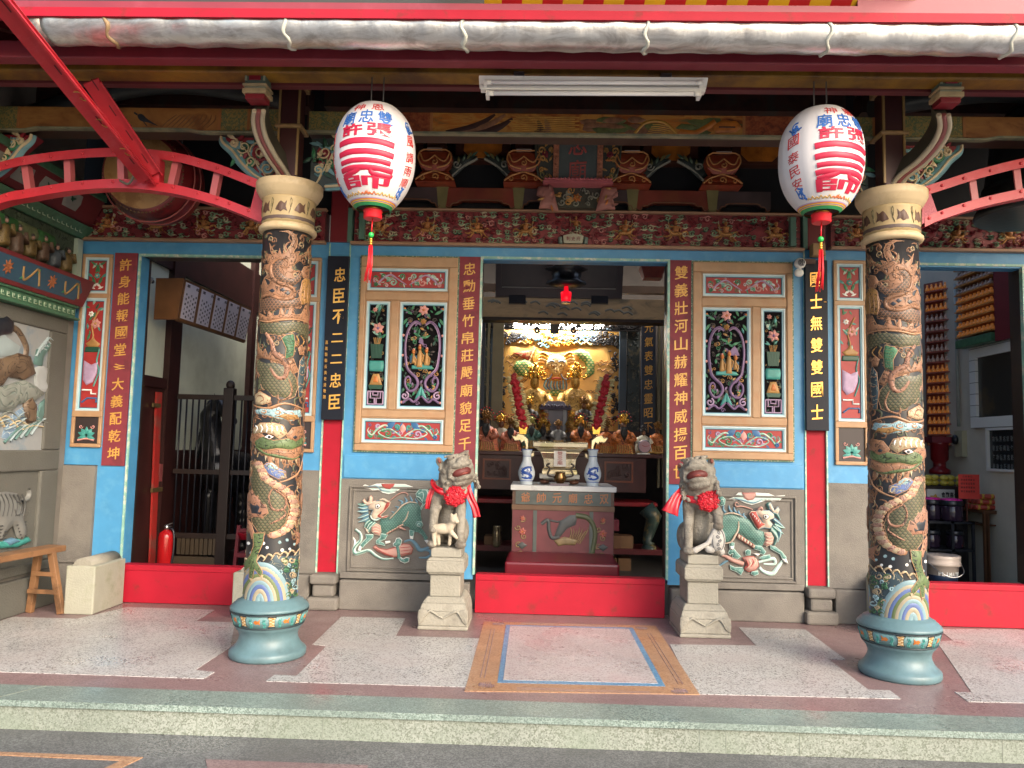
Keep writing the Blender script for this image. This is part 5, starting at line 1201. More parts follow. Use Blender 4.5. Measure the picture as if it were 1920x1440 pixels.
def beast(fn,right):
 sf=flat(-.001);b=MB()
 def rel(l,mi,h=.016,wd=.014,base=0,e=2):
  p=[fn(x,y)for x,y in l];b.m=mi;b.relief(p,sf,h,wd,base)
  if e is not None:b.m=e;b.ribbon(p,sf,.006,.005,base+h*.35,closed=True)
 def line(l,mi,w=.016,h=.012,base=0,tp=(.6,.4)):
  b.m=mi;b.ribbon(catmull([fn(x,y)for x,y in l],5),sf,w,h,base,tp)
 if not right:
  rel([(245,215),(290,190),(345,210),(430,182),(490,178),(650,182),(700,185),(780,185),(885,222),(800,240),(720,238),(650,285),(580,300),(510,285),(450,245),(390,258),(340,232),(280,225)],2,.012,.02,e=7)
  rel([(488,178),(655,178),(640,215),(600,245),(540,240),(505,215)],5,.016,.014,.004,e=None);line([(300,215),(430,205),(500,255),(600,270)],6,.010,.008,.012)
  rel([(490,610),(600,590),(700,480),(760,420),(850,395),(930,410),(965,470),(970,560),(985,640),(960,700),(1010,760),(1060,840),(1030,870),(990,800),(940,765),(870,760),(830,700),(760,690),(700,720),(580,790),(520,800),(470,720)],9,.030,.03,e=1)
  line([(600,605),(690,510),(755,440),(850,400),(930,412)],4,.014,.012,.026)
  for p in([(700,375),(745,400),(740,430)],[(775,340),(800,385),(790,410)],[(840,325),(865,385),(850,400)],[(905,360),(925,400),(920,415)],[(660,455),(700,470),(690,500)],[(615,520),(655,540),(640,570)]):line(p,6,.018,.012,.004,(.3,1))
  line([(830,510),(800,600),(755,650)],4,.014,.010,.028)
  for k in range(7):rel([(555+k*30,800-k*17),(580+k*30,785-k*17),(590+k*30,760-k*17),(560+k*30,772-k*17)],4,.026,.01,.006,e=5)
  rel([(690,690),(730,700),(800,745),(780,750),(710,725)],3,.02,.01,.006,e=None)
  rel([(970,480),(1000,420),(930,360),(915,300),(960,245),(1030,235),(1085,270),(1105,330),(1080,400),(1040,410),(1000,450),(980,500)],1,.024,.02)
  for p in([(950,300),(1000,280),(1010,340),(990,390)],[(990,250),(1050,260),(1060,330),(1030,390)],[(930,330),(970,350),(1000,400)]):line(p,2,.010,.008,.022)
  rel([(930,640),(985,640),(1005,680),(985,710),(940,700),(915,670)],1,.03,.016,.012);line(spiral(960,672,28,1.2,0,1,10),2,.008,.006,.038)
  for p in([(840,745),(895,755),(880,850),(845,850)],[(490,790),(570,800),(540,855),(470,880),(520,905),(540,935),(430,910),(430,875),(480,835)],[(300,800),(395,800),(390,835),(290,925),(265,960),(235,940),(240,915),(310,845)]):rel(p,1,.022,.018,.006)
  for p in([(840,810),(885,810),(880,860),(845,850)],[(540,880),(600,875),(605,900),(540,920)],[(225,935),(250,960),(240,1000),(205,1005),(205,980)],[(1020,870),(1060,865),(1090,905),(1060,920)]):rel(p,7,.02,.012,.01,e=None)
  for p in([(330,420),(260,440),(200,425)],[(330,470),(270,480),(205,465)],[(335,510),(260,520),(200,515)],[(340,550),(270,580),(200,600)],[(345,590),(290,620),(205,650)],[(360,620),(310,660),(285,720)],[(390,640),(340,680),(310,740)],[(420,640),(350,720),(330,780)]):line(p,6 if p[0][1]%20 else 1,.034,.020,.004,(1,.15));line(p,2,.008,.008,.022,(1,.2))
  rel([(370,700),(430,665),(480,690),(490,760),(470,810),(410,795),(370,755)],3,.03,.02,.004,e=4)
  for k in range(3):line([(390,700+k*34),(430,690+k*34),(475,712+k*30)],4,.010,.008,.030)
  rel([(285,710),(330,745),(340,790),(310,770)],4,.02,.01,.004,e=None)
  rel([(335,450),(400,390),(470,385),(540,385),(560,420),(545,470),(500,520),(450,560),(470,590),(400,620),(365,590),(370,540),(390,500),(335,490)],4,.036,.028,.006,e=6)
  rel([(265,385),(285,360),(310,395),(340,400),(345,340),(370,320),(390,345),(380,400),(420,380),(440,395),(330,440),(300,430)],4,.026,.016,.012,e=3)
  rel([(560,400),(605,405),(590,450),(545,500),(480,560),(500,580),(580,560),(560,590),(480,600),(440,570),(520,500)],5,.034,.014,.012,e=4)
  rel([(430,430),(470,420),(490,450),(460,480),(430,470)],7,.012,.01,.036,e=8);rel([(448,440),(466,438),(468,462),(450,464)],8,.008,.006,.046,e=None)
  line([(480,375),(520,365),(560,385),(600,395)],4,.022,.02,.03);line([(580,395),(650,340),(720,295),(780,285),(815,310),(805,330)],3,.012,.014,.006)
  line([(365,560),(380,600),(430,620),(480,600),(520,575)],2,.014,.012,.03)
  rel([(390,955),(420,935),(460,970),(560,985),(650,960),(760,915),(840,920),(880,970),(860,1035),(770,1060),(640,1075),(540,1050),(440,1000)],3,.024,.024,e=5)
  for p in([(730,960),(850,950)],[(735,1000),(865,985)],[(735,1040),(850,1025)],[(430,965),(540,1030),(640,1060)]):line(p,5,.008,.006,.022)
  rel([(665,890),(680,845),(720,840),(745,870),(730,930),(690,950),(640,935),(640,910)],1,.02,.014,.012,e=7);rel([(720,1070),(760,1100),(800,1080),(835,1085),(830,1130),(780,1148),(730,1125),(700,1080)],1,.02,.014,.012,e=7)
  line([(690,940),(705,1010),(710,1090)],1,.030,.026,.01,(1,1))
  line([(170,740),(230,790),(235,870),(180,930),(150,990),(175,1035),(250,1020),(340,1000),(420,1060),(520,1105),(640,1095)],2,.034,.016);line([(170,740),(230,790),(235,870),(180,930),(150,990),(175,1035),(250,1020),(340,1000),(420,1060),(520,1105),(640,1095)],1,.010,.010,.014)
  line([(140,830),(165,890),(150,950)],7,.02,.014,0,(.2,.6))
  line([(770,890),(850,870),(910,920),(960,990),(1040,975),(1090,940)],6,.036,.016,0,(.3,.5));line([(990,990),(1075,1000),(1100,1050),(1040,1085),(950,1085)],6,.026,.016)
 else:
  rel([(230,285),(290,265),(345,215),(430,215),(540,215),(700,225),(770,255),(888,245),(820,305),(740,310),(680,295),(600,320),(500,352),(420,330),(350,295),(290,298)],2,.012,.02,e=7)
  rel([(385,215),(540,215),(545,255),(510,290),(450,300),(405,270)],3,.016,.014,.004,e=5);line([(300,280),(400,300),(520,330),(620,290)],6,.010,.008,.012)
  rel([(60,500),(170,460),(250,450),(340,480),(420,500),(500,560),(560,640),(640,680),(660,760),(620,830),(540,830),(500,790),(430,760),(370,700),(330,680),(260,770),(150,800),(60,840)],9,.030,.03,e=1)
  line([(170,465),(240,448),(320,462),(400,500)],4,.014,.012,.026)
  for p in([(170,350),(165,410),(190,445)],[(230,360),(240,410),(265,440)],[(290,380),(295,420),(320,450)],[(350,420),(345,450),(370,480)],[(410,450),(400,480),(430,510)]):line(p,6,.020,.012,.004,(.3,1))
  line([(335,545),(330,640),(290,720),(240,790),(150,805)],4,.018,.012,.028)
  for k in range(6):rel([(340+k*34,690+k*24),(365+k*34,715+k*24),(350+k*34,760+k*20),(322+k*34,730+k*24)],4,.026,.01,.006,e=5)
  rel([(110,260),(150,250),(185,290),(180,350),(140,365),(110,330)],1,.024,.016);line([(135,290),(160,290),(160,330)],2,.010,.008,.02)
  rel([(130,680),(180,670),(200,710),(170,745),(130,735)],1,.03,.016,.012)
  for p in([(230,790),(290,800),(285,870),(240,875)],[(530,830),(610,840),(660,905),(640,935),(590,925),(600,890),(520,870)],[(710,830),(770,845),(850,905),(900,970),(900,1010),(850,980),(830,930),(720,870)]):rel(p,1,.022,.018,.006)
  for p in([(235,830),(290,830),(275,880),(240,875)],[(510,920),(590,930),(560,955)],[(850,985),(900,985),(925,1045),(870,1020)]):rel(p,7,.02,.012,.01,e=None)
  for p in([(720,400),(690,350),(710,330)],[(740,440),(790,460),(830,530)],[(750,520),(800,560),(880,620)],[(760,580),(820,610),(885,625)],[(740,600),(800,650),(870,695)],[(720,620),(780,700),(810,760)],[(720,640),(790,740),(760,830)],[(770,600),(830,680),(800,790)]):line(p,6 if p[0][0]%20 else 1,.034,.020,.004,(1,.15));line(p,2,.008,.008,.022,(1,.2))
  rel([(640,680),(720,680),(750,740),(730,810),(670,840),(630,820),(660,760)],3,.03,.02,.004,e=4)
  for k in range(3):line([(650,710+k*40),(690,730+k*36),(740,720+k*34)],4,.010,.008,.030)
  rel([(540,420),(580,400),(640,420),(700,420),(750,460),(760,510),(700,530),(740,580),(710,630),(640,620),(560,640),(540,610),(640,580),(600,510),(560,460)],4,.036,.028,.006,e=6)
  rel([(460,460),(490,430),(540,430),(570,500),(610,560),(650,580),(620,600),(570,640),(540,610),(500,540),(480,500)],5,.034,.016,.012,e=4)
  for k in range(5):rel([(490+k*22,445+k*24),(505+k*22,460+k*24),(488+k*22,480+k*24)],7,.012,.008,.04,e=None)
  rel([(620,470),(665,460),(690,490),(660,520),(625,505)],7,.012,.01,.036,e=8);rel([(634,475),(654,473),(656,498),(638,500)],8,.008,.006,.046,e=None)
  rel([(700,400),(690,350),(710,325),(735,370),(760,420),(800,375),(820,410),(800,460),(750,450)],4,.026,.016,.012,e=6)
  line([(560,410),(590,385),(610,400),(600,420)],3,.022,.02,.03);line([(510,410),(440,385),(370,370),(320,375),(300,345),(320,325),(345,345)],3,.012,.014,.006)
  rel([(390,975),(450,960),(520,960),(570,1010),(575,1070),(540,1115),(460,1140),(410,1110),(430,1040)],3,.030,.03,e=5)
  for k in range(4):line([(410+k*34,1090-k*6),(450+k*30,1060-k*20),(420+k*36,985-k*2)],4 if k%2 else 5,.014,.008,.026)
  line([(140,950),(200,965),(260,1000),(340,1030),(400,1050)],3,.036,.018,.004,(.4,1))
  for p in([(220,920),(240,880),(290,870),(320,910),(370,960),(330,990),(270,970),(280,920),(240,940)],[(240,1060),(300,1090),(390,1090),(400,1120),(370,1175),(320,1140),(250,1110)],[(500,1140),(570,1130),(575,1165),(530,1185),(490,1165)],[(580,980),(640,950),(710,940),(720,980),(640,1000)],[(420,900),(450,880),(485,890),(480,940),(430,945)]):rel(p,1,.018,.016,.002)
  line([(580,1030),(680,1000),(760,990),(770,1050),(640,1050)],2,.03,.014);line([(590,1090),(640,1140),(740,1165),(800,1100),(850,1030),(840,1010)],2,.036,.014);line([(110,1080),(180,1030),(230,1010)],6,.02,.012)
 return b
fnl=lambda x,y:(lambda p:(p.x,p.z))(at(640+x/6.547,880+y/6.547,-.01))
fnr=lambda x,y:(lambda p:(p.x,p.z))(at(1330+x/6.26,890+y/6.26,-.01))
beast(fnl,False).build('relief_beast',KM,FW,label='green relief beast looking back over its shoulder, left of the doorway')
beast(fnr,True).build('relief_beast',KM,FW,label='green relief beast with open red mouth, right of the doorway')
def cap(mb,a,b_,r0,r1,n=7):
 a=Vector(a);b_=Vector(b_)
 for i in range(n+1):t=i/n;mb.ell(a.lerp(b_,t),r0+(r1-r0)*t,12,8)
MOUTH=mat('mouth_red',(.10,.016,.013),.6,var=.2)
BOW=mat('bow_satin',(.42,.007,.018),.33,var=.12,vscale=10)
def lion(s):
 left=s<0
 X0=s*.94;Yf=-.637
 lab='grey stone lion with a cub between its forelegs, left of the doorway' if left else 'grey stone lion with a paw on a carved ball, right of the doorway'
 t=thing('stone_lion',lab,'lion statue',(X0,Yf+.2,0),'stone guardian lions')
 q=-s
 P=lambda x,y,z:Vector((X0+q*x,Yf+y,z))
 b=MB()
 def blk(hx,y0,y1,z0,z1,hx2=None,dy=0):
  h2=hx2 if hx2 is not None else hx
  b.hexa([P(-hx,y0,z0),P(hx,y0,z0),P(hx,y1,z0),P(-hx,y1,z0),P(-h2,y0+dy,z1),P(h2,y0+dy,z1),P(h2,y1-dy*.2,z1),P(-h2,y1-dy*.2,z1)])
 blk(.182,.0,.44,0,.028);blk(.180,.004,.44,.028,.13,.176,.004);blk(.176,.008,.44,.13,.185,.158,.026);blk(.158,.034,.42,.185,.222,.13,.05)
 blk(.112,.085,.40,.222,.38);blk(.118,.075,.41,.38,.398,.135,-.016);blk(.140,.056,.42,.398,.485,.140);blk(.140,.056,.42,.485,.505,.120,.02)
 blk(.112,.085,.40,.505,.575)
 b.build('pedestal',STONE2,t,bevel=.014)
 b=MB();sf=lambda u,v,h:Vector((X0+q*u,Yf+.003-h+(max(0,v-.13))*.45,v))
 for e in(-1,1):
  b.ribbon(catmull([(e*.175,.05),(e*.15,.065),(e*.13,.10),(e*.10,.135),(e*.07,.125),(e*.03,.10),(e*.0,.085)],5),sf,.018,.012,0,(.8,.6))
  b.relief(catmull([(e*.178,.05),(e*.178,.14),(e*.13,.145),(e*.11,.12),(e*.13,.09),(e*.15,.06)],2,True),sf,.012,.02)
 b.build('apron_carving',STONE2,t)
 b=MB();E=b.ell
 E(P(.00,.30,.80),(.095,.12,.19),16,12);E(P(.005,.25,.95),(.098,.10,.14),16,12)
 E(P(.01,.20,1.00),(.10,.095,.11),16,12);E(P(.02,.20,1.06),(.105,.10,.10),16,12)
 for e in(-1,1):
  E(P(e*.085,.33,.68),(.062,.105,.11),14,10);cap(b,P(e*.10,.24,.64),P(e*.105,.13,.605),.045,.036);E(P(e*.105,.11,.598),(.042,.055,.030),12,8)
 E(P(.0,.36,.62),(.10,.07,.06),14,8);cap(b,P(0,.40,.70),P(.03,.41,.95),.04,.03)
 cap(b,P(.085,.19,.93),P(.098,.13,.76),.050,.036);cap(b,P(.098,.13,.76),P(.098,.125,.61),.036,.033);E(P(.098,.10,.598),(.040,.052,.030),12,8)
 if left:
  cap(b,P(-.085,.19,.93),P(-.098,.12,.84),.052,.040);cap(b,P(-.098,.12,.84),P(-.105,.095,.715),.037,.032);E(P(-.10,.085,.705),(.036,.045,.028))
  for k in range(5):E(P(-.10+.01*k,.11,.845+.006*k),.02,8,6)
 else:
  cap(b,P(-.085,.19,.93),P(-.11,.10,.87),.052,.042);cap(b,P(-.11,.10,.87),P(-.11,.08,.79),.038,.032);E(P(-.105,.07,.785),(.040,.045,.030))
 E(P(.035 if left else .02,.185,1.055),(.118,.105,.105),16,12)
 H=P(.055 if left else .01,.155,1.155)if left else P(.03,.15,1.155)
 f=Vector((q*(.42 if left else .30),-.86,.22 if left else .42)).normalized();r_=f.cross(Vector((0,0,1))).normalized();u_=r_.cross(f)
 roll_=R_(-14*q if left else 12*q*1);r_,u_=r_*math.cos(roll_)+u_*math.sin(roll_),u_*math.cos(roll_)-r_*math.sin(roll_)
 Q=Matrix((r_,f,u_)).transposed()
 h=lambda a,c,e:H+Q@Vector((a,c,e))*1.13
 He=lambda p,r:b.ell(h(*p),tuple(x*1.13 for x in r),14,10,Q)
 He((0,0,.0),(.105,.10,.095));He((0,-.03,-.06),(.115,.095,.085));He((0,.055,.045),(.082,.055,.045))
 He((0,.085,.012),(.078,.045,.026));He((0,.115,.036),(.036,.026,.022));He((-.022,.118,.026),(.018,.016,.014));He((.022,.118,.026),(.018,.016,.014))
 He((0,.070,-.078),(.070,.045,.022));He((0,.045,-.095),(.078,.045,.03))
 for e in(-1,1):
  cap(b,h(e*.072,.075,.008),h(e*.088,.045,-.045),.017,.014,4);cap(b,h(e*.088,.045,-.045),h(e*.060,.06,-.075),.014,.016,4)
  He((e*.046,.082,.070),(.032,.022,.020));cap(b,h(e*.015,.10,.075),h(e*.082,.065,.088),.014,.012,5)
  He((e*.100,-.015,.075),(.024,.018,.034));
  He((e*.066,.055,-.01),(.03,.03,.02))
 rn=random.Random(4)
 for k in range(120):
  a=rn.uniform(-1,1);z=rn.uniform(-.17,.03);th=rn.uniform(-1.9,1.9)
  rr=.115+(.01 if z<-.05 else 0);p=Vector((rr*math.sin(th),rr*.92*math.cos(th)-.02,z))
  if p.y>.03:continue
  b.ell(h(*(p*.93)),rn.uniform(.015,.020),7,5)
 for k in range(70):th=rn.uniform(-1.5,1.5);b.ell(P(.03+.108*math.sin(th),.19-.098*math.cos(th),rn.uniform(.96,1.09)),rn.uniform(.012,.017),7,5)
 for k in range(10):b.ell(P(rn.uniform(-.13,.13),rn.uniform(.25,.4),rn.uniform(.62,.8)),rn.uniform(.018,.026),7,5)
 baked(b,'body',LION,t,.0065,3)
 b=MB();b.ell(h(0,.054,-.036),(.080,.066,.044),14,10,Q);b.build('mouth',MOUTH,t)
 b=MB()
 for e in(-.052,-.03,-.01,.01,.03,.052):b.ell(h(e,.104-abs(e)*.5,-.012),(.006,.006,.009),7,6,Q);b.ell(h(e,.098-abs(e)*.5,-.064),(.006,.006,.008),7,6,Q)
 b.build('teeth',STONE2,t)
 b=MB();b.ell(h(0,.085,-.052),(.034,.035,.010),10,6,Q);b.build('tongue',mat('tongue_red',(.20,.04,.03),.5),t)
 for e in(-1,1):
  b=MB();b.ell(h(e*.046,.098,.066),(.016,.010,.012),12,8,Q);b.m=1;b.ell(h(e*.044,.106,.066),(.008,.005,.007),8,6,Q);b.build('eye',[LION,mat('pupil',(.04,.03,.025),.4)],t)
  b=MB();b.ell(h(e*.106,.004,.078),(.013,.012,.020),8,6,Q);b.build('inner_ear',mat('ear_red',(.20,.06,.04),.7),t)
 if left:
  b=MB();b.ell(P(-.03,.085,.715),(.075,.038,.040),14,9);b.ell(P(-.085,.09,.71),(.036,.036,.04));cap(b,P(.02,.08,.725),P(.045,.07,.765),.034,.03)
  b.ell(P(.052,.065,.785),(.036,.040,.036));b.ell(P(.075,.045,.775),(.022,.022,.018));b.ell(P(.035,.06,.818),(.012,.01,.016));b.ell(P(.065,.085,.818),(.012,.01,.016))
  cap(b,P(-.095,.085,.69),P(-.085,.075,.60),.022,.015);cap(b,P(-.07,.11,.69),P(-.06,.12,.60),.02,.015);cap(b,P(.035,.08,.69),P(.075,.07,.655),.020,.014);cap(b,P(.03,.10,.69),P(.02,.11,.60),.018,.014)
  baked(b,'cub',mat('cub_stone',(.40,.345,.26),.8,var=.1,vscale=8,bump=.4,bscale=80,col2=(.25,.2,.14),c2scale=8,c2lo=.55,c2hi=.8),t,.006,4)
 else:
  b=MB();b.ell(P(-.105,.10,.685),(.060,.055,.098),18,14);b.ell(P(-.06,.10,.615),(.05,.04,.03));
  cap(b,P(.06,.085,.605),P(-.03,.075,.66),.024,.016);cap(b,P(-.03,.075,.66),P(-.085,.075,.76),.016,.020)
  cap(b,P(-.13,.09,.60),P(-.10,.085,.625),.03,.022)
  baked(b,'carved_ball',mat('ball_stone',(.42,.40,.36),.75,var=.12,vscale=8,bump=.3,bscale=70,col2=(.22,.2,.17),c2scale=9,c2lo=.52,c2hi=.75),t,.006,4)
  b=MB();sb=lambda u,v,hh:P(-.105+u,0,0)*1 if False else Vector((X0+q*(-.105+u),Yf+.10-.055*math.sqrt(max(.02,1-(u/.06)**2-((v-.685)/.098)**2))-hh,v))
  for k in range(5):b.ribbon(catmull(spiral(-.005+(k%2)*.012,.625+k*.03,.014,1.2,k,1,9),2),sb,.006,.005)
  b.ribbon([(.043*math.cos(a*.3),.685+.082*math.sin(a*.3))for a in range(21)],sb,.007,.005,closed=True)
  b.build('ball_carving',mat('ball_grey',(.16,.16,.16),.8),t)
 bt_=thing('red_bow','red satin rosette and sash tied on the lion %s'%('with the cub' if left else 'with the carved ball'),'bow',P(.01,.08,.97),'red satin bows on the lions')
 C=P(.05 if left else-.02,.085,.955)if left else P(-.03,.08,.965)
 fd=Vector((0,-1,.12)).normalized();rx=Vector((1,0,0));uy=rx.cross(fd)*-1
 b=MB();rn=random.Random(9);RR=.083
 Qd=Matrix((rx,fd,Vector((0,.12,1)).normalized())).transposed()
 b.ell(C,(RR*.92,.035,RR*.92),16,8,Qd)
 sfb=lambda u,v,hh:C+Qd@Vector((u,hh+.036*math.sqrt(max(0,1-(u*u+v*v)/(RR*RR))),v))
 for k in range(95):
  a=rn.uniform(0,6.283);d=RR*math.sqrt(rn.uniform(0,.94));L=rn.uniform(.010,.020);o=rn.uniform(0,3.14)
  b.ribbon(catmull([(d*math.cos(a)-L*math.cos(o),d*math.sin(a)-L*math.sin(o)),(d*math.cos(a)+.004,d*math.sin(a)),(d*math.cos(a)+L*math.cos(o),d*math.sin(a)+L*math.sin(o))],2),sfb,.013,rn.uniform(.010,.018),-.003,(.3,.3))
 b.build('rosette',BOW,bt_)
 def strip(pts,w0,w1,name='sash'):
  b=MB();b.smooth=True;pts=catmull(pts,6);N=len(pts)
  for i,p in enumerate(pts):
   d=(pts[min(i+1,N-1)]-pts[max(i-1,0)]).normalized();sd=d.cross(Vector((0,-1,0)));sd=sd.normalized()if sd.length>.2 else Vector((1,0,0))
   wv=(w0+(w1-w0)*i/(N-1))/2
   for k in range(7):
    a=k/3-1;b.v.append(p+sd*a*wv+Vector((0,-.010*math.cos(a*5+i*.25)*min(1,i/4)-.004,0)))
  for i in range(N-1):
   for k in range(6):b.face((i*7+k,i*7+k+1,(i+1)*7+k+1,(i+1)*7+k))
  o=b.build(name,BOW,bt_);m_=o.modifiers.new('thick','SOLIDIFY');m_.thickness=.004
 strip([C+Vector((-.06*q,.012,.02)),P(-.085,.10,1.0),P(-.125,.17,1.045),P(-.12,.24,1.06)],.045,.04)
 strip([C+Vector((.06*q,.012,.0)),P(.125,.14,.98),P(.14,.19,1.02),P(.13,.25,1.04)],.045,.045)
 if left:
  strip([P(.135,.16,1.03),P(.165,.135,.95),P(.20,.13,.87),P(.215,.13,.80)],.045,.060)
  strip([P(-.125,.17,1.0),P(-.145,.155,.92),P(-.155,.155,.85)],.035,.045)
 else:
  strip([P(.115,.16,1.05),P(.17,.12,1.0),P(.22,.09,.93),P(.245,.085,.87)],.05,.125)
  strip([P(-.11,.13,1.01),P(-.13,.17,1.02)],.03,.03)
lion(-1);lion(1)
LPAP=mat('lantern_paper',(.64,.605,.595),.6,var=.03,bump=.03,bscale=200)
LRED=mat('lantern_red_ink',(.46,.010,.045),.5,var=.06);LBLU=mat('lantern_blue_ink',(.03,.13,.42),.5,var=.15)
TRED=mat('tassel_red',(.66,.012,.02),.4,var=.08)
def lantern(px,top,bot,Y,rot,label):
 c=at(px,(top+bot)/2,Y);zt=at(px,top,Y).z;zb=at(px,bot,Y).z
 H=zt-zb;R0=.238
 def rad(v):
  t=(v-zb)/H;
  k=abs(2*t-1);
  return R0*((1-k**2.8*.66)**.62 if t>.5 else(1-k**2.1*.74)**.66)
 t=thing('paper_lantern',label,'lantern',(c.x,Y,zb),'white paper lanterns')
 ph=rot
 sf=lambda u,v,h:Vector((c.x+(rad(v)+h)*math.sin(u/R0+ph),Y-(rad(v)+h)*math.cos(u/R0+ph),v))
 b=MB();n=72;rows=90;b.smooth=True
 for i in range(rows+1):
  v=zb+H*(1-math.cos(math.pi*i/rows))/2
  for k in range(n):
   a=2*math.pi*k/n;r=rad(v)*(1-.008*abs(math.sin(a*9))**.5);b.v.append(Vector((c.x+r*math.sin(a),Y-r*math.cos(a),v)))
 b.v=list(b.v)
 def band(v):
  tt=(v-zb)/H
  return 1 if tt<.022 else 2 if tt<.029 else 3 if tt<.037 else 2 if tt<.044 else 4 if tt<.052 else 5 if tt<.060 else 0
 for i in range(rows):
  b.m=band(zb+H*(1-math.cos(math.pi*(i+.5)/rows))/2)
  for k in range(n):b.face((i*n+k,i*n+(k+1)%n,(i+1)*n+(k+1)%n,(i+1)*n+k))
 b.build('paper_body',[LPAP,mat('lantern_green',(.03,.26,.09),.5),mat('lantern_yellow',(.70,.45,.05),.5),mat('lantern_violet',(.22,.14,.36),.5),mat('lantern_orange',(.62,.18,.03),.5),mat('lantern_lilac',(.42,.32,.50),.5)],t)
 Z=lambda k:zb+H*k
 b=MB()
 kw=dict(th=.0035,base=-.001,bold=.022,cuts=6)
 put(b,'許',sf,-.084,Z(.650),.138,.072,**kw);put(b,'張',sf,.084,Z(.648),.146,.078,**kw)
 b.ribbon(catmull([(-0.172,Z(.528)),(-0.088,Z(.540)),(0.0704,Z(.534)),(0.172,Z(.516))],8),sf,.036,.004,0,(1,1))
 b.ribbon(catmull([(-0.172,Z(.425)),(-0.088,Z(.438)),(0.0704,Z(.432)),(0.172,Z(.415))],8),sf,.034,.004,0,(1,1))
 b.ribbon(catmull([(-0.163,Z(.348)),(-0.0704,Z(.358)),(0.0704,Z(.354)),(0.158,Z(.343))],8),sf,.028,.004,0,(1,1))
 b.ribbon(catmull([(-0.172,Z(.282)),(-0.088,Z(.294)),(0.0704,Z(.290)),(0.18,Z(.278))],8),sf,.030,.004,0,(1,1))
 b.ribbon(catmull([(-0.0352,Z(.285)),(-0.0748,Z(.258)),(-0.167,Z(.238))],6),sf,.028,.0042,0,(1,.6))
 b.ribbon(catmull([(0.0352,Z(.285)),(0.0396,Z(.255)),(0.0704,Z(.238)),(0.167,Z(.232)),(0.176,Z(.252))],6),sf,.026,.0044,0,(1,.7))
 put(b,'帥',sf,0,Z(.185),.35,.076,**kw)
 b.build('red_lettering',LRED,t)
 b=MB();kw=dict(th=.003,base=-.001,bold=.012,cuts=5)
 put(b,'廟',sf,-.118,Z(.775),.092,.088,**kw);put(b,'忠',sf,.0,Z(.785),.092,.088,**kw);put(b,'雙',sf,.118,Z(.775),.092,.092,**kw)
 for sgn,txt in((-1,'國泰民安'),(1,'風調雨順')):
  for uu in(.30,-.30):
   if(uu>0)!=(sgn>0):continue
   for k in range(2):b.ribbon(catmull(spiral(uu*.98,Z(.72+.05*k),.03,1.2,k,1,9),2),sf,.012,.003);b.ribbon(catmull([(uu-.04,Z(.76)),(uu,Z(.72)),(uu+.05,Z(.75))],3),sf,.010,.003)
   for k in range(14):
    rn=random.Random(k);a=rn.uniform(0,6.28);u0=uu+rn.uniform(-.03,.03);v0=Z(.14)+rn.uniform(-.03,.03);b.ribbon([(u0-.014*math.cos(a),v0-.014*math.sin(a)),(u0+.014*math.cos(a),v0+.014*math.sin(a))],sf,.010,.003)
 b.build('blue_lettering',LBLU,t)
 b=MB()
 for sgn,txt in((-1,'國泰民安'),(1,'風調雨順')):
  for i,ch in enumerate(txt):put(b,ch,sf,sgn*.30,Z((.63,.47,.34,.23)[i]),.075,.066-.006*i,.003,-.001,-.004,.25,4)
 for i in range(2):put(b,'神恩'[i],sf,-.07+.14*i,Z(.90),.09,.05,.003,-.001,.0,0,4)
 b.build('side_lettering',mat('side_ink',(.50,.03,.03),.5),t)
 b=MB()
 for k in range(16):
  u=-.26+k*.035;b.m=0 if abs(k-7.5)>1.6 else 1
  b.ribbon(catmull([(u,Z(.078)),(u+.012,Z(.090+.010*(k%2))),(u+.026,Z(.080)),(u+.035,Z(.083))],3),sf,.008,.003)
 for k in range(3):b.m=1;b.relief([(-.03+.02*k,Z(.080)),(.0+.02*k,Z(.080)),(-.008+.016*k,Z(.112-.01*abs(k-1)))],sf,.003,.01)
 b.build('flame_border',[mat('border_gold',(.55,.33,.10),.5),mat('border_flame',(.60,.16,.06),.5)],t)
 b=MB();b.lathe([(.050,-.055),(.054,-.05),(.054,-.015),(.057,-.012),(.057,-.002),(.048,0)],(c.x,Y,zb),28);b.build('bottom_cap',TRED,t)
 b=MB();b.lathe([(.046,-.002),(.05,.004),(.046,.012)],(c.x,Y,zb),24);b.build('brass_ring',GOLDM,t)
 b=MB();b.lathe([(.07,-.008),(.062,.012),(.05,.014)],(c.x,Y,zt),28);b.build('top_ring',mat('top_ring_dark',(.05,.035,.02),.5),t)
 ty=zb-.055
 b=MB();b.tube([(c.x,Y,ty),(c.x-.004,Y,ty-.08)],.004,6);b.build('tassel_cord',TRED,t)
 b=MB();b.ell((c.x-.005,Y,ty-.095),.017,14,9);b.build('green_bead',mat('bead_green',(.02,.42,.08),.25),t)
 b=MB();
 for k in range(3):b.ell((c.x-.005,Y,ty-.120-.014*k),(.011,.011,.008),10,6)
 b.build('gilt_bead',GOLDM,t)
 b=MB();zl=at(px,525 if px<900 else 542,Y).z;rn=random.Random(px)
 for k in range(22):
  a=rn.uniform(0,6.28);r=.011*math.sqrt(rn.random());x=c.x-.005+r*math.cos(a);y=Y+r*math.sin(a)
  b.tube([(x,y,ty-.158),(x*1+.004*math.cos(a),y+.004*math.sin(a),(ty-.158+zl)/2),(x-.012+.010*math.cos(a),y+.010*math.sin(a),zl+rn.uniform(-.02,.03))],.0026,5)
 b.build('tassel',TRED,t)
 b=MB();zt2=at(px,140,PY).z+.02
 for dx in(-.036,.036):b.tube([(c.x+dx,Y,zt),(c.x+dx,PY+.05,zt2)],.004,6)
 b.build('hanging_wire',mat('wire_grey',(.13,.13,.12),.5),t)
lantern(703,206,394,-1.87,-.05,'white paper lantern hanging over the left carved window, left of the tube light')
lantern(1539,213,401,-1.87,.24,'white paper lantern hanging beside the right dragon column')
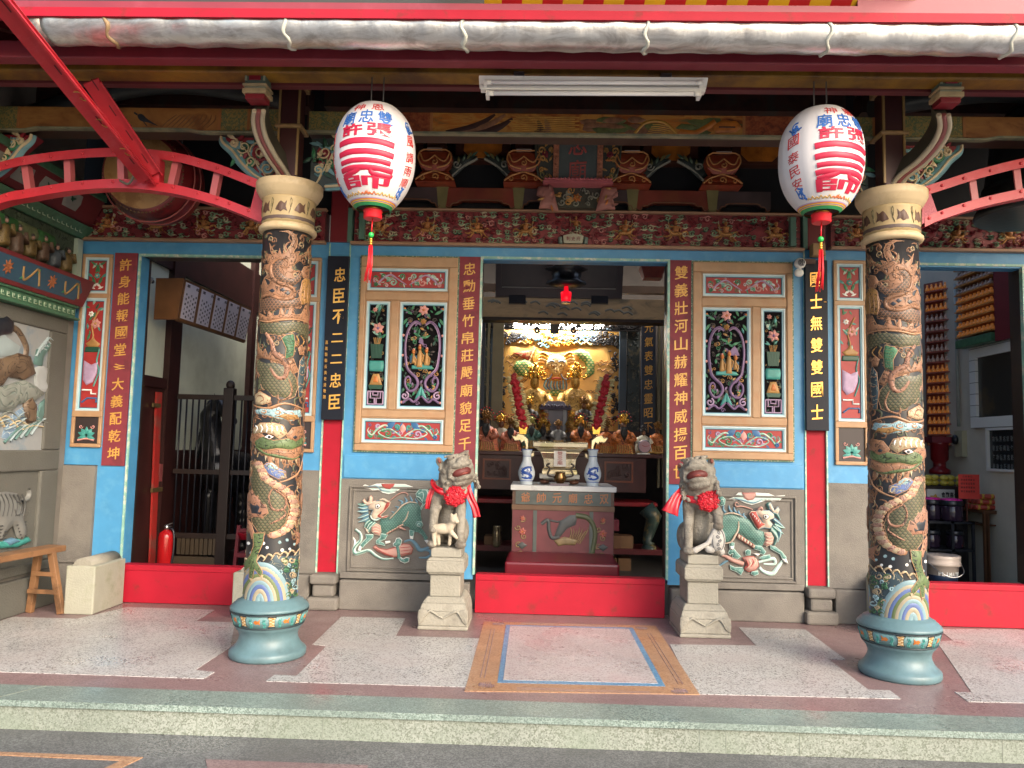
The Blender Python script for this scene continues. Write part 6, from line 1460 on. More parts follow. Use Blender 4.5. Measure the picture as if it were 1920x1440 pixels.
p0,p1=at(900,140,-1.93),at(1322,142,-1.93)
t=thing('tube_light','white twin tube light fixture under the maroon beam','light fixture',((p0.x+p1.x)/2,-1.95,p0.z))
TW=mat('fixture_white',(.82,.81,.76),.4,var=.03);TT=mat('tube_glass',(.80,.80,.80),.15,var=.01)
zt,zb=at(900,141,-2.02).z,at(900,163,-1.96).z
b=MB();b.hexa([(p0.x,-1.96,zb),(p1.x,-1.96,zb),(p1.x,-1.93,zb),(p0.x,-1.93,zb),(p0.x,-2.02,zt),(p1.x,-2.02,zt),(p1.x,-1.93,zt),(p0.x,-1.93,zt)]);b.build('housing',TW,t,bevel=.004)
for yy,py,x0,x1 in((-2.03,154,910,1316),(-1.985,175,914,1312)):
 a,c=at(x0,py,yy),at(x1,py+1,yy)
 d=(c-a).normalized()
 b=MB();b.tube([a+d*.035,c-d*.035],.0125,14);b.build('tube',TT,t)
 for e,sg in((a,1),(c,-1)):
  b=MB();b.tube([e,e+d*sg*.035],.014,12);b.box(e.x-.010,e.x+.010,yy-.005,yy+.06,e.z-.014,e.z+.016);b.build('end_cap',TW,t)
b=MB();b.box(p0.x+.01,p1.x-.01,-1.99,-1.94,zb-.028,zb-.001);b.build('reflector',TW,t,bevel=.003)
b=MB();b.box(p0.x+.2,p0.x+.26,-1.97,-1.9,zt,zt+.05);b.box(p1.x-.26,p1.x-.2,-1.97,-1.9,zt,zt+.05);b.build('hanger',STEEL,t)
def arch(pts_t,pts_b,s,label,Y=-1.29):
 t=thing('steel_arch',label,'arch',(at(*pts_b[0],Y).x,Y,at(*pts_b[0],Y).z),'red steel arches')
 ct=catmull([at(*p,Y)for p in pts_t],8);cb=catmull([at(*p,Y)for p in pts_b],8)
 def chord(c,name):
  b=MB();w,h=.10,.012
  N=len(c)
  def strip(o0,o1,y0,y1):
   bb=len(b.v)
   for p in c:b.v+=[Vector((p.x,y0,p.z+o0)),Vector((p.x,y1,p.z+o0)),Vector((p.x,y1,p.z+o1)),Vector((p.x,y0,p.z+o1))]
   for i in range(N-1):
    for k in range(4):b.face((bb+i*4+k,bb+i*4+(k+1)%4,bb+i*4+4+(k+1)%4,bb+i*4+4+k))
   b.face((bb,bb+1,bb+2,bb+3));b.face([bb+(N-1)*4+k for k in(3,2,1,0)])
  strip(-.030,.030,Y-.042,Y-.034);strip(-.031 if name=='lower_chord' else .023,-.023 if name=='lower_chord' else .031,Y-.0405,Y+.045)
  b.build(name,REDSTEEL,t)
  b=MB()
  for i in range(3,N-2,5):b.ell((c[i].x,Y-.043,c[i].z+(.012 if name=='lower_chord' else 0)),(.011,.008,.011),10,6)
  b.build('bolt_row',REDSTEEL,t)
 chord(ct,'upper_chord');chord(cb,'lower_chord')
 return t,ct,cb
def strut(t,px0,py0,px1,py1,Y=-1.29,w=.055):
 a,c=at(px0,py0-9,Y),at(px1,py1+9,Y);b=MB();b.bar(a,c,w*.8,.012,(0,1,0));b.bar(a+Vector((.016,.025,0)),c+Vector((.016,.025,0)),.010,.05,(0,1,0));b.build('strut',mat('strut_pink',(.50,.12,.13),.4,var=.1),t)
LT=[(-330,420),(-150,358),(0,318),(60,304),(150,293),(240,290),(330,298),(400,316),(440,330),(495,352)]
LB=[(-330,510),(-150,442),(0,380),(60,366),(150,352),(240,348),(330,358),(400,376),(440,390),(495,412)]
t,ct,cb=arch(LT,LB,-1,'red riveted steel arch springing from the left dragon column')
for a in((46,318,54,355),(126,305,128,345),(226,302,228,342),(330,312,318,348),(408,330,397,368)):strut(t,*a)
b=MB();P=[at(*p,-1.31)for p in((482,352),(500,352),(502,412),(470,398))];b.hexa([(p.x,-1.33,p.z)for p in P]+[(p.x,-1.27,p.z)for p in P]);b.build('end_gusset',REDSTEEL,t)
b=MB();P=[at(*p,-1.31)for p in((286,298),(304,300),(302,346),(280,344))];b.hexa([(p.x,-1.34,p.z)for p in P]+[(p.x,-1.27,p.z)for p in P]);b.build('splice_plate',REDSTEEL,t)
RTP=[(1728,362),(1760,352),(1830,330),(1920,308),(2060,284),(2240,276),(2400,290)]
RB=[(1728,420),(1760,406),(1830,384),(1920,364),(2060,340),(2240,332),(2400,346)]
t,ct,cb=arch(RTP,RB,1,'red riveted steel arch springing from the right dragon column')
for a in((1822,340,1830,380),(1905,318,1912,362),(2000,300,2004,348)):strut(t,*a)
b=MB();P=[at(*p,-1.31)for p in((1726,360),(1740,358),(1756,404),(1726,422))];b.hexa([(p.x,-1.33,p.z)for p in P]+[(p.x,-1.27,p.z)for p in P]);b.build('end_gusset',mat('gusset_pink',(.46,.10,.13),.5,bump=.4,bscale=120),t)
def brace(a,c,w,label,n=1):
 a,c=Vector(a),Vector(c);d=(c-a).normalized();vx=(a-CPV).normalized();rr=d.cross(Vector((0,1,.2))).normalized()
 t=thing('steel_brace',label,'brace',a,'inclined red braces')
 b=MB();b.bar(a,c,w,.012,(0,-1,.3));b.build('flange',REDSTEEL,t)
 b=MB()
 for sg in(-1,1):b.bar(a+rr*sg*w*.48+Vector((0,.02,0)),c+rr*sg*w*.48+Vector((0,.02,0)),.010,.045,(0,-1,.3))
 b.build('web',REDSTEEL,t)
 b=MB()
 for k in range(7):p=a.lerp(c,.12+.13*k)+rr*(.012 if k%2 else-.012);q=p+d*.075;b.bar(p-Vector((0,.0075,0)),q-Vector((0,.0075,0)),.006,.003,(0,-1,.3))
 b.build('slot',mat('slot_dark',(.10,.004,.008),.6),t)
 return t,rr
A1,C1=at(274,337,-1.37),at(-25,-30,-3.15)
t1,rr1=brace(A1,C1,.095,'long red brace running from the left arch up past the gutter end')
A2,C2=at(288,326,-1.36),at(170,152,-1.95)
t2,rr2=brace(A2,C2,.095,'short red brace behind the long brace, ending under the maroon beam')
for k,tt in enumerate((.33,.62,.86)):
 p=A1.lerp(C1,tt*.62);b=MB();b.tube([p+rr1*math.cos(a)*.055+Vector((0,-.016+.03*math.sin(a),.012*math.sin(a*2)))for a in[i*.42 for i in range(16)]],.0035,5)
 o=b.build('tie_wire',mat('tie_ochre',(.45,.25,.06),.5),t1)
c=catmull([at(225,338,-1.34),at(240,345,-1.36),at(250,332,-1.37),at(254,318,-1.36),at(262,330,-1.37)],5)
o=MB().tube(c,.008,6).build('loose_cable',mat('cable_grey',(.15,.14,.11),.5),t1)
ax=Vector((.06,-.97,-.10)).normalized();xx=ax.cross(Vector((0,0,1))).normalized();yy=xx.cross(ax);DQ=Matrix((xx,yy,-ax)).transposed()
DC=at(265,322,-.72)
t=thing('temple_drum','big oxblood temple drum hung behind the left steel arch','drum',DC)
r0=.285;L=.46
b=MB();b.lathe([(r0,0),(r0+.02,.04),(r0+.055,.15),(r0+.065,.25),(r0+.055,.36),(r0+.01,L)],DC,56,DQ);b.build('shell',mat('drum_oxblood',(.17,.014,.016),.3,var=.15,col2=(.05,.01,.012),c2scale=3),t)
b=MB();b.lathe([(0,-.006),(r0*.6,-.005),(r0-.01,-.002),(r0+.004,.010),(r0+.008,.045),(r0+.012,.05)],DC,56,DQ);b.build('drum_skin',mat('drum_hide',(.36,.20,.075),.5,var=.15,vscale=4,col2=(.25,.12,.04),c2scale=5),t)
b=MB()
for k in range(64):a=k*2*math.pi/64;b.ell(DC+DQ@Vector((math.cos(a)*(r0+.012),math.sin(a)*(r0+.012),.03)),.010,7,5)
b.build('stud_ring',mat('stud_dark',(.12,.07,.03),.4,metal=.5),t)
b=MB()
for z in(.13,.25):b.tube([DC+DQ@Vector((math.cos(a*.1257)*(r0+.066),math.sin(a*.1257)*(r0+.066),z))for a in range(51)],.006,6,False)
b.build('shell_band',mat('drum_line',(.30,.07,.06),.4),t)
b=MB()
for e in(-.2,.2):b.tube([DC+Vector((e,.2,.25)),DC+Vector((e*.8,.2,1.0))],.010,6)
b.build('hanging_chain',BLACK,t)
BC=at(1935,318,-.85);BC.z-=.35
t=thing('temple_bell','black bronze bell hung behind the right steel arch','bell',BC)
b=MB();b.lathe([(.36,0),(.375,.02),(.365,.05),(.35,.07),(.345,.10),(.352,.12),(.34,.15),(.325,.19),(.31,.21),(.315,.225),(.30,.24),(.27,.42),(.25,.6),(.21,.72),(.12,.80),(0,.83)],BC,56);b.build('bell_body',mat('bell_bronze',(.016,.020,.019),.32,metal=.35,var=.2,bump=.2,bscale=20),t)
b=MB();b.tube([BC+Vector((-.06,0,.80)),BC+Vector((-.05,0,.90)),BC+Vector((0,0,.94)),BC+Vector((.05,0,.90)),BC+Vector((.06,0,.80))],.02,8);b.tube([BC+Vector((0,0,.94)),BC+Vector((0,0,1.4))],.015,6);b.build('bell_loop',BLACK,t)
def board(x0,x1,z0,z1,label,big,small,side_):
 t=thing('couplet_board',label,'couplet board',((x0+x1)/2,-.03,z0),'black couplet boards')
 b=MB();b.box(x0,x1,-.045,-.012,z0,z1);b.build('board',mat('board_lacquer',(.008,.010,.018),.5,var=.2,spec=.25),t,bevel=.003)
 sf=flat(-.045);cx=(x0+x1)/2
 b=MB();column_text(b,big,sf,cx+(.018 if side_<0 else-.005),z1-.07,z0+.06,.094,.118,th=.005,bold=.012,slant=.08);b.build('gold_lettering',mat('gold_bright',(.78,.42,.09),.3,metal=.5,var=.15),t)
 b=MB();column_text(b,small,sf,x0+.022 if side_<0 else x1-.022,z1-(.70 if side_<0 else .35),z0+.16 if side_<0 else z0+1.05,.022,.030,th=.003,bold=.0);b.build('small_lettering',GOLD,t)
board(-2.052,-1.872,1.515,2.875,'black board with gold 忠臣不二二忠臣 left of the left window','忠臣不二二忠臣','嘉義縣縣長黃老達敬題',-1)
board(1.872,2.052,1.515,2.905,'black board with gold 國士無雙雙國士 right of the right window','國士無雙雙國士','民國年立',1)
cp=at(1500,494,-.10)
t=thing('security_camera','small white ball camera above the right black board','camera',cp)
b=MB();b.ell(cp,(.045,.04,.045),16,10);b.build('housing',WHITE,t)
b=MB();b.lathe([(.030,0),(.026,.012),(0,.014)],cp+Vector((0,-.034,.0)),18,'Y');b.build('lens_ring',mat('lens_grey',(.20,.20,.20),.3),t)
b=MB()
for k in range(5):b.ell(cp+Vector((.017*math.cos(k*1.257),-.049,.017*math.sin(k*1.257))),.006,6,5)
b.ell(cp+Vector((0,-.050,0)),.007,8,6);b.build('lens',BLACK,t)
b=MB();b.ell(cp+Vector((-.005,.01,-.075)),(.038,.025,.034),14,9);b.build('speaker_pod',WHITE,t);b=MB();b.box(cp.x+.01,cp.x+.14,-.06,-.02,cp.z+.01,cp.z+.05);b.build('bracket_arm',BROWN,t)
bx=at(1532,470,-.06);o=MB().box(bx.x-.05,bx.x+.05,-.11,-.02,bx.z-.05,bx.z+.05).build('junction_box',mat('box_tan',(.33,.20,.09),.6,var=.15),None,bevel=.004,loc=bx);tag(o,'brown junction box just below the right lantern','junction box')
SX=-4.17
def W(px,py):p=atx(px,py,SX+.01);return(p.y,p.z)
sfs=side(SX+.0)
t=thing('relief_side_wall','grey stone side wall with a painted tiger relief and carved cornice at far left','wall',(SX,-.8,0))
b=MB();b.box(SX-.25,SX,-2.6,-.02,0,4.75);b.build('stone_wall',STONE,t)
gw=mat('side_stone',(.095,.092,.078),.8,var=.12,vscale=4,bump=.4,bscale=90)
b=MB();
b.box(SX,SX+.035,-2.6,-.14,1.06,1.22);b.box(SX,SX+.035,-2.6,-.14,2.16,2.28);b.box(SX,SX+.035,-.36,-.14,1.22,2.16)
b.box(SX,SX+.035,-2.6,-.14,.28,.36);b.box(SX,SX+.036,-.36,-.14,.36,1.06);b.box(SX,SX+.06,-2.6,-.10,.0,.26)
b.build('stone_frame',gw,t,bevel=.012)
b=MB();b.box(SX,SX+.018,-2.6,-.32,1.20,2.18);b.build('relief_ground',mat('relief_grey',(.27,.28,.28),.6,var=.1,col2=(.17,.22,.26),c2scale=3),t)
TM=[carved('rock_brown',(.13,.088,.055),(.05,.03,.02),9,6),carved('hill_moss',(.20,.215,.19),(.12,.15,.13),8,5),carved('water_blue',(.16,.24,.33),(.45,.5,.5),10,6),mat('pine_grey',(.09,.17,.155),.5,var=.3),mat('wave_pale',(.28,.34,.35),.5),BLACK,CREAM,mat('house_white',(.34,.36,.36),.6)]
sfr=side(SX+.018);b=MB()
def rel(l,mi,h=.02,wd=.02):b.m=mi;b.relief([W(x,y)for x,y in l],sfr,h,wd)
def ln(l,mi,w=.02,h=.016):b.m=mi;b.ribbon(catmull([W(x,y)for x,y in l],4),sfr,w,h)
rel([(-60,600),(-10,600),(8,590),(22,605),(18,625),(0,628),(-30,640)],5,.03);ln([(18,612),(32,622),(46,650),(44,670)],0,.05,.02)
rel([(-120,560),(-20,590),(10,632),(36,650),(30,665),(-40,672),(-120,660)],4,.01)
rel([(-150,668),(0,672),(30,662),(52,668),(62,700),(40,712),(10,706),(0,722),(-40,730),(-150,760)],0,.045,.03)
rel([(-150,745),(0,725),(40,712),(66,725),(80,738),(60,752),(30,758),(16,772),(-20,770),(-150,800)],1,.035,.03)
rel([(10,790),(22,775),(46,760),(66,756),(72,770),(30,790),(24,822),(8,826),(0,820)],2,.012,.02)
rel([(40,750),(52,742),(62,760),(60,790),(48,795),(40,775)],0,.035,.02);rel([(64,776),(72,756),(80,748),(78,780),(70,798)],3,.016,.01)
rel([(62,735),(62,690),(74,685),(86,690),(84,715),(88,715),(88,705),(92,705),(90,735)],7,.014,.008);rel([(60,682),(66,655),(82,650),(92,640),(92,650),(80,668),(76,688)],3,.016,.01)
for k in range(4):ln([(64+k*5,668-k*6),(72+k*5,652-k*6),(82+k*4,656-k*6)],4,.016,.02)
for k in range(6):ln([(4+k*10,830-k*3),(20+k*10,812-k*4),(36+k*9,800-k*3)],4 if k%2 else 3,.016,.02)
for k in range(14):ln([(-60+k*8,806-(k%4)*8),(-40+k*8,798-(k%4)*9),(-20+k*8,800-(k%3)*8)],(6,1,4)[k%3],.012,.02)
b.build('landscape_relief',TM,t)
b=MB();b.box(SX,SX+.012,-2.6,-.36,.36,1.06);b.build('lower_panel',gw,t)
b=MB();sfr=side(SX+.012);STR2=mat('stripe_grey',(.05,.05,.047),.6);ZB=mat('beast_white',(.15,.15,.138),.6,var=.1)
TG=[ZB,STR2,TEAL,mat('sea_blue',(.09,.19,.27),.6)]
rel([(-80,930),(-30,925),(10,922),(28,925),(36,945),(40,975),(44,1005),(34,1015),(26,1005),(20,985),(4,1000),(0,1018),(-16,1018),(-10,985),(-30,975),(-80,985)],0,.045,.03)
ln([(36,940),(48,935),(52,925),(50,918)],0,.03,.03)
for k in range(13):ln([(-70+k*8,928-(k>6)*3),(-62+k*8,950),(-66+k*8,976)],1,.012,.012);
for p in b.v[-1:]:pass
b2=MB();b=b2
for k in range(11):
 x=-50+k*8;b.m=1;b.ribbon(catmull([W(x,926),W(x+7,945),W(x+3,968)],4),side(SX+.052),.014,.008)
for k in range(5):
 b.m=1;b.ribbon([W(22+k*2,985+k*6),W(40+k*.5,978+k*6)],side(SX+.046),.010,.006);b.ribbon([W(-14,988+k*6),W(4,984+k*6)],side(SX+.046),.010,.006)
b.ribbon(catmull([W(18,940),W(28,945),W(30,960),W(20,966),W(16,955)],4),side(SX+.056),.012,.006)
b.build('stripe_carving',TG,t)
b=MB();rel([(-80,930),(-30,925),(10,922),(28,925),(36,945),(40,975),(44,1005),(34,1015),(26,1005),(20,985),(4,1000),(0,1018),(-16,1018),(-10,985),(-30,975),(-80,985)],0,.045,.03);ln([(36,940),(48,935),(52,925),(50,918)],0,.03,.03)
rel([(-70,935),(-95,915),(-140,905),(-185,925),(-200,965),(-180,1000),(-130,1005),(-90,985)],0,.06,.03);rel([(-84,975),(-62,978),(-66,1020),(-92,1024)],0,.04,.02);rel([(-130,1000),(-104,992),(-112,1034),(-142,1038)],0,.04,.02)
rel([(-60,1016),(20,1012),(50,1006),(56,1014),(30,1026),(-60,1032)],2,.03,.02);rel([(0,1014),(20,1008),(34,1014),(10,1024)],3,.04,.02)
b.build('striped_beast',TG,t)
b=MB()
b.box(SX,SX+.10,-2.6,-.10,2.28,2.30);b.box(SX,SX+.07,-2.6,-.12,2.30,2.38);b.box(SX,SX+.09,-2.6,-.11,2.38,2.40)
b.box(SX,SX+.03,-2.6,-.05,2.98,3.02);b.box(SX,SX+.07,-2.6,-.05,2.62,2.645)
b.hexa([(SX,-2.6,2.98),(SX+.04,-2.6,2.98),(SX+.04,-.03,2.98),(SX,-.03,2.98),(SX,-2.6,3.07),(SX+.13,-2.6,3.07),(SX+.13,-.03,3.07),(SX,-.03,3.07)])
b.build('green_moulding',mat('cornice_green',(.05,.13,.075),.5,var=.25,vscale=20),t,bevel=.005)
b=MB();
for k in range(40):
 y=-.14-k*.06;b.ribbon([(y,2.325),(y-.03,2.325),(y-.03,2.355),(y-.012,2.355),(y-.012,2.34)],side(SX+.07),.007,.005);b.ribbon([(y,3.01),(y-.03,3.01),(y-.03,3.04),(y-.012,3.04)],side(SX+.085),.007,.005)
b.build('key_pattern',mat('key_pale',(.28,.36,.25),.5),t)
b=MB();b.hexa([(SX,-2.6,2.40),(SX+.10,-2.6,2.40),(SX+.10,-.08,2.40),(SX,-.08,2.40),(SX,-2.6,2.62),(SX+.16,-2.6,2.62),(SX+.16,-.03,2.62),(SX,-.03,2.62)]);b.build('maroon_cove',mat('cove_maroon',(.13,.018,.022),.5,var=.2),t)
b=MB();sfc=lambda u,v,h:Vector((SX+.10+(v-2.40)*.27+h,u,v))
b.m=0;b.relief([(-2.5,2.43),(-2.5,2.59),(-.22,2.59),(-.15,2.51),(-.22,2.43)],sfc,.004,.02,0,.15)
for k in range(9):
 y=-.30-k*.25
 if k%2:
  for j in range(8):b.m=1;leaf(b,y,2.51,.055,j*.785,sfc,.012,.004)
 else:
  b.m=2;b.ribbon(catmull([(y+.12,2.45),(y+.06,2.56),(y,2.50),(y-.06,2.46),(y-.10,2.55)],5),sfc,.018,.008,.004);b.m=3;leaf(b,y+.06,2.53,.05,1,sfc,.008,.004);leaf(b,y-.06,2.48,.05,3.6,sfc,.008,.004)
b.build('flower_scroll',[mat('cove_blue',(.03,.075,.12),.5),mat('cove_orange',(.30,.10,.04),.5),mat('cove_gold',(.26,.16,.06),.5),GREEN],t)
b=MB();b.box(SX,SX+.015,-2.6,-.04,2.645,2.98);b.build('niche_back',carved('niche_green',(.06,.085,.05),None,9,6),t)
rn=random.Random(21)
for k in range(9):
 y=-.24-k*.15;b=MB();sfn=side(SX+.015)
 b.m=0;m_=rn.choice((0,1,2,3));b.m=m_
 z0=2.65+rn.uniform(0,.03);hh=rn.uniform(.17,.24)
 b.relief([(y-.05,z0),(y+.05,z0),(y+.042,z0+hh*.6),(y+.02,z0+hh*.75),(y-.02,z0+hh*.75),(y-.045,z0+hh*.6)],sfn,.06,.03)
 b.m=4;b.ell((SX+.055,y,z0+hh*.84),(.015,.014,.018),8,6);b.m=5;b.ell((SX+.05,y,z0+hh*.93),(.018,.018,.016),8,5)
 b.m=m_;b.ribbon([(y+.03,z0+hh*.6),(y+.085,z0+hh*.45),(y+.06,z0+hh*.8)],sfn,.026,.06)
 b.build('niche_figure',[carved('fig_amber',(.14,.06,.02),None,40),carved('fig_gold',(.15,.10,.03),None,40),carved('fig_blue',(.06,.08,.10),None,40),carved('fig_brown',(.09,.05,.03),None,40),mat('fig_face',(.26,.15,.11),.5),mat('fig_black',(.03,.025,.02),.5)],t)
for k in range(8):
 b=MB();sfn=side(SX+.015);b.m=k%2
 y=-.5-k*.22;b.relief([(y+.13*math.cos(a*.785),2.84+.07*math.sin(a*.785)+.02*(a%2))for a in range(8)],sfn,.035,.03);b.build('niche_foliage',[mat('foliage_bright',(.03,.10,.03),.5,var=.4,vscale=30),mat('foliage_dull',(.11,.13,.06),.5,var=.4,vscale=30)],t)
b=MB();b.box(SX,SX+.05,-.12,-.05,2.66,2.97);b.build('end_tile',mat('end_tile_pale',(.34,.42,.35),.3),t)
b=MB();b.hexa([(SX,-2.6,3.09),(SX+.10,-2.6,3.09),(SX+.10,-.03,3.09),(SX,-.03,3.09),(SX,-2.6,3.30),(SX+.20,-2.6,3.30),(SX+.20,-.03,3.30),(SX,-.03,3.30)]);b.build('upper_cove',MATS['cove_maroon'],t)
b=MB();b.box(SX,SX+.22,-2.6,-.03,3.30,3.36);b.build('upper_lip',MATS['cornice_green'],t,bevel=.006)
b=MB();sfc=lambda u,v,h:Vector((SX+.10+(v-3.09)*.476+h,u,v))
for k in range(8):b.m=0;y=-.4-k*.3;b.relief([(y-.09,3.14),(y+.09,3.14),(y+.11,3.20),(y+.09,3.26),(y-.09,3.26),(y-.11,3.20)],sfc,.006,.02);b.m=1;leaf(b,y-.04,3.20,.07,.3,sfc,.01,.006);leaf(b,y,3.19,.06,2.4,sfc,.01,.006)
b.build('cartouche',[mat('cart_grey',(.22,.22,.20),.5),DGREEN],t)
WOOD=mat('bench_wood',(.20,.10,.045),.55,var=.25,vscale=6,bump=.15,bscale=30,col2=(.11,.055,.025),c2scale=4)
p1=atz(118,1024,.50);
BX,BY=-3.73,-1.30
e0=atz(125,1022,.50);
t=thing('wooden_bench','narrow brown wooden bench against the left side wall','bench',(e0.x-.1,e0.y-.3,0))
dv=(atz(0,1044,.50)-e0).normalized()
nv=Vector((-dv.y,dv.x,0))
E1=e0+dv*1.15
wv=.15
zt=.50
nn=nv if nv.x>0 else-nv
c0=e0-nn*wv*.5;c1=c0+dv*1.25
b=MB();P=[]
for z in(zt-.045,zt):P+=[tuple((c0-nn*wv/2).xy)+(z,),tuple((c0+nn*wv/2).xy)+(z,),tuple((c1+nn*wv/2).xy)+(z,),tuple((c1-nn*wv/2).xy)+(z,)]
b.hexa(P);b.build('seat',WOOD,t,bevel=.006)
for along in(.13,1.1):
 for e in(-1,1):
  top=c0+dv*along+nn*e*wv*.36;bot=c0+dv*(along+(-.05 if along<.5 else .05))+nn*e*(wv*.36+.075)
  b=MB();b.bar(Vector((top.x,top.y,zt-.04)),Vector((bot.x,bot.y,.004)),.048,.040,dv);b.build('leg',WOOD,t,bevel=.004)
 for zz,k in((.30,.115),(.17,.145)):
  m_=c0+dv*along;b=MB();b.bar(Vector((m_.x,m_.y,zz))-nn*k*.8,Vector((m_.x,m_.y,zz))+nn*k*.8,.022,.03,(0,0,1));b.build('rung',WOOD,t)
def door_block(x0,x1,y0,y1,z,label,drumtop):
 t=thing('stone_block',label,'stone block',((x0+x1)/2,y0,0),'stone blocks at the side doorways')
 b=MB();b.box(x0,x1,y0,y1,0,z);b.build('block',mat('block_stone',(.30,.295,.235),.8,var=.12,bump=.35,bscale=70,col2=(.20,.21,.14),c2scale=6,c2lo=.5,c2hi=.75),t,bevel=.010)
 b=MB();n_=14;cx=(x0+x1)/2;hw=(x1-x0)/2*.62
 for k in range(n_+1):a=math.pi*k/n_;b.v+=[Vector((cx-hw*math.cos(a),y0+.02,z-.004+.060*math.sin(a))),Vector((cx-hw*math.cos(a),y1,z-.004+.060*math.sin(a)))]
 b.smooth=True
 for k in range(n_):b.face((2*k,2*k+2,2*k+3,2*k+1))
 b.smooth=False;b.face([2*k for k in range(n_+1)][::-1]);b.face([2*k+1 for k in range(n_+1)])
 b.build('rounded_top',MATS['pale_stone'],t)
p=atz(118,1152,0);q_=atz(172,1152,0)
door_block(p.x,q_.x+.02,p.y,-.05,.36,'pale stone block beside the bench, at the left end of the left threshold',True)
p=atz(420,1166,0)
door_block(-2.55,-2.30,-.46,-.05,.34,'pale stone block behind the left dragon column',True)
p=atz(1738,1170,0)
door_block(2.32,2.575,-.46,-.05,.38,'pale stone block behind the right dragon column',True)
PLAST=mat('old_plaster',(.60,.63,.50),.8,var=.1,vscale=3,col2=(.48,.50,.38),c2scale=2.5,c2lo=.5,c2hi=.75)
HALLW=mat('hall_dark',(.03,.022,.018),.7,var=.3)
t=thing('temple_hall','dim temple hall with dark timber walls behind the doorways','hall',(0,4.4,0))
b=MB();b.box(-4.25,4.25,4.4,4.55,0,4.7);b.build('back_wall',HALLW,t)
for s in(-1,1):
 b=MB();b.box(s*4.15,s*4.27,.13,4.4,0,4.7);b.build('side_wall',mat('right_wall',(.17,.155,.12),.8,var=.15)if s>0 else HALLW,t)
 b=MB();b.box(s*1.95,s*2.05,1.6,4.4,0,3.6);b.build('unseen_partition',HALLW,t)  # unseen from the doorways, added only to block light between the rooms
b=MB();b.box(-2.3,2.3,2.5,4.5,4.7,4.8);b.box(-4.25,4.25,3.9,4.5,4.81,4.9);b.box(-2.3,2.3,.13,.9,4.7,4.8);b.box(-2.3,2.3,1.95,2.5,4.7,4.8);b.build('gapped_ceiling',HALLW,t)  # unseen; gaps left open to let daylight into the hall and side rooms
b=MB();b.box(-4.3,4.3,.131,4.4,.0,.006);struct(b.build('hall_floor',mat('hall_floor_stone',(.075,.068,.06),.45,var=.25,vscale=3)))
TF=1.07
def zc(py,Y,px=1050):return at(px,py,Y).z
x0,x1=-.50,.46
t=thing('offering_table','carved offering table with white marble top in the middle doorway','table',(-.02,TF+.3,0))
MARB=mat('marble',(.62,.62,.60),.2,var=.06,col2=(.40,.40,.40),c2scale=6,c2lo=.56,c2hi=.7)
b=MB();b.box(x0-.02,x1+.02,TF-.02,TF+.78,zc(921,TF),zc(911,TF));b.build('marble_top',MARB,t,bevel=.006)
zt=zc(921,TF)
APR=mat('apron_green_grey',(.085,.10,.09),.5,var=.25,vscale=10)
b=MB();b.box(x0,x1,TF,TF+.75,zc(1090,TF),zt);b.build('carcass',mat('table_brown',(.10,.05,.03),.5,var=.3),t)
b=MB();b.box(x0+.03,x1-.03,TF-.008,TF,zc(947,TF),zt-.006);o=b.build('lettered_apron',APR,t)
b=MB();sf=flat(TF-.008)
for i,ch in enumerate('爺帥元廟忠双'):put(b,ch,sf,x0+.125+i*.148,(zc(947,TF)+zt)/2,.085,.09,.006,0,.01,.08)
b.build('orange_lettering',mat('letter_orange',(.38,.15,.06),.5,var=.2),o)
b=MB();b.box(x0-.004,x1+.004,TF-.016,TF,zc(957,TF),zc(948,TF));b.build('rail',mat('table_rail',(.16,.085,.045),.5,var=.2),t)
zl,zh=zc(1085,TF),zc(958,TF)
b=MB();b.box(x0+.004,x1-.004,TF-.006,TF,zl,zh);o=b.build('red_front',mat('table_red',(.15,.035,.04),.5,var=.25,vscale=7),t)
b=MB()
for u in(x0+.20,x1-.23):b.box(u,u+.035,TF-.014,TF-.004,zl,zh)
b.build('green_strip',APR,o)
b=MB();sf=flat(TF-.006);hh=zh-zl;V=lambda k:zl+hh*k
FMx=[mat('front_slate',(.07,.075,.075),.5),mat('front_straw',(.24,.17,.08),.5,var=.3,vscale=20),mat('front_moss',(.09,.10,.05),.5),mat('front_rose',(.35,.09,.07),.5),ORANGE]
b.m=0;b.ribbon(catmull([(-.22,V(.80)),(-.16,V(.86)),(-.15,V(.72)),(-.12,V(.60)),(-.05,V(.62))],5),sf,.035,.012)
b.relief([(-.10,V(.62)),(-.05,V(.84)),(.04,V(.94)),(.12,V(.95)),(.10,V(.80)),(.02,V(.74)),(-.04,V(.62))],sf,.014,.02);b.ribbon(catmull([(-.14,V(.86)),(-.05,V(.84)),(.05,V(.92))],4),sf,.02,.010)
b.m=2;b.ribbon(catmull([(.10,V(.94)),(.22,V(.90)),(.28,V(.72)),(.27,V(.5)),(.24,V(.36)),(.12,V(.34))],6),sf,.05,.016)
b.m=1
for k in range(7):b.ribbon(catmull([(.02+k*.02,V(.52)),(.06+k*.022,V(.66)),(.05+k*.03,V(.78-.03*(k%3)))],4),sf,.014,.012,0,(.8,.2))
b.relief([(-.10,V(.56)),(.0,V(.62)),(.12,V(.58)),(.10,V(.50)),(.0,V(.50)),(-.06,V(.48))],sf,.016,.02)
for k in range(6):b.m=k%3;b.ribbon(catmull([(-.24+k*.09,V(.30)),(-.20+k*.09,V(.34)),(-.16+k*.09,V(.30)),(-.13+k*.09,V(.33))],3),sf,.016,.010)
for q in(x0+.10,x1-.10):
 b.m=1
 for k in range(5):b.ribbon(catmull(spiral(q+random.uniform(-.05,.05),V(.35+.13*k),.03,1.2,k,1,9),2),sf,.012,.008)
 flower(b,q,V(.68),.04,sf,3,4,.010);flower(b,q,V(.88),.028,sf,3,4,.010);b.m=0;b.relief([(q-.05,V(.48)),(q,V(.53)),(q+.05,V(.48)),(q,V(.42))],sf,.012,.02)
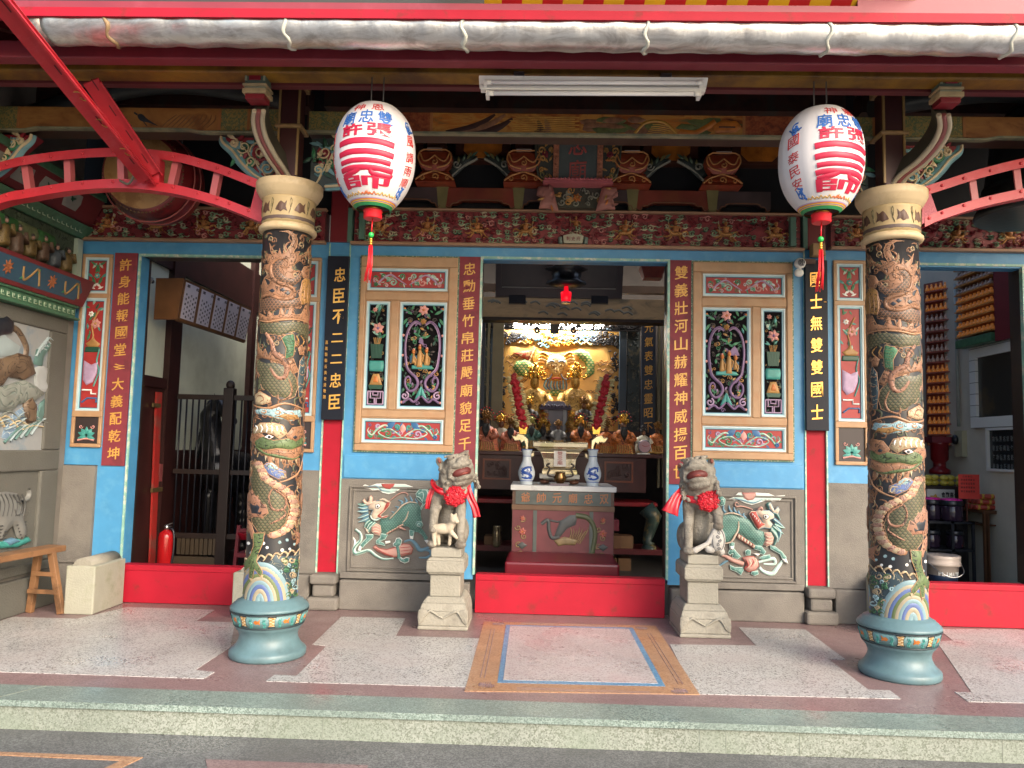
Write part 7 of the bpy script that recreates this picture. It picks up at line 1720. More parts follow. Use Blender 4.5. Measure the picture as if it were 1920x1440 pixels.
b.build('front_carving',FMx,o)
t=thing('kneeler','low dark red padded kneeler in front of the offering table','kneeler',(-.02,.7,0))
za=zc(1033,1.0);
b=MB();hx0,hx1=at(946,1056,.56).x,at(1162,1058,.56).x;zf=zc(1056,.56)
b.hexa([(hx0,.56,.05),(hx1,.56,.05),(hx1-.02,1.02,.05),(hx0+.02,1.02,.05),(hx0,.56,zf),(hx1,.56,zf),(hx1-.02,1.02,zf+.035),(hx0+.02,1.02,zf+.035)]);b.build('pad',mat('kneeler_vinyl',(.14,.008,.016),.32,var=.08,bump=.1,bscale=8),t,bevel=.02)
b=MB();b.box(hx0+.03,hx1-.03,.60,1.0,0,.06);b.build('base',DARK,t)
BR=mat('polished_brass',(.66,.56,.38),.22,metal=.9,var=.1,col2=(.50,.44,.24),c2scale=5)
CYY=1.42;c=at(1048,905,CYY)
ztop=zc(911,TF)
def zz(py):return at(1048,py,CYY).z
t=thing('incense_burner','shiny brass incense burner with flared ears on the marble top','incense burner',(c.x,CYY,ztop))
hw=lambda px:(at(px,850,CYY).x-c.x)
b=MB()
prof=[(hw(1082),zz(889)),(hw(1082),zz(882)),(hw(1078),zz(876)),(hw(1080),zz(860)),(hw(1086),zz(848)),(hw(1094),zz(841)),(hw(1099),zz(839)),(hw(1100),zz(830)),(hw(1097),zz(829))]
for(a,z0),(d,z1)in zip(prof,prof[1:]):b.hexa([(c.x-a,CYY-a*.75,z0),(c.x+a,CYY-a*.75,z0),(c.x+a,CYY+a*.75,z0),(c.x-a,CYY+a*.75,z0),(c.x-d,CYY-d*.75,z1),(c.x+d,CYY-d*.75,z1),(c.x+d,CYY+d*.75,z1),(c.x-d,CYY+d*.75,z1)])
b.build('bowl',BR,t,bevel=.006)
b=MB();a=hw(1086);b.box(c.x-a,c.x+a,CYY-a*.7,CYY+a*.7,zz(897),zz(889));a=hw(1078);b.box(c.x-a,c.x+a,CYY-a*.6,CYY+a*.6,zz(900),zz(897));b.build('plinth',mat('burner_stone',(.40,.38,.33),.4,var=.15),t,bevel=.006)
for q in(-1,1):
 b=MB();b.ell((c.x+q*hw(1076),CYY-.10,ztop+.025),(.05,.05,.022),14,7);b.build('foot',mat('foot_wood',(.13,.05,.025),.4),t)
 b=MB();sf=flat(CYY);X=lambda px:c.x+q*hw(px);
 b.prism([(X(1096),zz(856)),(X(1106),zz(860)),(X(1115),zz(852)),(X(1113),zz(838)),(X(1116),zz(829)),(X(1122),zz(833)),(X(1124),zz(828)),(X(1134),zz(829)),(X(1141),zz(818)),(X(1132),zz(819)),(X(1128),zz(814)),(X(1118),zz(816)),(X(1108),zz(824)),(X(1107),zz(838)),(X(1108),zz(848)),(X(1102),zz(851)),(X(1096),zz(846))],sf,-.03,.03);b.build('ear',BR,t,bevel=.008)
b=MB();a=hw(1060);b.box(c.x-a,c.x+a,CYY-hw(1084)*.75-.02,CYY-hw(1080)*.7,zz(874),zz(845));o=b.build('name_plate',mat('plate_pale',(.55,.52,.48),.35),t)
b=MB()
for i,ch in enumerate('雙忠廟'):put(b,ch,flat(CYY-hw(1084)*.75-.02),c.x,zz(850+i*8.5),.05,.042,.004,0,.0)
b.build('red_lettering',mat('plate_red',(.30,.05,.04),.5),o)
b=MB();b.lathe([(.03,0),(.055,.03),(.065,.06),(.045,.09),(.05,.11)],(c.x,CYY-.32,ztop+.02),20);b.build('small_pot',mat('dark_brass',(.20,.11,.04),.25,metal=.8),t)
b=MB();
for q in(-1,1):b.tube(catmull([(c.x+q*.05,CYY-.32,ztop+.08),(c.x+q*.12,CYY-.32,ztop+.10),(c.x+q*.10,CYY-.32,ztop+.16),(c.x+q*.13,CYY-.32,ztop+.19),(c.x+q*.10,CYY-.32,ztop+.21)],4),.010,6)
b.build('pot_handle',mat('iron_dark',(.04,.03,.025),.4,metal=.5),t)
b=MB();b.box(c.x-.10,c.x+.08,CYY-.37,CYY-.27,ztop,ztop+.022);b.build('pot_stand',mat('stand_lilac',(.16,.12,.14),.4),t)
VW=mat('porcelain',(.62,.68,.72),.15,var=.03);VB=mat('cobalt_glaze',(.03,.09,.38),.2,var=.3)
for px,lab in((987,'blue and white porcelain vase left of the incense burner'),(1111,'blue and white porcelain vase right of the incense burner')):
 Y=1.28;v=at(px,905,Y);H=at(px,842,Y).z-ztop
 t=thing('porcelain_vase',lab,'vase',(v.x,Y,ztop),'porcelain vases on the marble top')
 pr=[(.058,0),(.060,.01),(.058,.09),(.07,.14),(.083,.26),(.083,.36),(.068,.50),(.044,.66),(.040,.80),(.046,.92),(.055,.985),(.052,1.0),(.044,.97)]
 b=MB();b.lathe([(r,h*H)for r,h in pr],(v.x,Y,ztop),36);b.build('vase_body',VW,t)
 def vr(z):
  h=(z-ztop)/H
  for(r0,h0),(r1,h1)in zip(pr,pr[1:]):
   if h0<=h<=h1:return r0+(r1-r0)*(h-h0)/(h1-h0+1e-6)
  return .06
 sf=lambda u,w_,hh:Vector((v.x+(vr(w_)+hh)*math.sin(u/.08),Y-(vr(w_)+hh)*math.cos(u/.08),w_));Z=lambda k:ztop+H*k
 b=MB()
 b.ribbon(catmull([(-.055,Z(.20)),(.0,Z(.17)),(.05,Z(.22)),(.02,Z(.30)),(-.04,Z(.36)),(-.02,Z(.45)),(.04,Z(.48)),(.045,Z(.38))],6),sf,.030,.003,0,(.4,.6))
 rn=random.Random(px)
 for k in range(14):u=rn.uniform(-.06,.06);w_=Z(rn.uniform(.16,.5));b.ribbon(catmull(spiral(u,w_,.012,1,rn.uniform(0,6),1,7),1),sf,.008,.003)
 for k in(.10,.80,.985):b.tube([Vector((v.x+(vr(Z(k))+.001)*math.cos(a*.21),Y+(vr(Z(k))+.001)*math.sin(a*.21),Z(k)))for a in range(31)],.003,5,False)
 b.build('blue_dragon',VB,t)
for q,top,bot in((-1,(964,712),(981,800)),(1,(1137,714),(1118,800))):
 Y=1.44;a,e=at(*bot,Y),at(*top,Y)
 t=thing('flower_garland','red and cream flower garland rising over the %s ear of the incense burner'%('left' if q<0 else 'right'),'garland',a,'flower garlands on the incense burner')
 rn=random.Random(5+q)
 for k in range(7):
  p=a.lerp(e,k/6.5);b=MB()
  for j in range(26):
   d=Vector((rn.gauss(0,1),rn.gauss(0,1)-.6,rn.gauss(0,.8))).normalized();b.ell(p+d*.036,(.019,.019,.019),6,4)
  b.build('red_blossom',mat('blossom_red',(.34,.005,.014),.6,var=.3,vscale=60),t)
 b=MB()
 for j in range(150):
  p=a.lerp(e,rn.uniform(-.02,1.02));an=rn.choice((0,math.pi))+rn.gauss(0,.5);d=Vector((math.cos(an),rn.uniform(-.4,.4),math.sin(an)*.6+.15)).normalized()
  b.tube([p+d*.025,p+d*.06+Vector((0,0,.006)),p+d*rn.uniform(.075,.095)],[.006,.009,.003],5)
 b.build('cream_fringe',mat('fringe_cream',(.50,.42,.20),.6,var=.25,vscale=40),t)
 b=MB();b.prism([(a.x-.035,a.z-.075),(a.x+.03,a.z-.075),(a.x+.042,a.z+.0),(a.x+.02,a.z-.01),(a.x,a.z+.012),(a.x-.02,a.z-.01),(a.x-.042,a.z+.0)],flat(Y-.035),0,.006);b.build('gold_tag',GOLDM,t)
 b=MB();b.tube([a+Vector((0,0,-.10)),e+Vector((0,0,.01))],.006,6);b.build('stick',BROWN,t)
 b=MB();
 for k in range(4):b.ell(e+Vector((.012*(k%2)-.01,-.01,.015+.012*k)),(.026,.02,.018),7,5)
 b.build('red_top',mat('garland_top',(.30,.02,.02),.5),t)
AY=2.35
t=thing('back_altar','long dark red altar table with carved panels behind the offering table','table',(.1,AY,0))
ax0,ax1=at(893,850,AY).x-.15,at(1232,856,AY).x
zt=zc(848,AY);RW=mat('rosewood',(.055,.014,.012),.38,var=.3)
b=MB();b.box(ax0,ax1+.06,AY-.03,AY+.9,zt-.045,zt);b.build('altar_top',RW,t,bevel=.008)
b=MB();b.box(ax0,ax1-.12,AY,AY+.85,zc(920,AY),zt-.045);b.build('altar_body',RW,t)
b=MB();b.box(ax0,ax1,AY-.04,AY+.6,zc(946,AY),zc(938,AY));b.build('red_rail',mat('rail_red',(.22,.008,.012),.35),t,bevel=.006)
for px0,px1 in((905,958),(1133,1187)):
 u0,u1=at(px0,880,AY).x,at(px1,880,AY).x;za,zb=zc(902,AY),zc(863,AY)
 b=MB();w_=.02
 b.box(u0,u1,AY-.015,AY,zb-w_,zb);b.box(u0,u1,AY-.015,AY,za,za+w_);b.box(u0,u0+w_,AY-.015,AY,za+w_,zb-w_);b.box(u1-w_,u1,AY-.015,AY,za+w_,zb-w_);o=b.build('panel_frame',mat('frame_rust',(.17,.045,.02),.4),t)
 b=MB();sf=flat(AY);rn=random.Random(px0);b.box(u0+w_,u1-w_,AY-.004,AY+.002,za+w_,zb-w_)
 for k in range(16):b.ribbon(catmull(spiral(rn.uniform(u0+.05,u1-.05),rn.uniform(za+.05,zb-.05),.03,1.2,k,1,8),1),sf,.012,.008,.003)
 b.build('panel_carving',mat('panel_deep',(.05,.016,.014),.4,var=.3),o)
for u in(at(1215,960,AY).x,at(905,960,AY).x-.2):
 b=MB();b.smooth=True;b.tube([(u-.02,AY,zc(948,AY)),(u+.06,AY-.03,zc(965,AY)),(u+.03,AY,zc(985,AY)),(u-.01,AY,zc(1010,AY)),(u+.02,AY-.02,zc(1020,AY))],[.10,.09,.07,.05,.07],10);b.ell((u+.01,AY-.02,zc(1024,AY)),(.085,.085,.06));b.build('leg',mat('leg_green',(.035,.06,.05),.45,var=.3,col2=(.16,.12,.05),c2scale=12,c2lo=.52),t)
b=MB();b.box(ax0,ax1+.05,AY-.10,AY+.4,zc(1034,AY),zc(1024,AY));b.build('foot_shelf',mat('shelf_oxblood',(.10,.012,.014),.4),t)
for k,(px,py,w_,h_,col)in enumerate(((1150,1018,.17,.16,(.16,.075,.035)),(1175,1018,.15,.14,(.19,.10,.045)),(1150,985,.12,.12,(.20,.03,.05)),(920,1020,.15,.16,(.15,.08,.035)),(1146,1058,.12,.12,(.24,.14,.06)),(1172,1060,.14,.14,(.17,.085,.035)))):
 Y=AY-.06;p=at(px,py,Y);
 o=MB().box(p.x-w_/2,p.x+w_/2,Y-.02+.05*(k%2),Y+.25,p.z-h_/2,p.z+h_/2).build('storage_box',mat('box_%s'%'abcdef'[k],col,.7,var=.15),None,bevel=.004,loc=(p.x,Y,p.z-h_/2))
 tag(o,('brown carton under the back altar, right of the offering table','lighter brown carton right of the first, under the altar','red box above the cartons under the back altar','brown carton under the altar, left of the offering table','small tan carton on the hall floor, right of the kneeler','brown carton on the hall floor, nearest the right jamb')[k],'box','boxes under the back altar')
p=at(932,995,AY-.05);t2=MB().lathe([(.05,0),(.055,.02),(.05,.16),(.045,.22),(.05,.23)],(p.x,AY-.06,at(932,1024,AY).z),20).build('brass_jar',BR,None,loc=(p.x,AY-.06,at(932,1024,AY).z));tag(t2,'small brass jar under the altar, left of the offering table','jar')
SY=3.2
def S(px,py):p=at(px,py,SY);return(p.x,p.z)
t=thing('dragon_screen','golden dragon screen in a black carved frame behind the gods','screen',(0,SY,1.2))
GOLDP=mat('screen_gold',(.66,.37,.10),.42,var=.12,vscale=8,metal=.15)
sf=flat(SY)
b=MB();P=[S(932,618),S(1162,622),S(1165,850),(S(930,850))];b.prism(P,sf,-.06,0);b.build('gold_ground',mat('screen_gold_deep',(.55,.28,.06),.4,var=.2,metal=.2),t)
b=MB();b.relief([S(*p)for p in((946,655),(952,647),(970,650),(985,645),(1000,648),(1018,655),(1030,660),(1052,660),(1070,655),(1085,650),(1105,650),(1120,647),(1136,650),(1142,660),(1148,720),(1150,850),(938,850))],sf,.03,.02,0,.08);b.build('inner_panel',GOLDP,t)
GRN2=scales('screen_scales',(.03,.25,.07),(.55,.45,.15),(.02,.12,.04),.05)
DMs=[GRN2,GOLDM,carved('screen_ochre',(.60,.28,.04),(.20,.07,.01),10,6),carved('screen_ivory',(.66,.46,.20),(.25,.11,.02),9,5),mat('flag_red',(.38,.06,.03),.5),mat('screen_blue',(.20,.42,.50),.45,var=.2),mat('line_brown',(.20,.09,.02),.5),mat('screen_slate',(.12,.16,.22),.5)]
b=MB();s2=flat(SY-.03)
def rl(l,mi,h=.04,wd=.05):b.m=mi;b.relief([S(*p)for p in l],s2,h,wd)
def li(l,mi,w=.03,h=.02,base=0):b.m=mi;b.ribbon(catmull([S(*p)for p in l],4),s2,w,h,base)
rl([(962,690),(968,678),(985,674),(1000,682),(1006,698),(1000,706),(988,708),(972,704)],0);rl([(1072,662),(1088,655),(1104,662),(1114,680),(1114,700),(1104,708),(1092,708),(1100,695),(1096,680),(1082,672)],0)
rl([(1020,742),(1030,733),(1044,730),(1056,734),(1062,745)],0)
rl([(1000,656),(1022,660),(1040,664),(1070,660),(1084,655),(1092,668),(1080,684),(1082,710),(1060,722),(1030,720),(1010,706),(1000,690),(996,672)],2,.03)
rl([(1026,672),(1034,666),(1044,665),(1056,668),(1062,674),(1066,684),(1058,692),(1052,700),(1046,706),(1036,704),(1030,694),(1020,686)],3,.06)
for q in(-1,1):
 X=lambda d:1043+q*d
 li([(X(4),680),(X(9),678),(X(16),681)],7,.018,.02,.06);li([(X(8),702),(X(13),710),(X(22),712),(X(30),706)],7,.014,.02,.03);rl([(X(16),676),(X(25),670),(X(29),678),(X(24),690),(X(17),688)],7,.03)
 for k in range(7):li([(X(15+k*1.5),668+k*5),(X(24+k*1.8),662+k*6),(X(30+k*1.6),664+k*6)],(2,1,3)[k%3],.035,.03,.01)
 b.m=3;b.ell(Vector((at(X(9),687,SY).x,SY-.088,at(X(9),687,SY).z)),(.026,.015,.018),8,6);b.m=6;b.ell(Vector((at(X(8.6),687,SY).x,SY-.101,at(X(8.6),687,SY).z)),(.012,.008,.012),8,6)
 rl([(X(1),689),(X(6),693),(X(7),700),(X(3),703),(X(0),703),(X(0),690)],3,.085)
rl([(1036,706),(1050,706),(1048,716),(1038,716)],2,.05);rl([(1033,709),(1043,707),(1053,709),(1051,713),(1035,713)],4,.065)
for k in range(8):li([(1024+k*5.2,716+abs(k-3.5)*-.8),(1020+k*6,724),(1026+k*5,731)],7 if k%2 else 5,.022,.03,.012)
rl([(962,662),(1002,656),(990,678)],4,.03);li([(1003,655),(986,690)],3,.025,.03)
for i,ch in enumerate('令旗'):put(b,ch,s2,S(983,664)[0]-.04+.09*i,S(983,665)[1],.06,.06,.006,.03,.0)
rn=random.Random(3)
for k in range(110):
 x=rn.choice((rn.uniform(946,975),rn.uniform(1112,1146),rn.uniform(955,1140)));y=rn.uniform(665,800)
 if 975<x<1112 and y<728:continue
 li([(x,y),(x+5,y-4),(x+10,y+1),(x+17,y-4)],6 if k%3 else 2,.010,.008)
b.build('dragon',DMs,t)
b=MB();rn=random.Random(17);s3=flat(SY-.02)
for k in range(150):
 side_=rn.choice((0,1));x=rn.uniform(932,945)if side_ else rn.uniform(1147,1161);y=rn.uniform(625,790)
 p=S(x,y)
 if k%2:leaf(b,p[0],p[1],rn.uniform(.05,.08),rn.uniform(0,6.28),s3,.03)
 else:b.ribbon(catmull(spiral(p[0],p[1],rn.uniform(.02,.035),1.2,rn.uniform(0,6),1,8),1),s3,.016,.03)
for k in range(34):
 p=S(rn.uniform(945,985)if k%2 else rn.uniform(1105,1148),rn.uniform(626,646));b.ribbon(catmull(spiral(p[0],p[1],.035,1.3,rn.uniform(0,6),1,8),2),s3,.018,.03)
b.build('openwork_border',mat('openwork_black',(.015,.012,.012),.5),t)
b=MB()
for k in range(60):
 x=rn.uniform(978,1112);y=rn.uniform(624,648)+(6 if 1020<x<1070 else 0)*rn.random();p=S(x,y);b.m=rn.choice((5,5,1,3,7,1))
 b.ribbon(catmull([(p[0]-.05,p[1]),(p[0]-.01,p[1]+.02),(p[0]+.03,p[1]-.015),(p[0]+.06,p[1]+.01)],3),s3,.022,.03)
b.build('crest',DMs,t)
b=MB();w_=.06
for l,r in(((922,600),(931,850)),((1161,602),(1171,850))):p,q=S(*l),S(*r);b.box(p[0],q[0],SY-.10,SY+.05,q[1],p[1])
p,q=S(905,612),S(1196,616);b.box(p[0],q[0],SY-.05,SY+.05,p[1]-.02,p[1]);b.build('frame_post',mat('frame_slate',(.03,.045,.06),.4),t)
b=MB();VYY=SY-.16;rn=random.Random(30);sv=flat(VYY)
def Sv(px,py):p=at(px,py,VYY);return(p.x,p.z)
z0,z1=Sv(1040,617)[1],Sv(1040,599)[1];xa,xb=Sv(905,610)[0],Sv(1200,610)[0]
b.box(xa,xb,VYY-.02,VYY+.02,z1-.02,z1+.015);b.box(xa,xb,VYY-.02,VYY+.02,z0-.012,z0)
n=64
for k in range(n):
 u=xa+(xb-xa)*(k+.5)/n;v=rn.uniform(z0+.02,z1-.03)
 cd=abs(k-n/2)/n
 b.ribbon(catmull(spiral(u,v,.034,1.2,rn.uniform(0,6),rn.choice((-1,1)),9),2),sv,.020 if cd<.32 else .034,.02)
 if cd>.32:leaf(b,u,(z0+z1)/2,.1,rn.uniform(0,6),sv,.02);b.box(u-.028,u+.028,VYY+.02,VYY+.03,z0,z1)
b.box(Sv(1032,606)[0],Sv(1048,606)[0],VYY-.03,VYY+.01,z0-.06,z1)
for q in(1008,1076):p=Sv(q,620);b.ribbon(catmull(spiral(p[0],p[1],.04,1.3,1,1,9),2),sv,.03,.02)
b.build('pierced_valance',mat('valance_black',(.014,.012,.012),.45),t)
lt=thing('altar_lamp','lit white strip lamp behind the pierced valance above the dragon screen','lamp',(0,SY-.08,z0))
b=MB();p,q=at(958,607,SY-.09),at(1130,609,SY-.09);b.tube([p,q],.05,12);b.build('lamp_tube',mat('lamp_glow',(1.,.95,.85),.5,emit=60.,var=0),lt)
for px0,px1 in((898,918),(1176,1196)):
 b=MB();p,q=S(px0,615),S(px1,850);b.box(p[0],q[0],SY-.08,SY,q[1],p[1]);rn=random.Random(px0)
 for k in range(46):leaf(b,rn.uniform(p[0],q[0]),rn.uniform(q[1],p[1]),.07,rn.uniform(0,6.28),flat(SY-.08),.03)
 b.build('carved_post',mat('post_verdigris',(.03,.04,.038),.45,var=.3,col2=(.14,.12,.07),c2scale=20,c2lo=.55),t)
Y=2.75
for px,txt,lab in((1216,'元氣表雙忠靈昭不','dark blue couplet board inside the hall beginning with 元'),(893,'精忠貫日月神威顯','dark blue couplet board inside the hall, mostly behind the left jamb')):
 a,c=at(px-12,598,Y),at(px+12,815,Y)
 t=thing('inner_couplet',lab,'couplet board',(px*0+(a.x+c.x)/2,Y,c.z),'couplet boards inside the hall');b=MB();b.box(a.x,c.x,Y,Y+.05,c.z,a.z);b.build('board',mat('inner_navy',(.012,.018,.035),.4),t)
 b=MB();column_text(b,txt,flat(Y),(a.x+c.x)/2,a.z-.02,c.z,.10,.115,th=.006,bold=.004,slant=.1);b.build('gold_lettering',GOLD,t)
 b=MB();b.box(c.x+.03,c.x+.055,Y-.02,Y+.05,.9,a.z);b.box(c.x+.09,c.x+.22,Y+.02,Y+.06,.9,a.z);b.build('side_stile',mat('stile_olive',(.13,.11,.06),.5),t)
Y=2.05
t=thing('hall_beam','faded tan painted beam above the dragon screen','beam',(.1,Y,zc(597,Y)))
b=MB();b.box(-2.0,2.0,Y,Y+.2,zc(596,Y),zc(559,Y));b.build('painted_face',painted('hall_paint',[(.13,.11,.07),(.33,.23,.12),(.42,.29,.15),(.20,.16,.10)],(2.5,2,6),1.2),t)
b=MB();b.box(-2.0,2.0,Y-.01,Y+.21,zc(602,Y),zc(596.5,Y));b.build('beam_edge',DARK,t)
b=MB();sf=flat(Y);rn=random.Random(2)
for k in range(20):p=at(rn.uniform(915,1190),rn.uniform(565,590),Y);b.ribbon(catmull([(p.x-.06,p.z),(p.x,p.z+.02),(p.x+.05,p.z-.01)],3),sf,.022,.003)
b.build('brushwork',mat('brush_grey',(.14,.14,.11),.5),t)
b=MB();b.box(-2.0,2.0,Y+.05,Y+.15,zc(545,Y),zc(532,Y));b.build('upper_tie',mat('upper_tie_tan',(.16,.10,.06),.5),t)
Y=1.9;a,c=at(930,487,Y-.12),at(1165,562,Y)
t=thing('hall_plaque','large dark brown plaque tilted forward under the hall roof','plaque',((a.x+c.x)/2,Y,c.z))
tf=lambda u,v,h:Vector((u,Y-h-(v-c.z)*.35,v));ztp=zc(484,Y-.15)
b=MB();b.prism([(a.x,c.z),(c.x,c.z),(c.x,ztp+.1),(a.x,ztp+.1)],tf,0,.03);b.build('panel',mat('plaque_brown',(.035,.018,.015),.35,var=.3),t)
b=MB()
for u0,u1,v0,v1 in((a.x,a.x+.06,c.z,ztp+.1),(c.x-.06,c.x,c.z,ztp+.1),(a.x+.06,c.x-.06,c.z,c.z+.09)):b.prism([(u0,v0),(u1,v0),(u1,v1),(u0,v1)],tf,.03,.05)
b.build('border',mat('plaque_edge',(.03,.012,.012),.35),t)
b=MB();b.prism([(a.x+.07,c.z+.092),(c.x-.07,c.z+.092),(c.x-.07,c.z+.104),(a.x+.07,c.z+.104)],tf,.045,.052);b.build('pale_line',mat('line_pale',(.25,.23,.2),.4),t)
for px in(970,1124):p=at(px,565,Y-.02);b=MB();b.box(p.x-.09,p.x+.09,Y-.06,Y,p.z-.03,p.z+.06);b.build('hook_block',BLACK,t)
Y=1.25;p=at(1062,520,Y)
t=thing('hexagonal_lantern','black hexagonal hanging lantern with a glowing red lamp below','lantern',p)
b=MB();zA=zc(537,Y);b.lathe([(.10,zA-p.z),(.20,zA-p.z+.02),(.19,zA-p.z+.05),(.13,zA-p.z+.06),(.15,zA-p.z+.12),(.14,zA-p.z+.15),(.22,zA-p.z+.17),(.13,zA-p.z+.21),(.12,zA-p.z+.4)],p,6);b.build('lantern_frame',mat('lantern_black',(.022,.022,.024),.35,var=.2),t)
b=MB();zr=zc(566,Y);b.lathe([(.042,zr-p.z),(.048,zr-p.z+.015),(.055,zr-p.z+.09),(.05,zr-p.z+.10),(.025,zr-p.z+.105),(.02,zr-p.z+.16)],p,24);b.build('red_lamp',mat('lamp_red',(.55,.004,.012),.15,emit=.55,var=0),t)
b=MB();b.lathe([(.044,zr-p.z-.014),(.045,zr-p.z)],p,24);b.build('lamp_ring',STEEL,t)
p=at(1222,508,1.5);t=thing('roof_bracket','small red and green roof bracket inside, top right of the doorway','bracket',p)
b=MB();b.hexa([(p.x-.08,1.45,p.z-.08),(p.x+.1,1.45,p.z-.08),(p.x+.1,1.6,p.z-.08),(p.x-.08,1.6,p.z-.08),(p.x-.12,1.42,p.z+.04),(p.x+.13,1.42,p.z+.04),(p.x+.13,1.62,p.z+.04),(p.x-.12,1.62,p.z+.04)]);b.build('cup',LOT[0],t);b=MB();b.box(p.x-.08,p.x+.06,1.45,1.6,p.z+.045,p.z+.12);b.build('leaf_block',GREEN,t)
SKIN=mat('idol_face',(.16,.07,.035),.4,var=.2);BEARD=mat('beard_black',(.012,.011,.011),.6)
def idol(px,ytop,ybot,Y,robe,crown,beard,label,red=True):
 zb=at(px,ybot,Y).z;zt=at(px,ytop,Y).z;H=zt-zb;x=at(px,ybot,Y).x
 t=thing('deity_statue',label,'statue',(x,Y,zb),'deity statues on the back altar');rn=random.Random(px)
 Z=lambda k:zb+H*k;w_=H*.27
 b=MB()
 prof=[(w_*1.0,0),(w_*1.02,.06),(w_*.92,.18),(w_*.80,.32),(w_*.74,.45),(w_*.50,.54),(w_*.24,.58)]
 n=22;b.smooth=True
 for r,h in prof:
  for k in range(n):a=2*math.pi*k/n;q=1+.09*math.sin(a*6+h*5);b.v.append(Vector((x+r*q*math.cos(a),Y+r*.6*q*math.sin(a),Z(h))))
 for i in range(len(prof)-1):
  for k in range(n):b.face((i*n+k,i*n+(k+1)%n,(i+1)*n+(k+1)%n,(i+1)*n+k))
 for e in(-1,1):b.tube([(x+e*w_*.62,Y-.02,Z(.48)),(x+e*w_*.85,Y-.06,Z(.36)),(x+e*w_*.35,Y-w_*.72,Z(.30))],[w_*.22,w_*.28,w_*.20],8)
 b.build('robe',robe,t)
 b=MB();b.m=0
 for k in range(7):u=(k-3)*w_*.22;b.ribbon(catmull([(x+u,Z(.03)),(x+u*.9+.01,Z(.12)),(x+u*.8,Z(.22))],3),lambda p_,q_,h_:Vector((p_,Y-w_*.66-h_,q_)),.012,.008)
 b.ribbon([(x-w_*.9,Z(.03)),(x,Z(.015)),(x+w_*.9,Z(.03))],lambda p_,q_,h_:Vector((p_,Y-w_*.64-h_,q_)),.022,.01)
 b.build('embroidery',mat('thread_gold',(.42,.24,.06),.4,var=.4,vscale=60),t)
 b=MB();b.ell((x,Y-.02,Z(.655)),(H*.066,H*.066,H*.085),12,8);b.build('head',RG if robe is RG else SKIN,t)
 if beard:
  b=MB();hr=H*.06
  for k in range(7):u=(k-3)*hr*.3;b.tube([(x+u,Y-.02-H*.07,Z(.62)),(x+u*1.1,Y-w_*.70,Z(.50)),(x+u*.8,Y-w_*.80,Z(.30+.03*abs(k-3)))],[hr*.4,hr*.45,hr*.12],6)
  b.build('beard',BEARD,t)
 b=MB();cw=H*.155
 for k in range(46):
  a=rn.uniform(0,math.pi);r=rn.uniform(.3,1);u=cw*r*math.cos(a);v=H*(.70+.24*r*math.sin(a));b.ell((x+u,Y-.05+rn.uniform(-.02,.03),zb+v),H*rn.uniform(.014,.026),6,4)
 b.ell((x,Y,Z(.80)),(cw*.6,cw*.5,H*.12),10,7);b.build('crown',crown,t)
 if red:
  b=MB()
  for k in range(9):a=math.pi*(k+.5)/9;b.ell((x+cw*1.12*math.cos(a),Y-.06,Z(.72+.26*math.sin(a))),H*.020,7,5)
  b.build('pompom',mat('pompom_red',(.40,.01,.012),.5),t)
RO=carved('robe_orange',(.64,.19,.04),(.16,.03,.02),14,6);RS=carved('robe_salmon',(.56,.17,.09),(.20,.04,.03),12,5);RTL=mat('robe_teal',(.07,.17,.14),.5,var=.3,vscale=14,col2=(.40,.40,.30),c2scale=10,c2lo=.5,c2hi=.6);RD=mat('robe_dark',(.05,.04,.035),.5,var=.4,vscale=14,col2=(.25,.18,.08),c2scale=18,c2lo=.55,c2hi=.65);RW2=mat('robe_white',(.55,.52,.42),.55,var=.1);RG=carved('robe_gold',(.50,.28,.06),(.10,.04,.01),22,8,.2,.35,.5)
CG=mat('crown_gold',(.72,.42,.08),.22,metal=.85,var=.3,vscale=40);CB=mat('crown_bronze',(.26,.13,.04),.3,metal=.7,var=.4,vscale=40);CGR=mat('crown_green_gold',(.36,.34,.10),.3,metal=.6,var=.3,vscale=40)
Z0=2.55
idol(911,762,847,Z0,RS,CB,True,'bearded deity statue at the far left, salmon robe, bronze headdress')
idol(939,770,846,Z0+.2,RW2,CG,False,'small deity statue second from left with red pompoms, pale robe')
idol(957,776,847,Z0,RS,CB,True,'bearded salmon robed deity statue beside the left garland')
idol(996,776,840,Z0+.1,RTL,CGR,True,'deity statue in teal and white robe with greenish crown')
idol(1018,778,838,Z0+.15,RD,CG,True,'deity statue in dark robe with gold crown left of the grey one')
idol(1046,782,838,Z0-.05,mat('robe_grey',(.16,.15,.14),.45,var=.3,vscale=20),CB,False,'grey deity statue in the middle, just above the incense burner',False)
idol(1066,790,838,Z0+.1,RD,CB,False,'small dark deity statue right of the middle one',False)
idol(1088,774,844,Z0,RO,CG,True,'orange robed deity statue with long black beard, inside the right garland')
idol(1136,780,852,Z0,RO,CB,False,'orange robed deity statue behind the right ear of the incense burner')
idol(1168,770,853,Z0-.05,RO,CG,True,'large orange robed deity statue with gold crown and black beard at right')
idol(1206,792,850,Z0,RW2,BLACK,False,'deity statue in white and yellow robe behind the alarm clock',False)
idol(1232,786,850,Z0+.1,RO,CB,False,'dim orange deity statue at the far right behind the jamb',False)
t=thing('altar_tier','raised dark tier carrying the tall pair of gods','altar',(.05,2.8,zt))
b=MB();zq=at(1040,806,2.85).z;b.box(-.75,.95,2.85,3.14,1.0,zq);b.build('tier_body',RW,t)
idol(1001,672,806,2.98,RG,CG,False,'tall golden deity statue left of the dragon face',False)
idol(1077,672,806,2.98,RG,CG,False,'tall golden deity statue right of the dragon face',False)
idol(992,738,806,2.80,RD,CG,False,'small deity statue below the tall left golden one',False)
idol(1094,738,806,2.80,RD,CB,False,'small deity statue below the tall right golden one',False)
idol(1020,768,812,2.72,RG,CG,False,'gold crowned figure left of the purple shrine',True)
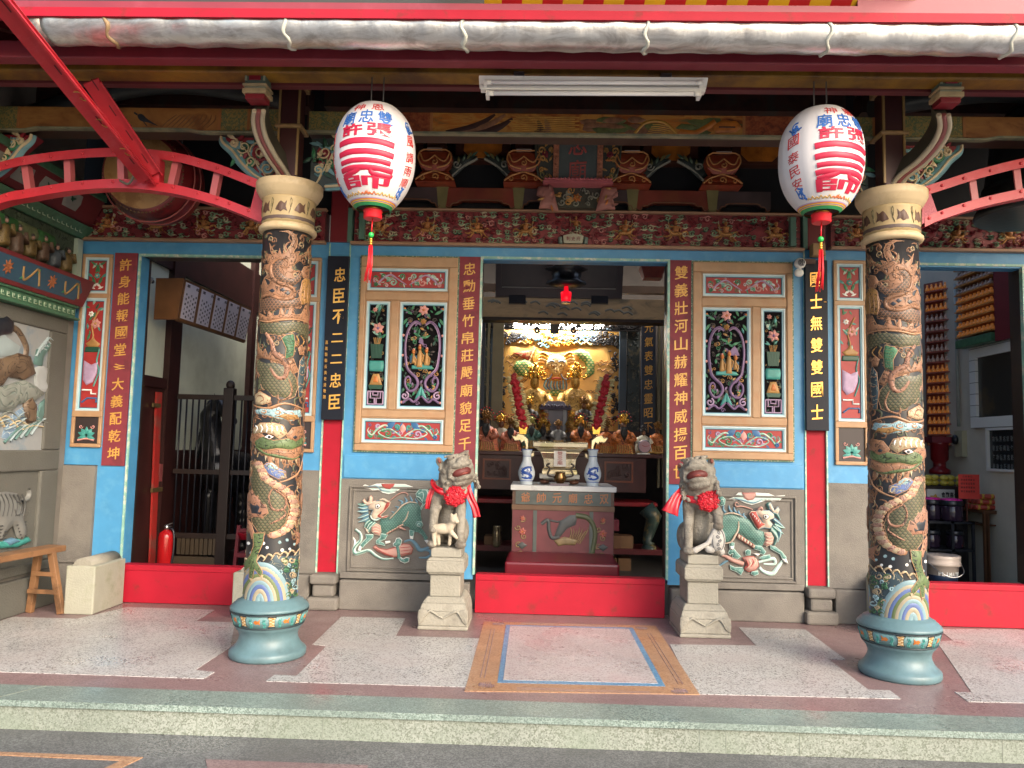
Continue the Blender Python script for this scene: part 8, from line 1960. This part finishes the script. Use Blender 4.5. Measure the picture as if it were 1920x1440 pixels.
idol(1072,768,812,2.72,RG,CG,False,'gold crowned figure right of the purple shrine',True)
p=at(1041,800,2.70);t=thing('small_shrine','small purple shrine with tiled roof among the deity statues','shrine',(p.x,2.7,p.z))
SH=mat('shrine_purple',(.07,.055,.085),.4,var=.3)
b=MB();b.box(p.x-.14,p.x+.14,2.72,2.84,p.z-.05,at(1041,768,2.7).z);b.m=1
for k in(-1,1):b.box(p.x+k*.09,p.x+k*.13,2.705,2.72,p.z-.05,at(1041,768,2.7).z)
b.build('case',[SH,mat('shrine_grey',(.22,.22,.24),.4)],t)
z=at(1041,768,2.7).z;b=MB();b.hexa([(p.x-.18,2.65,z),(p.x+.18,2.65,z),(p.x+.18,2.88,z),(p.x-.18,2.88,z),(p.x-.19,2.66,z+.03),(p.x+.19,2.66,z+.03),(p.x+.19,2.88,z+.03),(p.x-.19,2.88,z+.03)]);b.hexa([(p.x-.14,2.68,z+.03),(p.x+.14,2.68,z+.03),(p.x+.14,2.85,z+.03),(p.x-.14,2.85,z+.03),(p.x-.09,2.72,z+.10),(p.x+.09,2.72,z+.10),(p.x+.09,2.8,z+.10),(p.x-.09,2.8,z+.10)])
for k in range(9):b.ell((p.x-.16+.04*k,2.66,z+.04),.015,6,5)
b.build('roof',SH,t)
p=at(1208,837,2.40);t=thing('alarm_clock','round silver alarm clock at the right end of the back altar','clock',(p.x,2.4,zt))
b=MB();b.lathe([(.072,-.03),(.076,-.02),(.076,.02),(.066,.028)],(p.x,2.40,zt+.085),30,'Y');b.build('case',mat('clock_silver',(.55,.52,.52),.25,metal=.7),t)
b=MB();b.lathe([(.064,0),(.060,.003)],(p.x,2.371,zt+.085),30,'Y');b.build('dial',mat('dial_pink',(.45,.27,.29),.3),t)
b=MB();b.bar((p.x,2.366,zt+.085),(p.x+.05,2.366,zt+.095),.004,.010,(0,1,0));b.bar((p.x,2.365,zt+.085),(p.x-.03,2.365,zt+.10),.004,.008,(0,1,0));b.build('hand',RED,t)
b=MB();b.box(p.x-.08,p.x+.06,2.37,2.43,zt,zt+.012);b.build('stand',WHITE,t)
LX=-3.98
def L(px,py):p=atx(px,py,LX);return(p.y,p.z)
t=thing('left_room_wall','pale plaster wall with dark timber posts inside the left doorway','wall',(LX,1.5,0))
y0,y1=L(256,600)[0],L(318,600)[0];ys=L(336,600)[0]
DW=mat('door_oxblood',(.035,.010,.009),.45,var=.3)
b=MB();b.box(LX-.12,LX-.02,.14,4.3,0,4.6);b.build('plaster',PLAST,t)
zl=L(285,706)[1]
b=MB();b.box(LX-.02,LX+.04,y1-.03,ys,0,4.3);b.box(LX-.02,LX+.03,.2,y1,zl-.10,zl);b.box(LX-.02,LX+.01,.2,y1-.03,0,zl-.10);b.box(LX-.03,LX+.03,ys,4.2,0,L(400,850)[1]+.04);b.box(LX-.02,LX+.04,L(468,600)[0],L(468,600)[0]+.14,0,4.3);b.box(LX-.02,LX+.02,.14,4.3,L(285,488)[1],L(285,470)[1]+.4);b.build('timber',DW,t)
b=MB();b.bar((LX+.03,L(292,735)[0],L(292,735)[1]),(LX+.03,L(281,1056)[0]-.02,.02),.02,.10,(0,1,0));b.build('red_door_edge',mat('bar_red',(.42,.03,.025),.4,var=.12,col2=(.30,.08,.06),c2scale=5),t)
b=MB()
for py,w_ in((760,.07),(918,.10)):p=L(286,py);b.box(LX+.03,LX+.05,p[0]-w_,p[0]+w_,p[1]-.02,p[1]+.02)
b.build('brass_latch',mat('latch_brass',(.30,.22,.10),.35,metal=.7),t)
b=MB();p=L(297,885);b.box(LX+.02,LX+.035,p[0]-.04,p[0]+.05,p[1]-.09,p[1]+.08);b.build('pink_plate',mat('plate_pinkish',(.25,.06,.06),.5),t)
p=atx(278,522,LX+.10);t=thing('bullet_camera','small grey bullet camera on the pale wall inside the left doorway','camera',p)
b=MB();b.tube([p+Vector((-.08,-.05,.03)),p+Vector((.02,.03,-.02))],.035,12);b.build('housing',mat('cam_grey',(.25,.26,.25),.4),t);b=MB();b.ell(p+Vector((.025,.03,-.022)),.02,10,6);b.build('lens',BLACK,t);b=MB();b.box(LX-.01,LX+.05,p.y-.06,p.y-.02,p.z+.02,p.z+.06);b.build('mount',mat('cam_grey',(.25,.26,.25),.4),t)
NX=LX+.28
def NB(px,py,dx=0):return atx(px,py,NX+dx)
t=thing('notice_board','tilted wooden board with five lilac paper lists inside the left doorway','notice board',NB(400,600))
tl,trr,br_,bl_=NB(346,523,.10),NB(472,580,.10),NB(460,642),NB(333,600)
b=MB();d=Vector((-.025,0,-.008));b.hexa([bl_+d,br_+d,trr+d,tl+d,bl_,br_,trr,tl]);b.build('back_board',mat('board_tan',(.20,.085,.03),.5,var=.2),t)
b=MB();e=bl_;b.hexa([bl_+Vector((-.22,-.02,.0)),bl_+Vector((-.22,-.0,.0)),bl_,bl_+Vector((.01,-.03,0)),tl+Vector((-.26,-.02,0)),tl+Vector((-.26,0,0)),tl,tl+Vector((.01,-.03,0))]);b.build('side_board',mat('board_tan',(.20,.085,.03),.5,var=.2),t)
LIL=mat('paper_lilac',(.80,.74,.82),.6,var=.05);INK=mat('paper_ink',(.10,.09,.12),.6)
for k in range(5):
 u0,u1=(k+.10)/5,(k+.92)/5
 Pq=lambda u,v:(bl_.lerp(br_,u)).lerp(tl.lerp(trr,u),v)+Vector((.006,0,.002))
 b=MB();n0=len(b.v);b.v+=[Pq(u0,.06),Pq(u1,.06),Pq(u1,.94),Pq(u0,.94)];b.face((0,1,2,3));o=b.build('paper_list',LIL,t);mm=o.modifiers.new('thick','SOLIDIFY');mm.thickness=.003
 b=MB();sfp=lambda u,v,h:Pq(u,v)+Vector((.004+h,0,.001))
 wq=(u1-u0)
 for i,ch in enumerate('名單'):put(b,ch,sfp,u0+wq*(.85-.65*i),.86,wq*.22,.07,.002)
 for c_ in range(5):
  for r in range(5):put(b,'信士善男女敬獻油香人名錄'[(c_*5+r*3+k)%12],sfp,u0+wq*(.14+.18*c_),.66-.12*r-(.06 if c_ in(1,3)else 0),wq*.10,.055,.002)
 b.build('list_lettering',INK,t)
FYY=1.35
def Fp(px,py):p=at(px,py,FYY);return p.x,p.z
t=thing('wooden_fence','dark wooden rail fence inside the left doorway','fence',(Fp(430,900)[0],FYY,0))
x0,x1=Fp(325,900)[0],Fp(560,900)[0]
for py,h_ in((745,.05),(885,.045),(1005,.05)):z=Fp(400,py)[1];MB().box(x0,x1,FYY-.02,FYY+.03,z-h_/2,z+h_/2).build('rail',DARK,t)
u,zt_=Fp(432,728);b=MB();b.box(u-.05,u+.05,FYY-.05,FYY+.05,0,zt_);b.ell((u,FYY,zt_+.03),(.045,.045,.05));b.build('post',DARK,t,bevel=.006)
k=0;x=x0+.03
while x<x1:
 if abs(x-u)>.05:b=MB();b.tube([(x,FYY,Fp(400,1005)[1]),(x,FYY,Fp(400,745)[1])],.009,6);b.build('bar',BLACK,t)
 x+=.062
b=MB();za,zb=Fp(380,1040)[1],Fp(380,1010)[1];b.box(x0+.05,u-.05,FYY-.01,FYY+.02,.02,za-.02)
for j in range(10):b.box(x0+.08+j*.045,x0+.115+j*.045,FYY-.015,FYY+.02,za,zb)
b.build('skirt_board',mat('skirt_brown',(.07,.05,.03),.5,var=.2),t)
HY=1.95
t=thing('horse_statue','black horse statue standing behind the wooden fence','statue',(at(400,900,HY).x,HY,0))
hb=MB();Hh=lambda px,py,dy=0:at(px,py,HY+dy)
cap(hb,Hh(412,880),Hh(450,885,.5),.22,.23,6);cap(hb,Hh(408,850),Hh(392,780),.17,.10,7);cap(hb,Hh(392,780),Hh(410,758),.10,.085,5);cap(hb,Hh(410,758),Hh(436,790,-.1),.08,.055,6)
for px,dy in((392,0),(412,.12)):cap(hb,Hh(px,930,dy),Hh(px-4,1000,dy),.085,.05);cap(hb,Hh(px-4,1000,dy),Vector((Hh(px-6,1000,dy).x,HY+dy,.04)),.045,.05)
for dy in(.5,.65):cap(hb,Hh(452,930,dy),Vector((Hh(455,1000,dy).x,HY+dy,.04)),.10,.05)
for px in(404,414):cap(hb,Hh(px,752),Hh(px-2,738),.025,.01,3)
baked(hb,'body',mat('horse_black',(.012,.012,.014),.28,var=.2),t,.02,4)
b=MB();
for k in range(14):p=Hh(402,760).lerp(Hh(378,850),k/13);b.ell(p+Vector((-.06,.02,0)),(.035,.04,.06),7,5)
b.build('mane',BLACK,t)
b=MB();q0=Hh(420,1045);b.box(q0.x-.35,q0.x+.6,HY-.2,HY+.8,0,.04);b.build('base',DARK,t)
p=atz(309,1058,.30);p=at(309,1050,.75)
t=thing('fire_extinguisher','red fire extinguisher standing behind the left threshold','fire extinguisher',(p.x,.75,.0))
zt_=at(309,996,.75).z;b=MB();r=.068
b.lathe([(r*.9,.0),(r,.02),(r,zt_-.06),(r*.9,zt_-.02),(r*.5,zt_),(.018,zt_+.01)],(p.x,.75,.006),24);b.build('cylinder',mat('ext_red',(.34,.008,.010),.2,var=.05),t)
b=MB();b.lathe([(.02,0),(.022,.03),(.012,.05)],(p.x,.75,zt_+.012),14);b.bar((p.x-.02,.75,zt_+.05),(p.x+.05,.75,zt_+.075),.02,.008);b.bar((p.x-.02,.75,zt_+.04),(p.x+.045,.75,zt_+.045),.02,.008);b.build('valve',STEEL,t)
b=MB();b.tube(catmull([Vector((p.x+.02,.75,zt_+.03)),Vector((p.x+.07,.74,zt_)),Vector((p.x+.085,.73,zt_-.15)),Vector((p.x+.075,.72,zt_-.3))],5),.009,7);b.build('hose',BLACK,t)
t=thing('red_chair','dark red chair back seen past the left column','chair',(at(452,1000,1.0).x,1.0,0));u=at(448,1000,1.0).x
b=MB();b.bar((u-.03,1.0,.0),(u,1.0,at(448,985,1.0).z),.03,.04,(0,1,0));b.bar((u+.26,1.0,.0),(u+.26,1.0,at(448,985,1.0).z),.03,.04,(0,1,0));b.build('back_leg',MAROON,t)
b=MB();b.box(u-.01,u+.27,.96,1.3,at(448,1040,1.0).z-.02,at(448,1040,1.0).z+.02);b.build('seat',MAROON,t)
b=MB();b.box(u,u+.26,.985,1.015,at(448,995,1.0).z-.05,at(448,995,1.0).z+.02);b.build('back_rail',MAROON,t)
p=at(461,1004,.85);o=MB();o.lathe([(.05,-.035),(.075,.02),(.078,.025)],p,20);o=o.build('red_bowl',RED,None,loc=p);tag(o,'bright red bowl beside the chair behind the left column','bowl')
RX=4.0
def Rr(px,py):p=atx(px,py,RX);return(p.y,p.z)
sr=side(RX,-1)
t=thing('right_room_wall','grey plaster wall with a plastic conduit inside the right doorway','wall',(RX,1.2,0))
b=MB();b.box(RX,RX+.12,.14,4.2,0,4.6);b.build('plaster',mat('room_plaster',(.55,.52,.43),.8,var=.12,vscale=3),t)
pv=mat('plaster_pale',(.42,.40,.30),.8)
b=MB();p=Rr(1890,560);b.box(RX-.01,RX,.14,p[0]+.12,Rr(1890,600)[1],4.0);b.build('pale_upper',pv,t)
b=MB();p=Rr(1798,600);
b.tube([(RX-.03,p[0],3.1),(RX-.03,p[0],Rr(1798,800)[1])],.016,8);b.build('conduit',mat('conduit_grey',(.30,.33,.30),.4),t)
b=MB();p=Rr(1806,832);b.box(RX-.05,RX,p[0]-.07,p[0]+.07,p[1]-.13,p[1]+.13);b.build('switch_box',mat('switch_cream',(.42,.40,.27),.4),t)
b=MB();b.ell((RX-.07,p[0]+.02,p[1]+.04),(.03,.04,.05));b.build('plug',BLACK,t)
TILE=bpy.data.materials.new('white_tile');TILE.use_nodes=True
n=TILE.node_tree.nodes;l=TILE.node_tree.links;tc=n.new('ShaderNodeTexCoord');mp=n.new('ShaderNodeMapping');mp.inputs['Rotation'].default_value=(R_(90),0,R_(90));l.new(tc.outputs['Object'],mp.inputs[0])
bk=n.new('ShaderNodeTexBrick');bk.inputs['Color1'].default_value=(.76,.78,.74,1);bk.inputs['Color2'].default_value=(.82,.83,.80,1);bk.inputs['Mortar'].default_value=(.22,.22,.19,1);bk.inputs['Scale'].default_value=1;bk.inputs['Brick Width'].default_value=.11;bk.inputs['Row Height'].default_value=.11;bk.inputs['Mortar Size'].default_value=.003;bk.offset=0
l.new(mp.outputs[0],bk.inputs[0]);l.new(bk.outputs[0],n['Principled BSDF'].inputs['Base Color']);n['Principled BSDF'].inputs['Roughness'].default_value=.2
def tile_board(corners,w_,label,frame,inner,lines=False):
 (ya,za),(yb,zb)=Rr(*corners[0]),Rr(*corners[1])
 ylo,yhi,zlo,zhi=min(ya,yb),max(ya,yb),min(za,zb),max(za,zb)
 t=thing('wall_board',label,'board',(RX,(ylo+yhi)/2,zlo))
 b=MB();b.box(RX-.04,RX-.001,ylo,yhi,zhi-w_,zhi);b.box(RX-.04,RX-.001,ylo,yhi,zlo,zlo+w_);b.box(RX-.0405,RX-.001,ylo,ylo+w_,zlo+w_,zhi-w_);b.box(RX-.0405,RX-.001,yhi-w_,yhi,zlo+w_,zhi-w_);b.build('frame',frame,t)
 b=MB();b.box(RX-.012,RX-.002,ylo+w_,yhi-w_,zlo+w_,zhi-w_);o=b.build('slab',inner,t)
 if lines:
  b=MB()
  for r in range(4):
   for c_ in range(14):put(b,'功德芳名錄敬立石碑記年'[(r*5+c_)%11],lambda u,v,h:Vector((RX-.012-h,(ylo+yhi)-u,v)),ylo+w_+.06+c_*.055,zhi-w_-.08-r*(zhi-zlo-2*w_)/4.2,.035,.05,.002)
  b.build('engraving',mat('engrave_grey',(.16,.17,.16),.6),o)
tile_board(((1824,655),(1990,796)),.10,'dark board in a white tiled frame on the right room wall',TILE,mat('slab_dark',(.035,.035,.03),.3,var=.3,vscale=2,col2=(.08,.06,.035),c2scale=2,c2lo=.55))
tile_board(((1855,803),(2000,890)),.022,'black engraved stone in a thin white frame below the tiled board',WHITE,mat('slab_black',(.018,.022,.024),.25),True)
AMB=mat('amber_glass',(.60,.22,.05),.18,var=.5,vscale=20,emit=.05);AMR=mat('amber_pale',(.66,.46,.36),.25,var=.4,vscale=25)
def statuette_mesh(w_,h_):
 b=MB();b.lathe([(w_*.36,0),(w_*.40,h_*.08),(w_*.38,h_*.22),(w_*.26,h_*.38),(w_*.15,h_*.44),(w_*.19,h_*.54),(w_*.15,h_*.66),(0,h_*.70)],(0,0,0),10);return b
def lamp_wall(o3,du,dn,up,cols,rows,label,root,name_mat):
 """grid of little amber figures: origin, row direction, front normal"""
 t=thing('lamp_wall',label,'lamp wall',root);r0=ROOT[t.name]
 w_=du.length/cols;h_=up/rows;dd=du.normalized()
 b=MB();P=[o3-dn*.02,o3+du-dn*.02,o3+du-dn*.06,o3-dn*.06];b.hexa(P+[q+Vector((0,0,up))for q in P]);b.build('back_board',mat('lamp_back',(.24,.06,.035),.5,var=.2),t)
 for r in range(rows):
  b=MB();z=h_*r;P=[o3-dn*.02,o3+du-dn*.02,o3+du+dn*.05,o3+dn*.05];P=[q+Vector((0,0,z))for q in P];b.hexa(P+[q+Vector((0,0,.012))for q in P]);b.build('shelf',name_mat,t)
 proto=None
 for r in range(rows):
  for c_ in range(cols):
   p=o3+dd*(w_*(c_+.5))+dn*.015+Vector((0,0,h_*r+.014))
   if proto is None:
    b=statuette_mesh(w_*1.15,h_*.95);b.v=[v+r0 for v in b.v];proto=b.build('statuette',AMB,t);proto.location=p-r0;me2=proto.data.copy();me2.materials[0]=AMR
   else:
    o=proto.copy();COL.objects.link(o);o.parent=t;o.location=p-r0
    if abs(r-rows*.62)<rows*.17:o.data=me2  # a band of rows takes the paler amber
y=2.05;a,c=at(1742,832,y),at(1786,832,y);tp=at(1735,528,y)
lamp_wall(at(1740,836,y),(at(1792,836,y-.25)-at(1740,836,y)),Vector((-.3,-.95,0)).normalized(),tp.z-a.z,6,16,'tall amber wall of tiny lamp figures just right of the right column',(a.x,y,a.z),mat('lamp_shelf_rose',(.42,.13,.10),.3))
xw=RX-.10;a=atx(1800,636,xw);c=atx(1868,628,xw);tp=atx(1800,478,xw)
lamp_wall(Vector((xw,a.y,a.z)),Vector((0,c.y-a.y,0)),Vector((-1,0,0)),max(.5,tp.z-a.z),9,10,'upper amber wall of lamp figures with glinting lower rows, by the red banner',a,mat('lamp_shelf_gold',(.50,.22,.06),.3))
b0=thing('red_banner','dark red hanging banner beside the upper lamp wall','banner',atx(1880,640,xw));p,q=atx(1868,640,xw-.03),atx(1893,500,xw-.03)
b=MB();b.box(xw-.04,xw-.02,p.y,q.y,p.z,q.z+.3);b.build('cloth',mat('banner_red',(.16,.008,.014),.6,var=.15),b0);b=MB();b.tube([(xw-.03,p.y,q.z+.3),(xw-.03,q.y,q.z+.3)],.012,8);b.build('rod',BROWN,b0)
p=atx(1835,640,xw);t=MB();t.box(xw-.05,xw+.05,c.y,a.y,a.z-.10,a.z-.02);o=t.build('lamp_ledge',mat('ledge_green',(.05,.15,.08),.45,var=.3,vscale=30),None,bevel=.006,loc=(xw,c.y,a.z-.1));tag(o,'green carved ledge under the upper lamp wall','ledge')
Y=1.75;p=at(1762,885,Y);t=thing('red_stand','dark red pillar lamp stand below the tall amber wall','stand',(p.x,Y,p.z))
b=MB();b.lathe([(.10,-.02),(.10,.02),(.06,.05),(.06,.10),(.085,.13),(.085,.28),(.10,.30)],p,12);b.build('pillar',mat('stand_red',(.18,.008,.012),.3),t);b=MB();b.box(p.x-.11,p.x+.11,Y-.08,Y+.08,p.z+.30,p.z+.36);b.build('top_plate',MAROON,t)
Y=1.45;t=thing('offering_counter','dark counter behind the right threshold','counter',(at(1790,960,Y).x,Y,0));zc_=at(1790,912,Y).z
b=MB();b.box(2.6,4.0,Y-.05,Y+.55,zc_-.05,zc_);b.build('counter_top',DARK,t);b=MB();b.box(2.65,3.95,Y,Y+.5,0,zc_-.05);b.build('cabinet',mat('cabinet_black',(.02,.018,.018),.5),t)
rn=random.Random(14)
for k in range(12):
 x=at(1742+k%6*15,900,Y).x;z=zc_+.03+.05*(k//6);o=MB().ell((x,Y+.02+.03*(k%2),z),(.045,.035,.030),10,7)
 o=o.build('yellow_fruit',mat('fruit_yellow',(.50,.42,.06),.4,var=.2),None,loc=(x,Y,z));tag(o,'pale yellow candle cup stacked on the counter by the right column','candle','yellow cups on the counter')
x,q=at(1738,955,Y-.08),at(1790,960,Y-.08)
t=thing('white_sign','white sign with a gold bloom and black characters under the yellow cups','sign',(x.x,Y-.08,x.z));z1=at(1738,917,Y-.08).z
b=MB();b.box(x.x,q.x,Y-.09,Y-.06,x.z,z1);b.build('board',mat('sign_white',(.60,.60,.56),.5),t)
b=MB();sg=flat(Y-.09);flower(b,x.x+.07,(x.z+z1)/2,.055,sg,0,0,.006);b.build('gold_bloom',mat('bloom_gold',(.50,.30,.05),.4),t)
b=MB()
for i,ch in enumerate('會歡喜金'):put(b,ch,sg,x.x+.155+i*.040,z1-.05,.036,.05,.003)
b.build('lettering',BLACK,t)
Y=.95
t=thing('black_rack','black metal rack with jars behind the right threshold','rack',(at(1790,1080,Y).x,Y,0))
xa,xb=at(1738,1000,Y).x,at(1828,1000,Y).x;za,zb=at(1780,978,Y).z,at(1780,1030,Y).z
for z in(za,zb):b=MB();b.box(xa,xb,Y,Y+.3,z-.02,z);b.build('shelf',BLACK,t)
for x in(xa+.01,(xa+xb)/2+.02,xb-.01):
 for y in(Y+.01,Y+.28):b=MB();b.box(x-.012,x+.012,y-.01,y+.01,0,za);b.build('leg',BLACK,t)
def jar(x,y,z,r,h,lid,label):
 t=thing('lidded_jar',label,'jar',(x,y,z),'dark plastic jars on the rack');b=MB();b.lathe([(r*.9,0),(r,.01),(r,h*.7),(r*.92,h*.75)],(x,y,z),22);b.build('jar_body',mat('jar_dark',(.025,.015,.03),.15,var=.1),t)
 b=MB();b.lathe([(r*1.02,h*.75),(r*1.02,h*.8),(r*1.04,h*.82),(r*1.0,h*.88),(r*1.0,h*.95),(r*.95,h)],(x,y,z),22);b.build('lid',BLACK,t)
 if lid:b=MB();b.lathe([(r*.98,h*.955),(r*.90,h*1.06),(r*.4,h*1.10),(0,h*1.11)],(x,y,z),22);b.build('magenta_cover',mat('cover_magenta',(.62,.015,.28),.3,var=.2,bump=.2),t)
jar(at(1768,970,Y).x,Y+.2,za,.085,.19,True,'dark jar with magenta cover at the back left of the rack')
jar(at(1796,975,Y).x,Y+.1,za,.095,.19,True,'dark jar with magenta cover at the front right of the rack')
jar(at(1762,1020,Y).x,Y+.16,zb,.08,.16,False,'plain dark jar on the lower shelf, left')
jar(at(1806,1022,Y).x,Y+.14,zb,.075,.16,False,'plain purple dark jar on the lower shelf, right')
p=at(1768,1088,.62);t=thing('paint_bucket','white plastic paint bucket with navy PLIMATE label behind the right threshold','bucket',(p.x,.62,0))
z0,z1=.20,at(1768,1040,.62).z;zr=lambda z:.105+.03*(z-z0)/(z1-z0)+.0
b=MB();b.lathe([(.09,0),(zr(z0),z0),(zr(z1-.09),z1-.09),(zr(z1)+.008,z1-.085),(zr(z1)+.008,z1-.06),(zr(z1)+.003,z1-.058),(zr(z1)+.006,z1-.03),(zr(z1)+.006,z1-.005),(zr(z1),z1),(.10,z1-.01)],(p.x,.62,0),36);b.build('pail',mat('pail_cream',(.50,.42,.36),.4,var=.08),t)
zL=at(1768,1073,.62).z;b=MB();b.lathe([(zr(zL-.1)+.002,zL-.11),(zr(zL)+.002,zL+.035)],(p.x,.62,0),36);b.build('label_band',mat('label_navy',(.015,.03,.07),.4),t)
b=MB();sfz=lambda u,v,h:Vector((p.x+(zr(v)+.003+h)*math.sin(u/.13),.62-(zr(v)+.003+h)*math.cos(u/.13),v))
for i,ch in enumerate('PLIMATE'):put(b,ch,sfz,-.085+i*.029,zL,.024 if ch!='I' else .007,.034,.002,0,.03,cuts=2)
b.build('label_lettering',WHITE,t)
b=MB();b.tube(catmull([Vector((p.x-.14,.60,z1-.06)),Vector((p.x-.10,.47,z1-.13)),Vector((p.x,.45,z1-.17)),Vector((p.x+.10,.47,z1-.13)),Vector((p.x+.14,.60,z1-.06))],5),.004,6);b.build('handle',STEEL,t)
Y=1.05;xa=at(1846,1000,Y).x;zt_=at(1880,958,Y).z
t=thing('incense_table','brown wooden table with incense bundles at the right edge','table',(xa,Y,0))
b=MB();b.box(xa,4.0,Y,Y+.5,zt_-.03,zt_);b.build('table_top',mat('table_teak',(.12,.05,.02),.45,var=.2),t,bevel=.004)
b=MB();b.box(xa,xa+.03,Y,Y+.03,0,zt_-.03);b.build('leg',mat('table_teak',(.12,.05,.02),.45,var=.2),t);b=MB();b.box(3.9,3.93,Y,Y+.03,0,zt_-.03);b.build('leg',mat('table_teak',(.12,.05,.02),.45,var=.2),t)
b=MB();b.box(xa,4.0,Y+.02,Y+.48,at(1880,985,Y).z-.012,at(1880,985,Y).z);b.build('lower_shelf',mat('table_teak',(.12,.05,.02),.45,var=.2),t)
IR=mat('bundle_red',(.40,.05,.03),.5,var=.2);IY=mat('bundle_yellow',(.52,.32,.04),.5,var=.2)
for k in range(7):
 r_,c_=divmod(k,4)if k<4 else(1,k-4)
 z=zt_+.026+.05*(k//3);y=Y+.06+.07*(k%3);x0_=at(1834+4*(k//3),930,Y).x
 t=thing('incense_bundle','red and yellow incense bundle in the pile on the table at right','incense',(x0_,y,z),'incense bundles on the table')
 b=MB();b.tube([(x0_,y,z),(x0_+.26,y-.02,z)],.024,10);b.build('sticks',IR,t)
 for e in(.02,.10,.22):b=MB();b.tube([(x0_+e,y-.02*e/.26,z),(x0_+e+.03,y-.02*e/.26,z)],.0255,10);b.build('paper_band',IY,t)
p,q=at(1798,935,.95),at(1836,890,.95);t=thing('red_notice','small red paper notice with black writing by the incense bundles','notice',(p.x,.95,p.z))
b=MB();b.box(p.x,q.x,.95,.954,p.z,q.z);b.build('red_paper',mat('notice_red',(.50,.04,.03),.6),t)
b=MB()
for r in range(4):
 for c_ in range(6):put(b,'請勿取用香油錢敬謝信眾合'[(r*6+c_*5)%12],flat(.95),p.x+.028+c_*.022,q.z-.05-r*.035,.016,.020,.002)
for c_ in range(4):put(b,'公告事項'[c_],flat(.95),p.x+.045+c_*.024,q.z-.02,.018,.018,.002)
b.build('lettering',mat('notice_ink',(.10,.01,.01),.6),t)
b=MB();b.box(p.x+.07,p.x+.08,.955,.965,p.z-.2,p.z+.05);b.build('stick',BROWN,t)
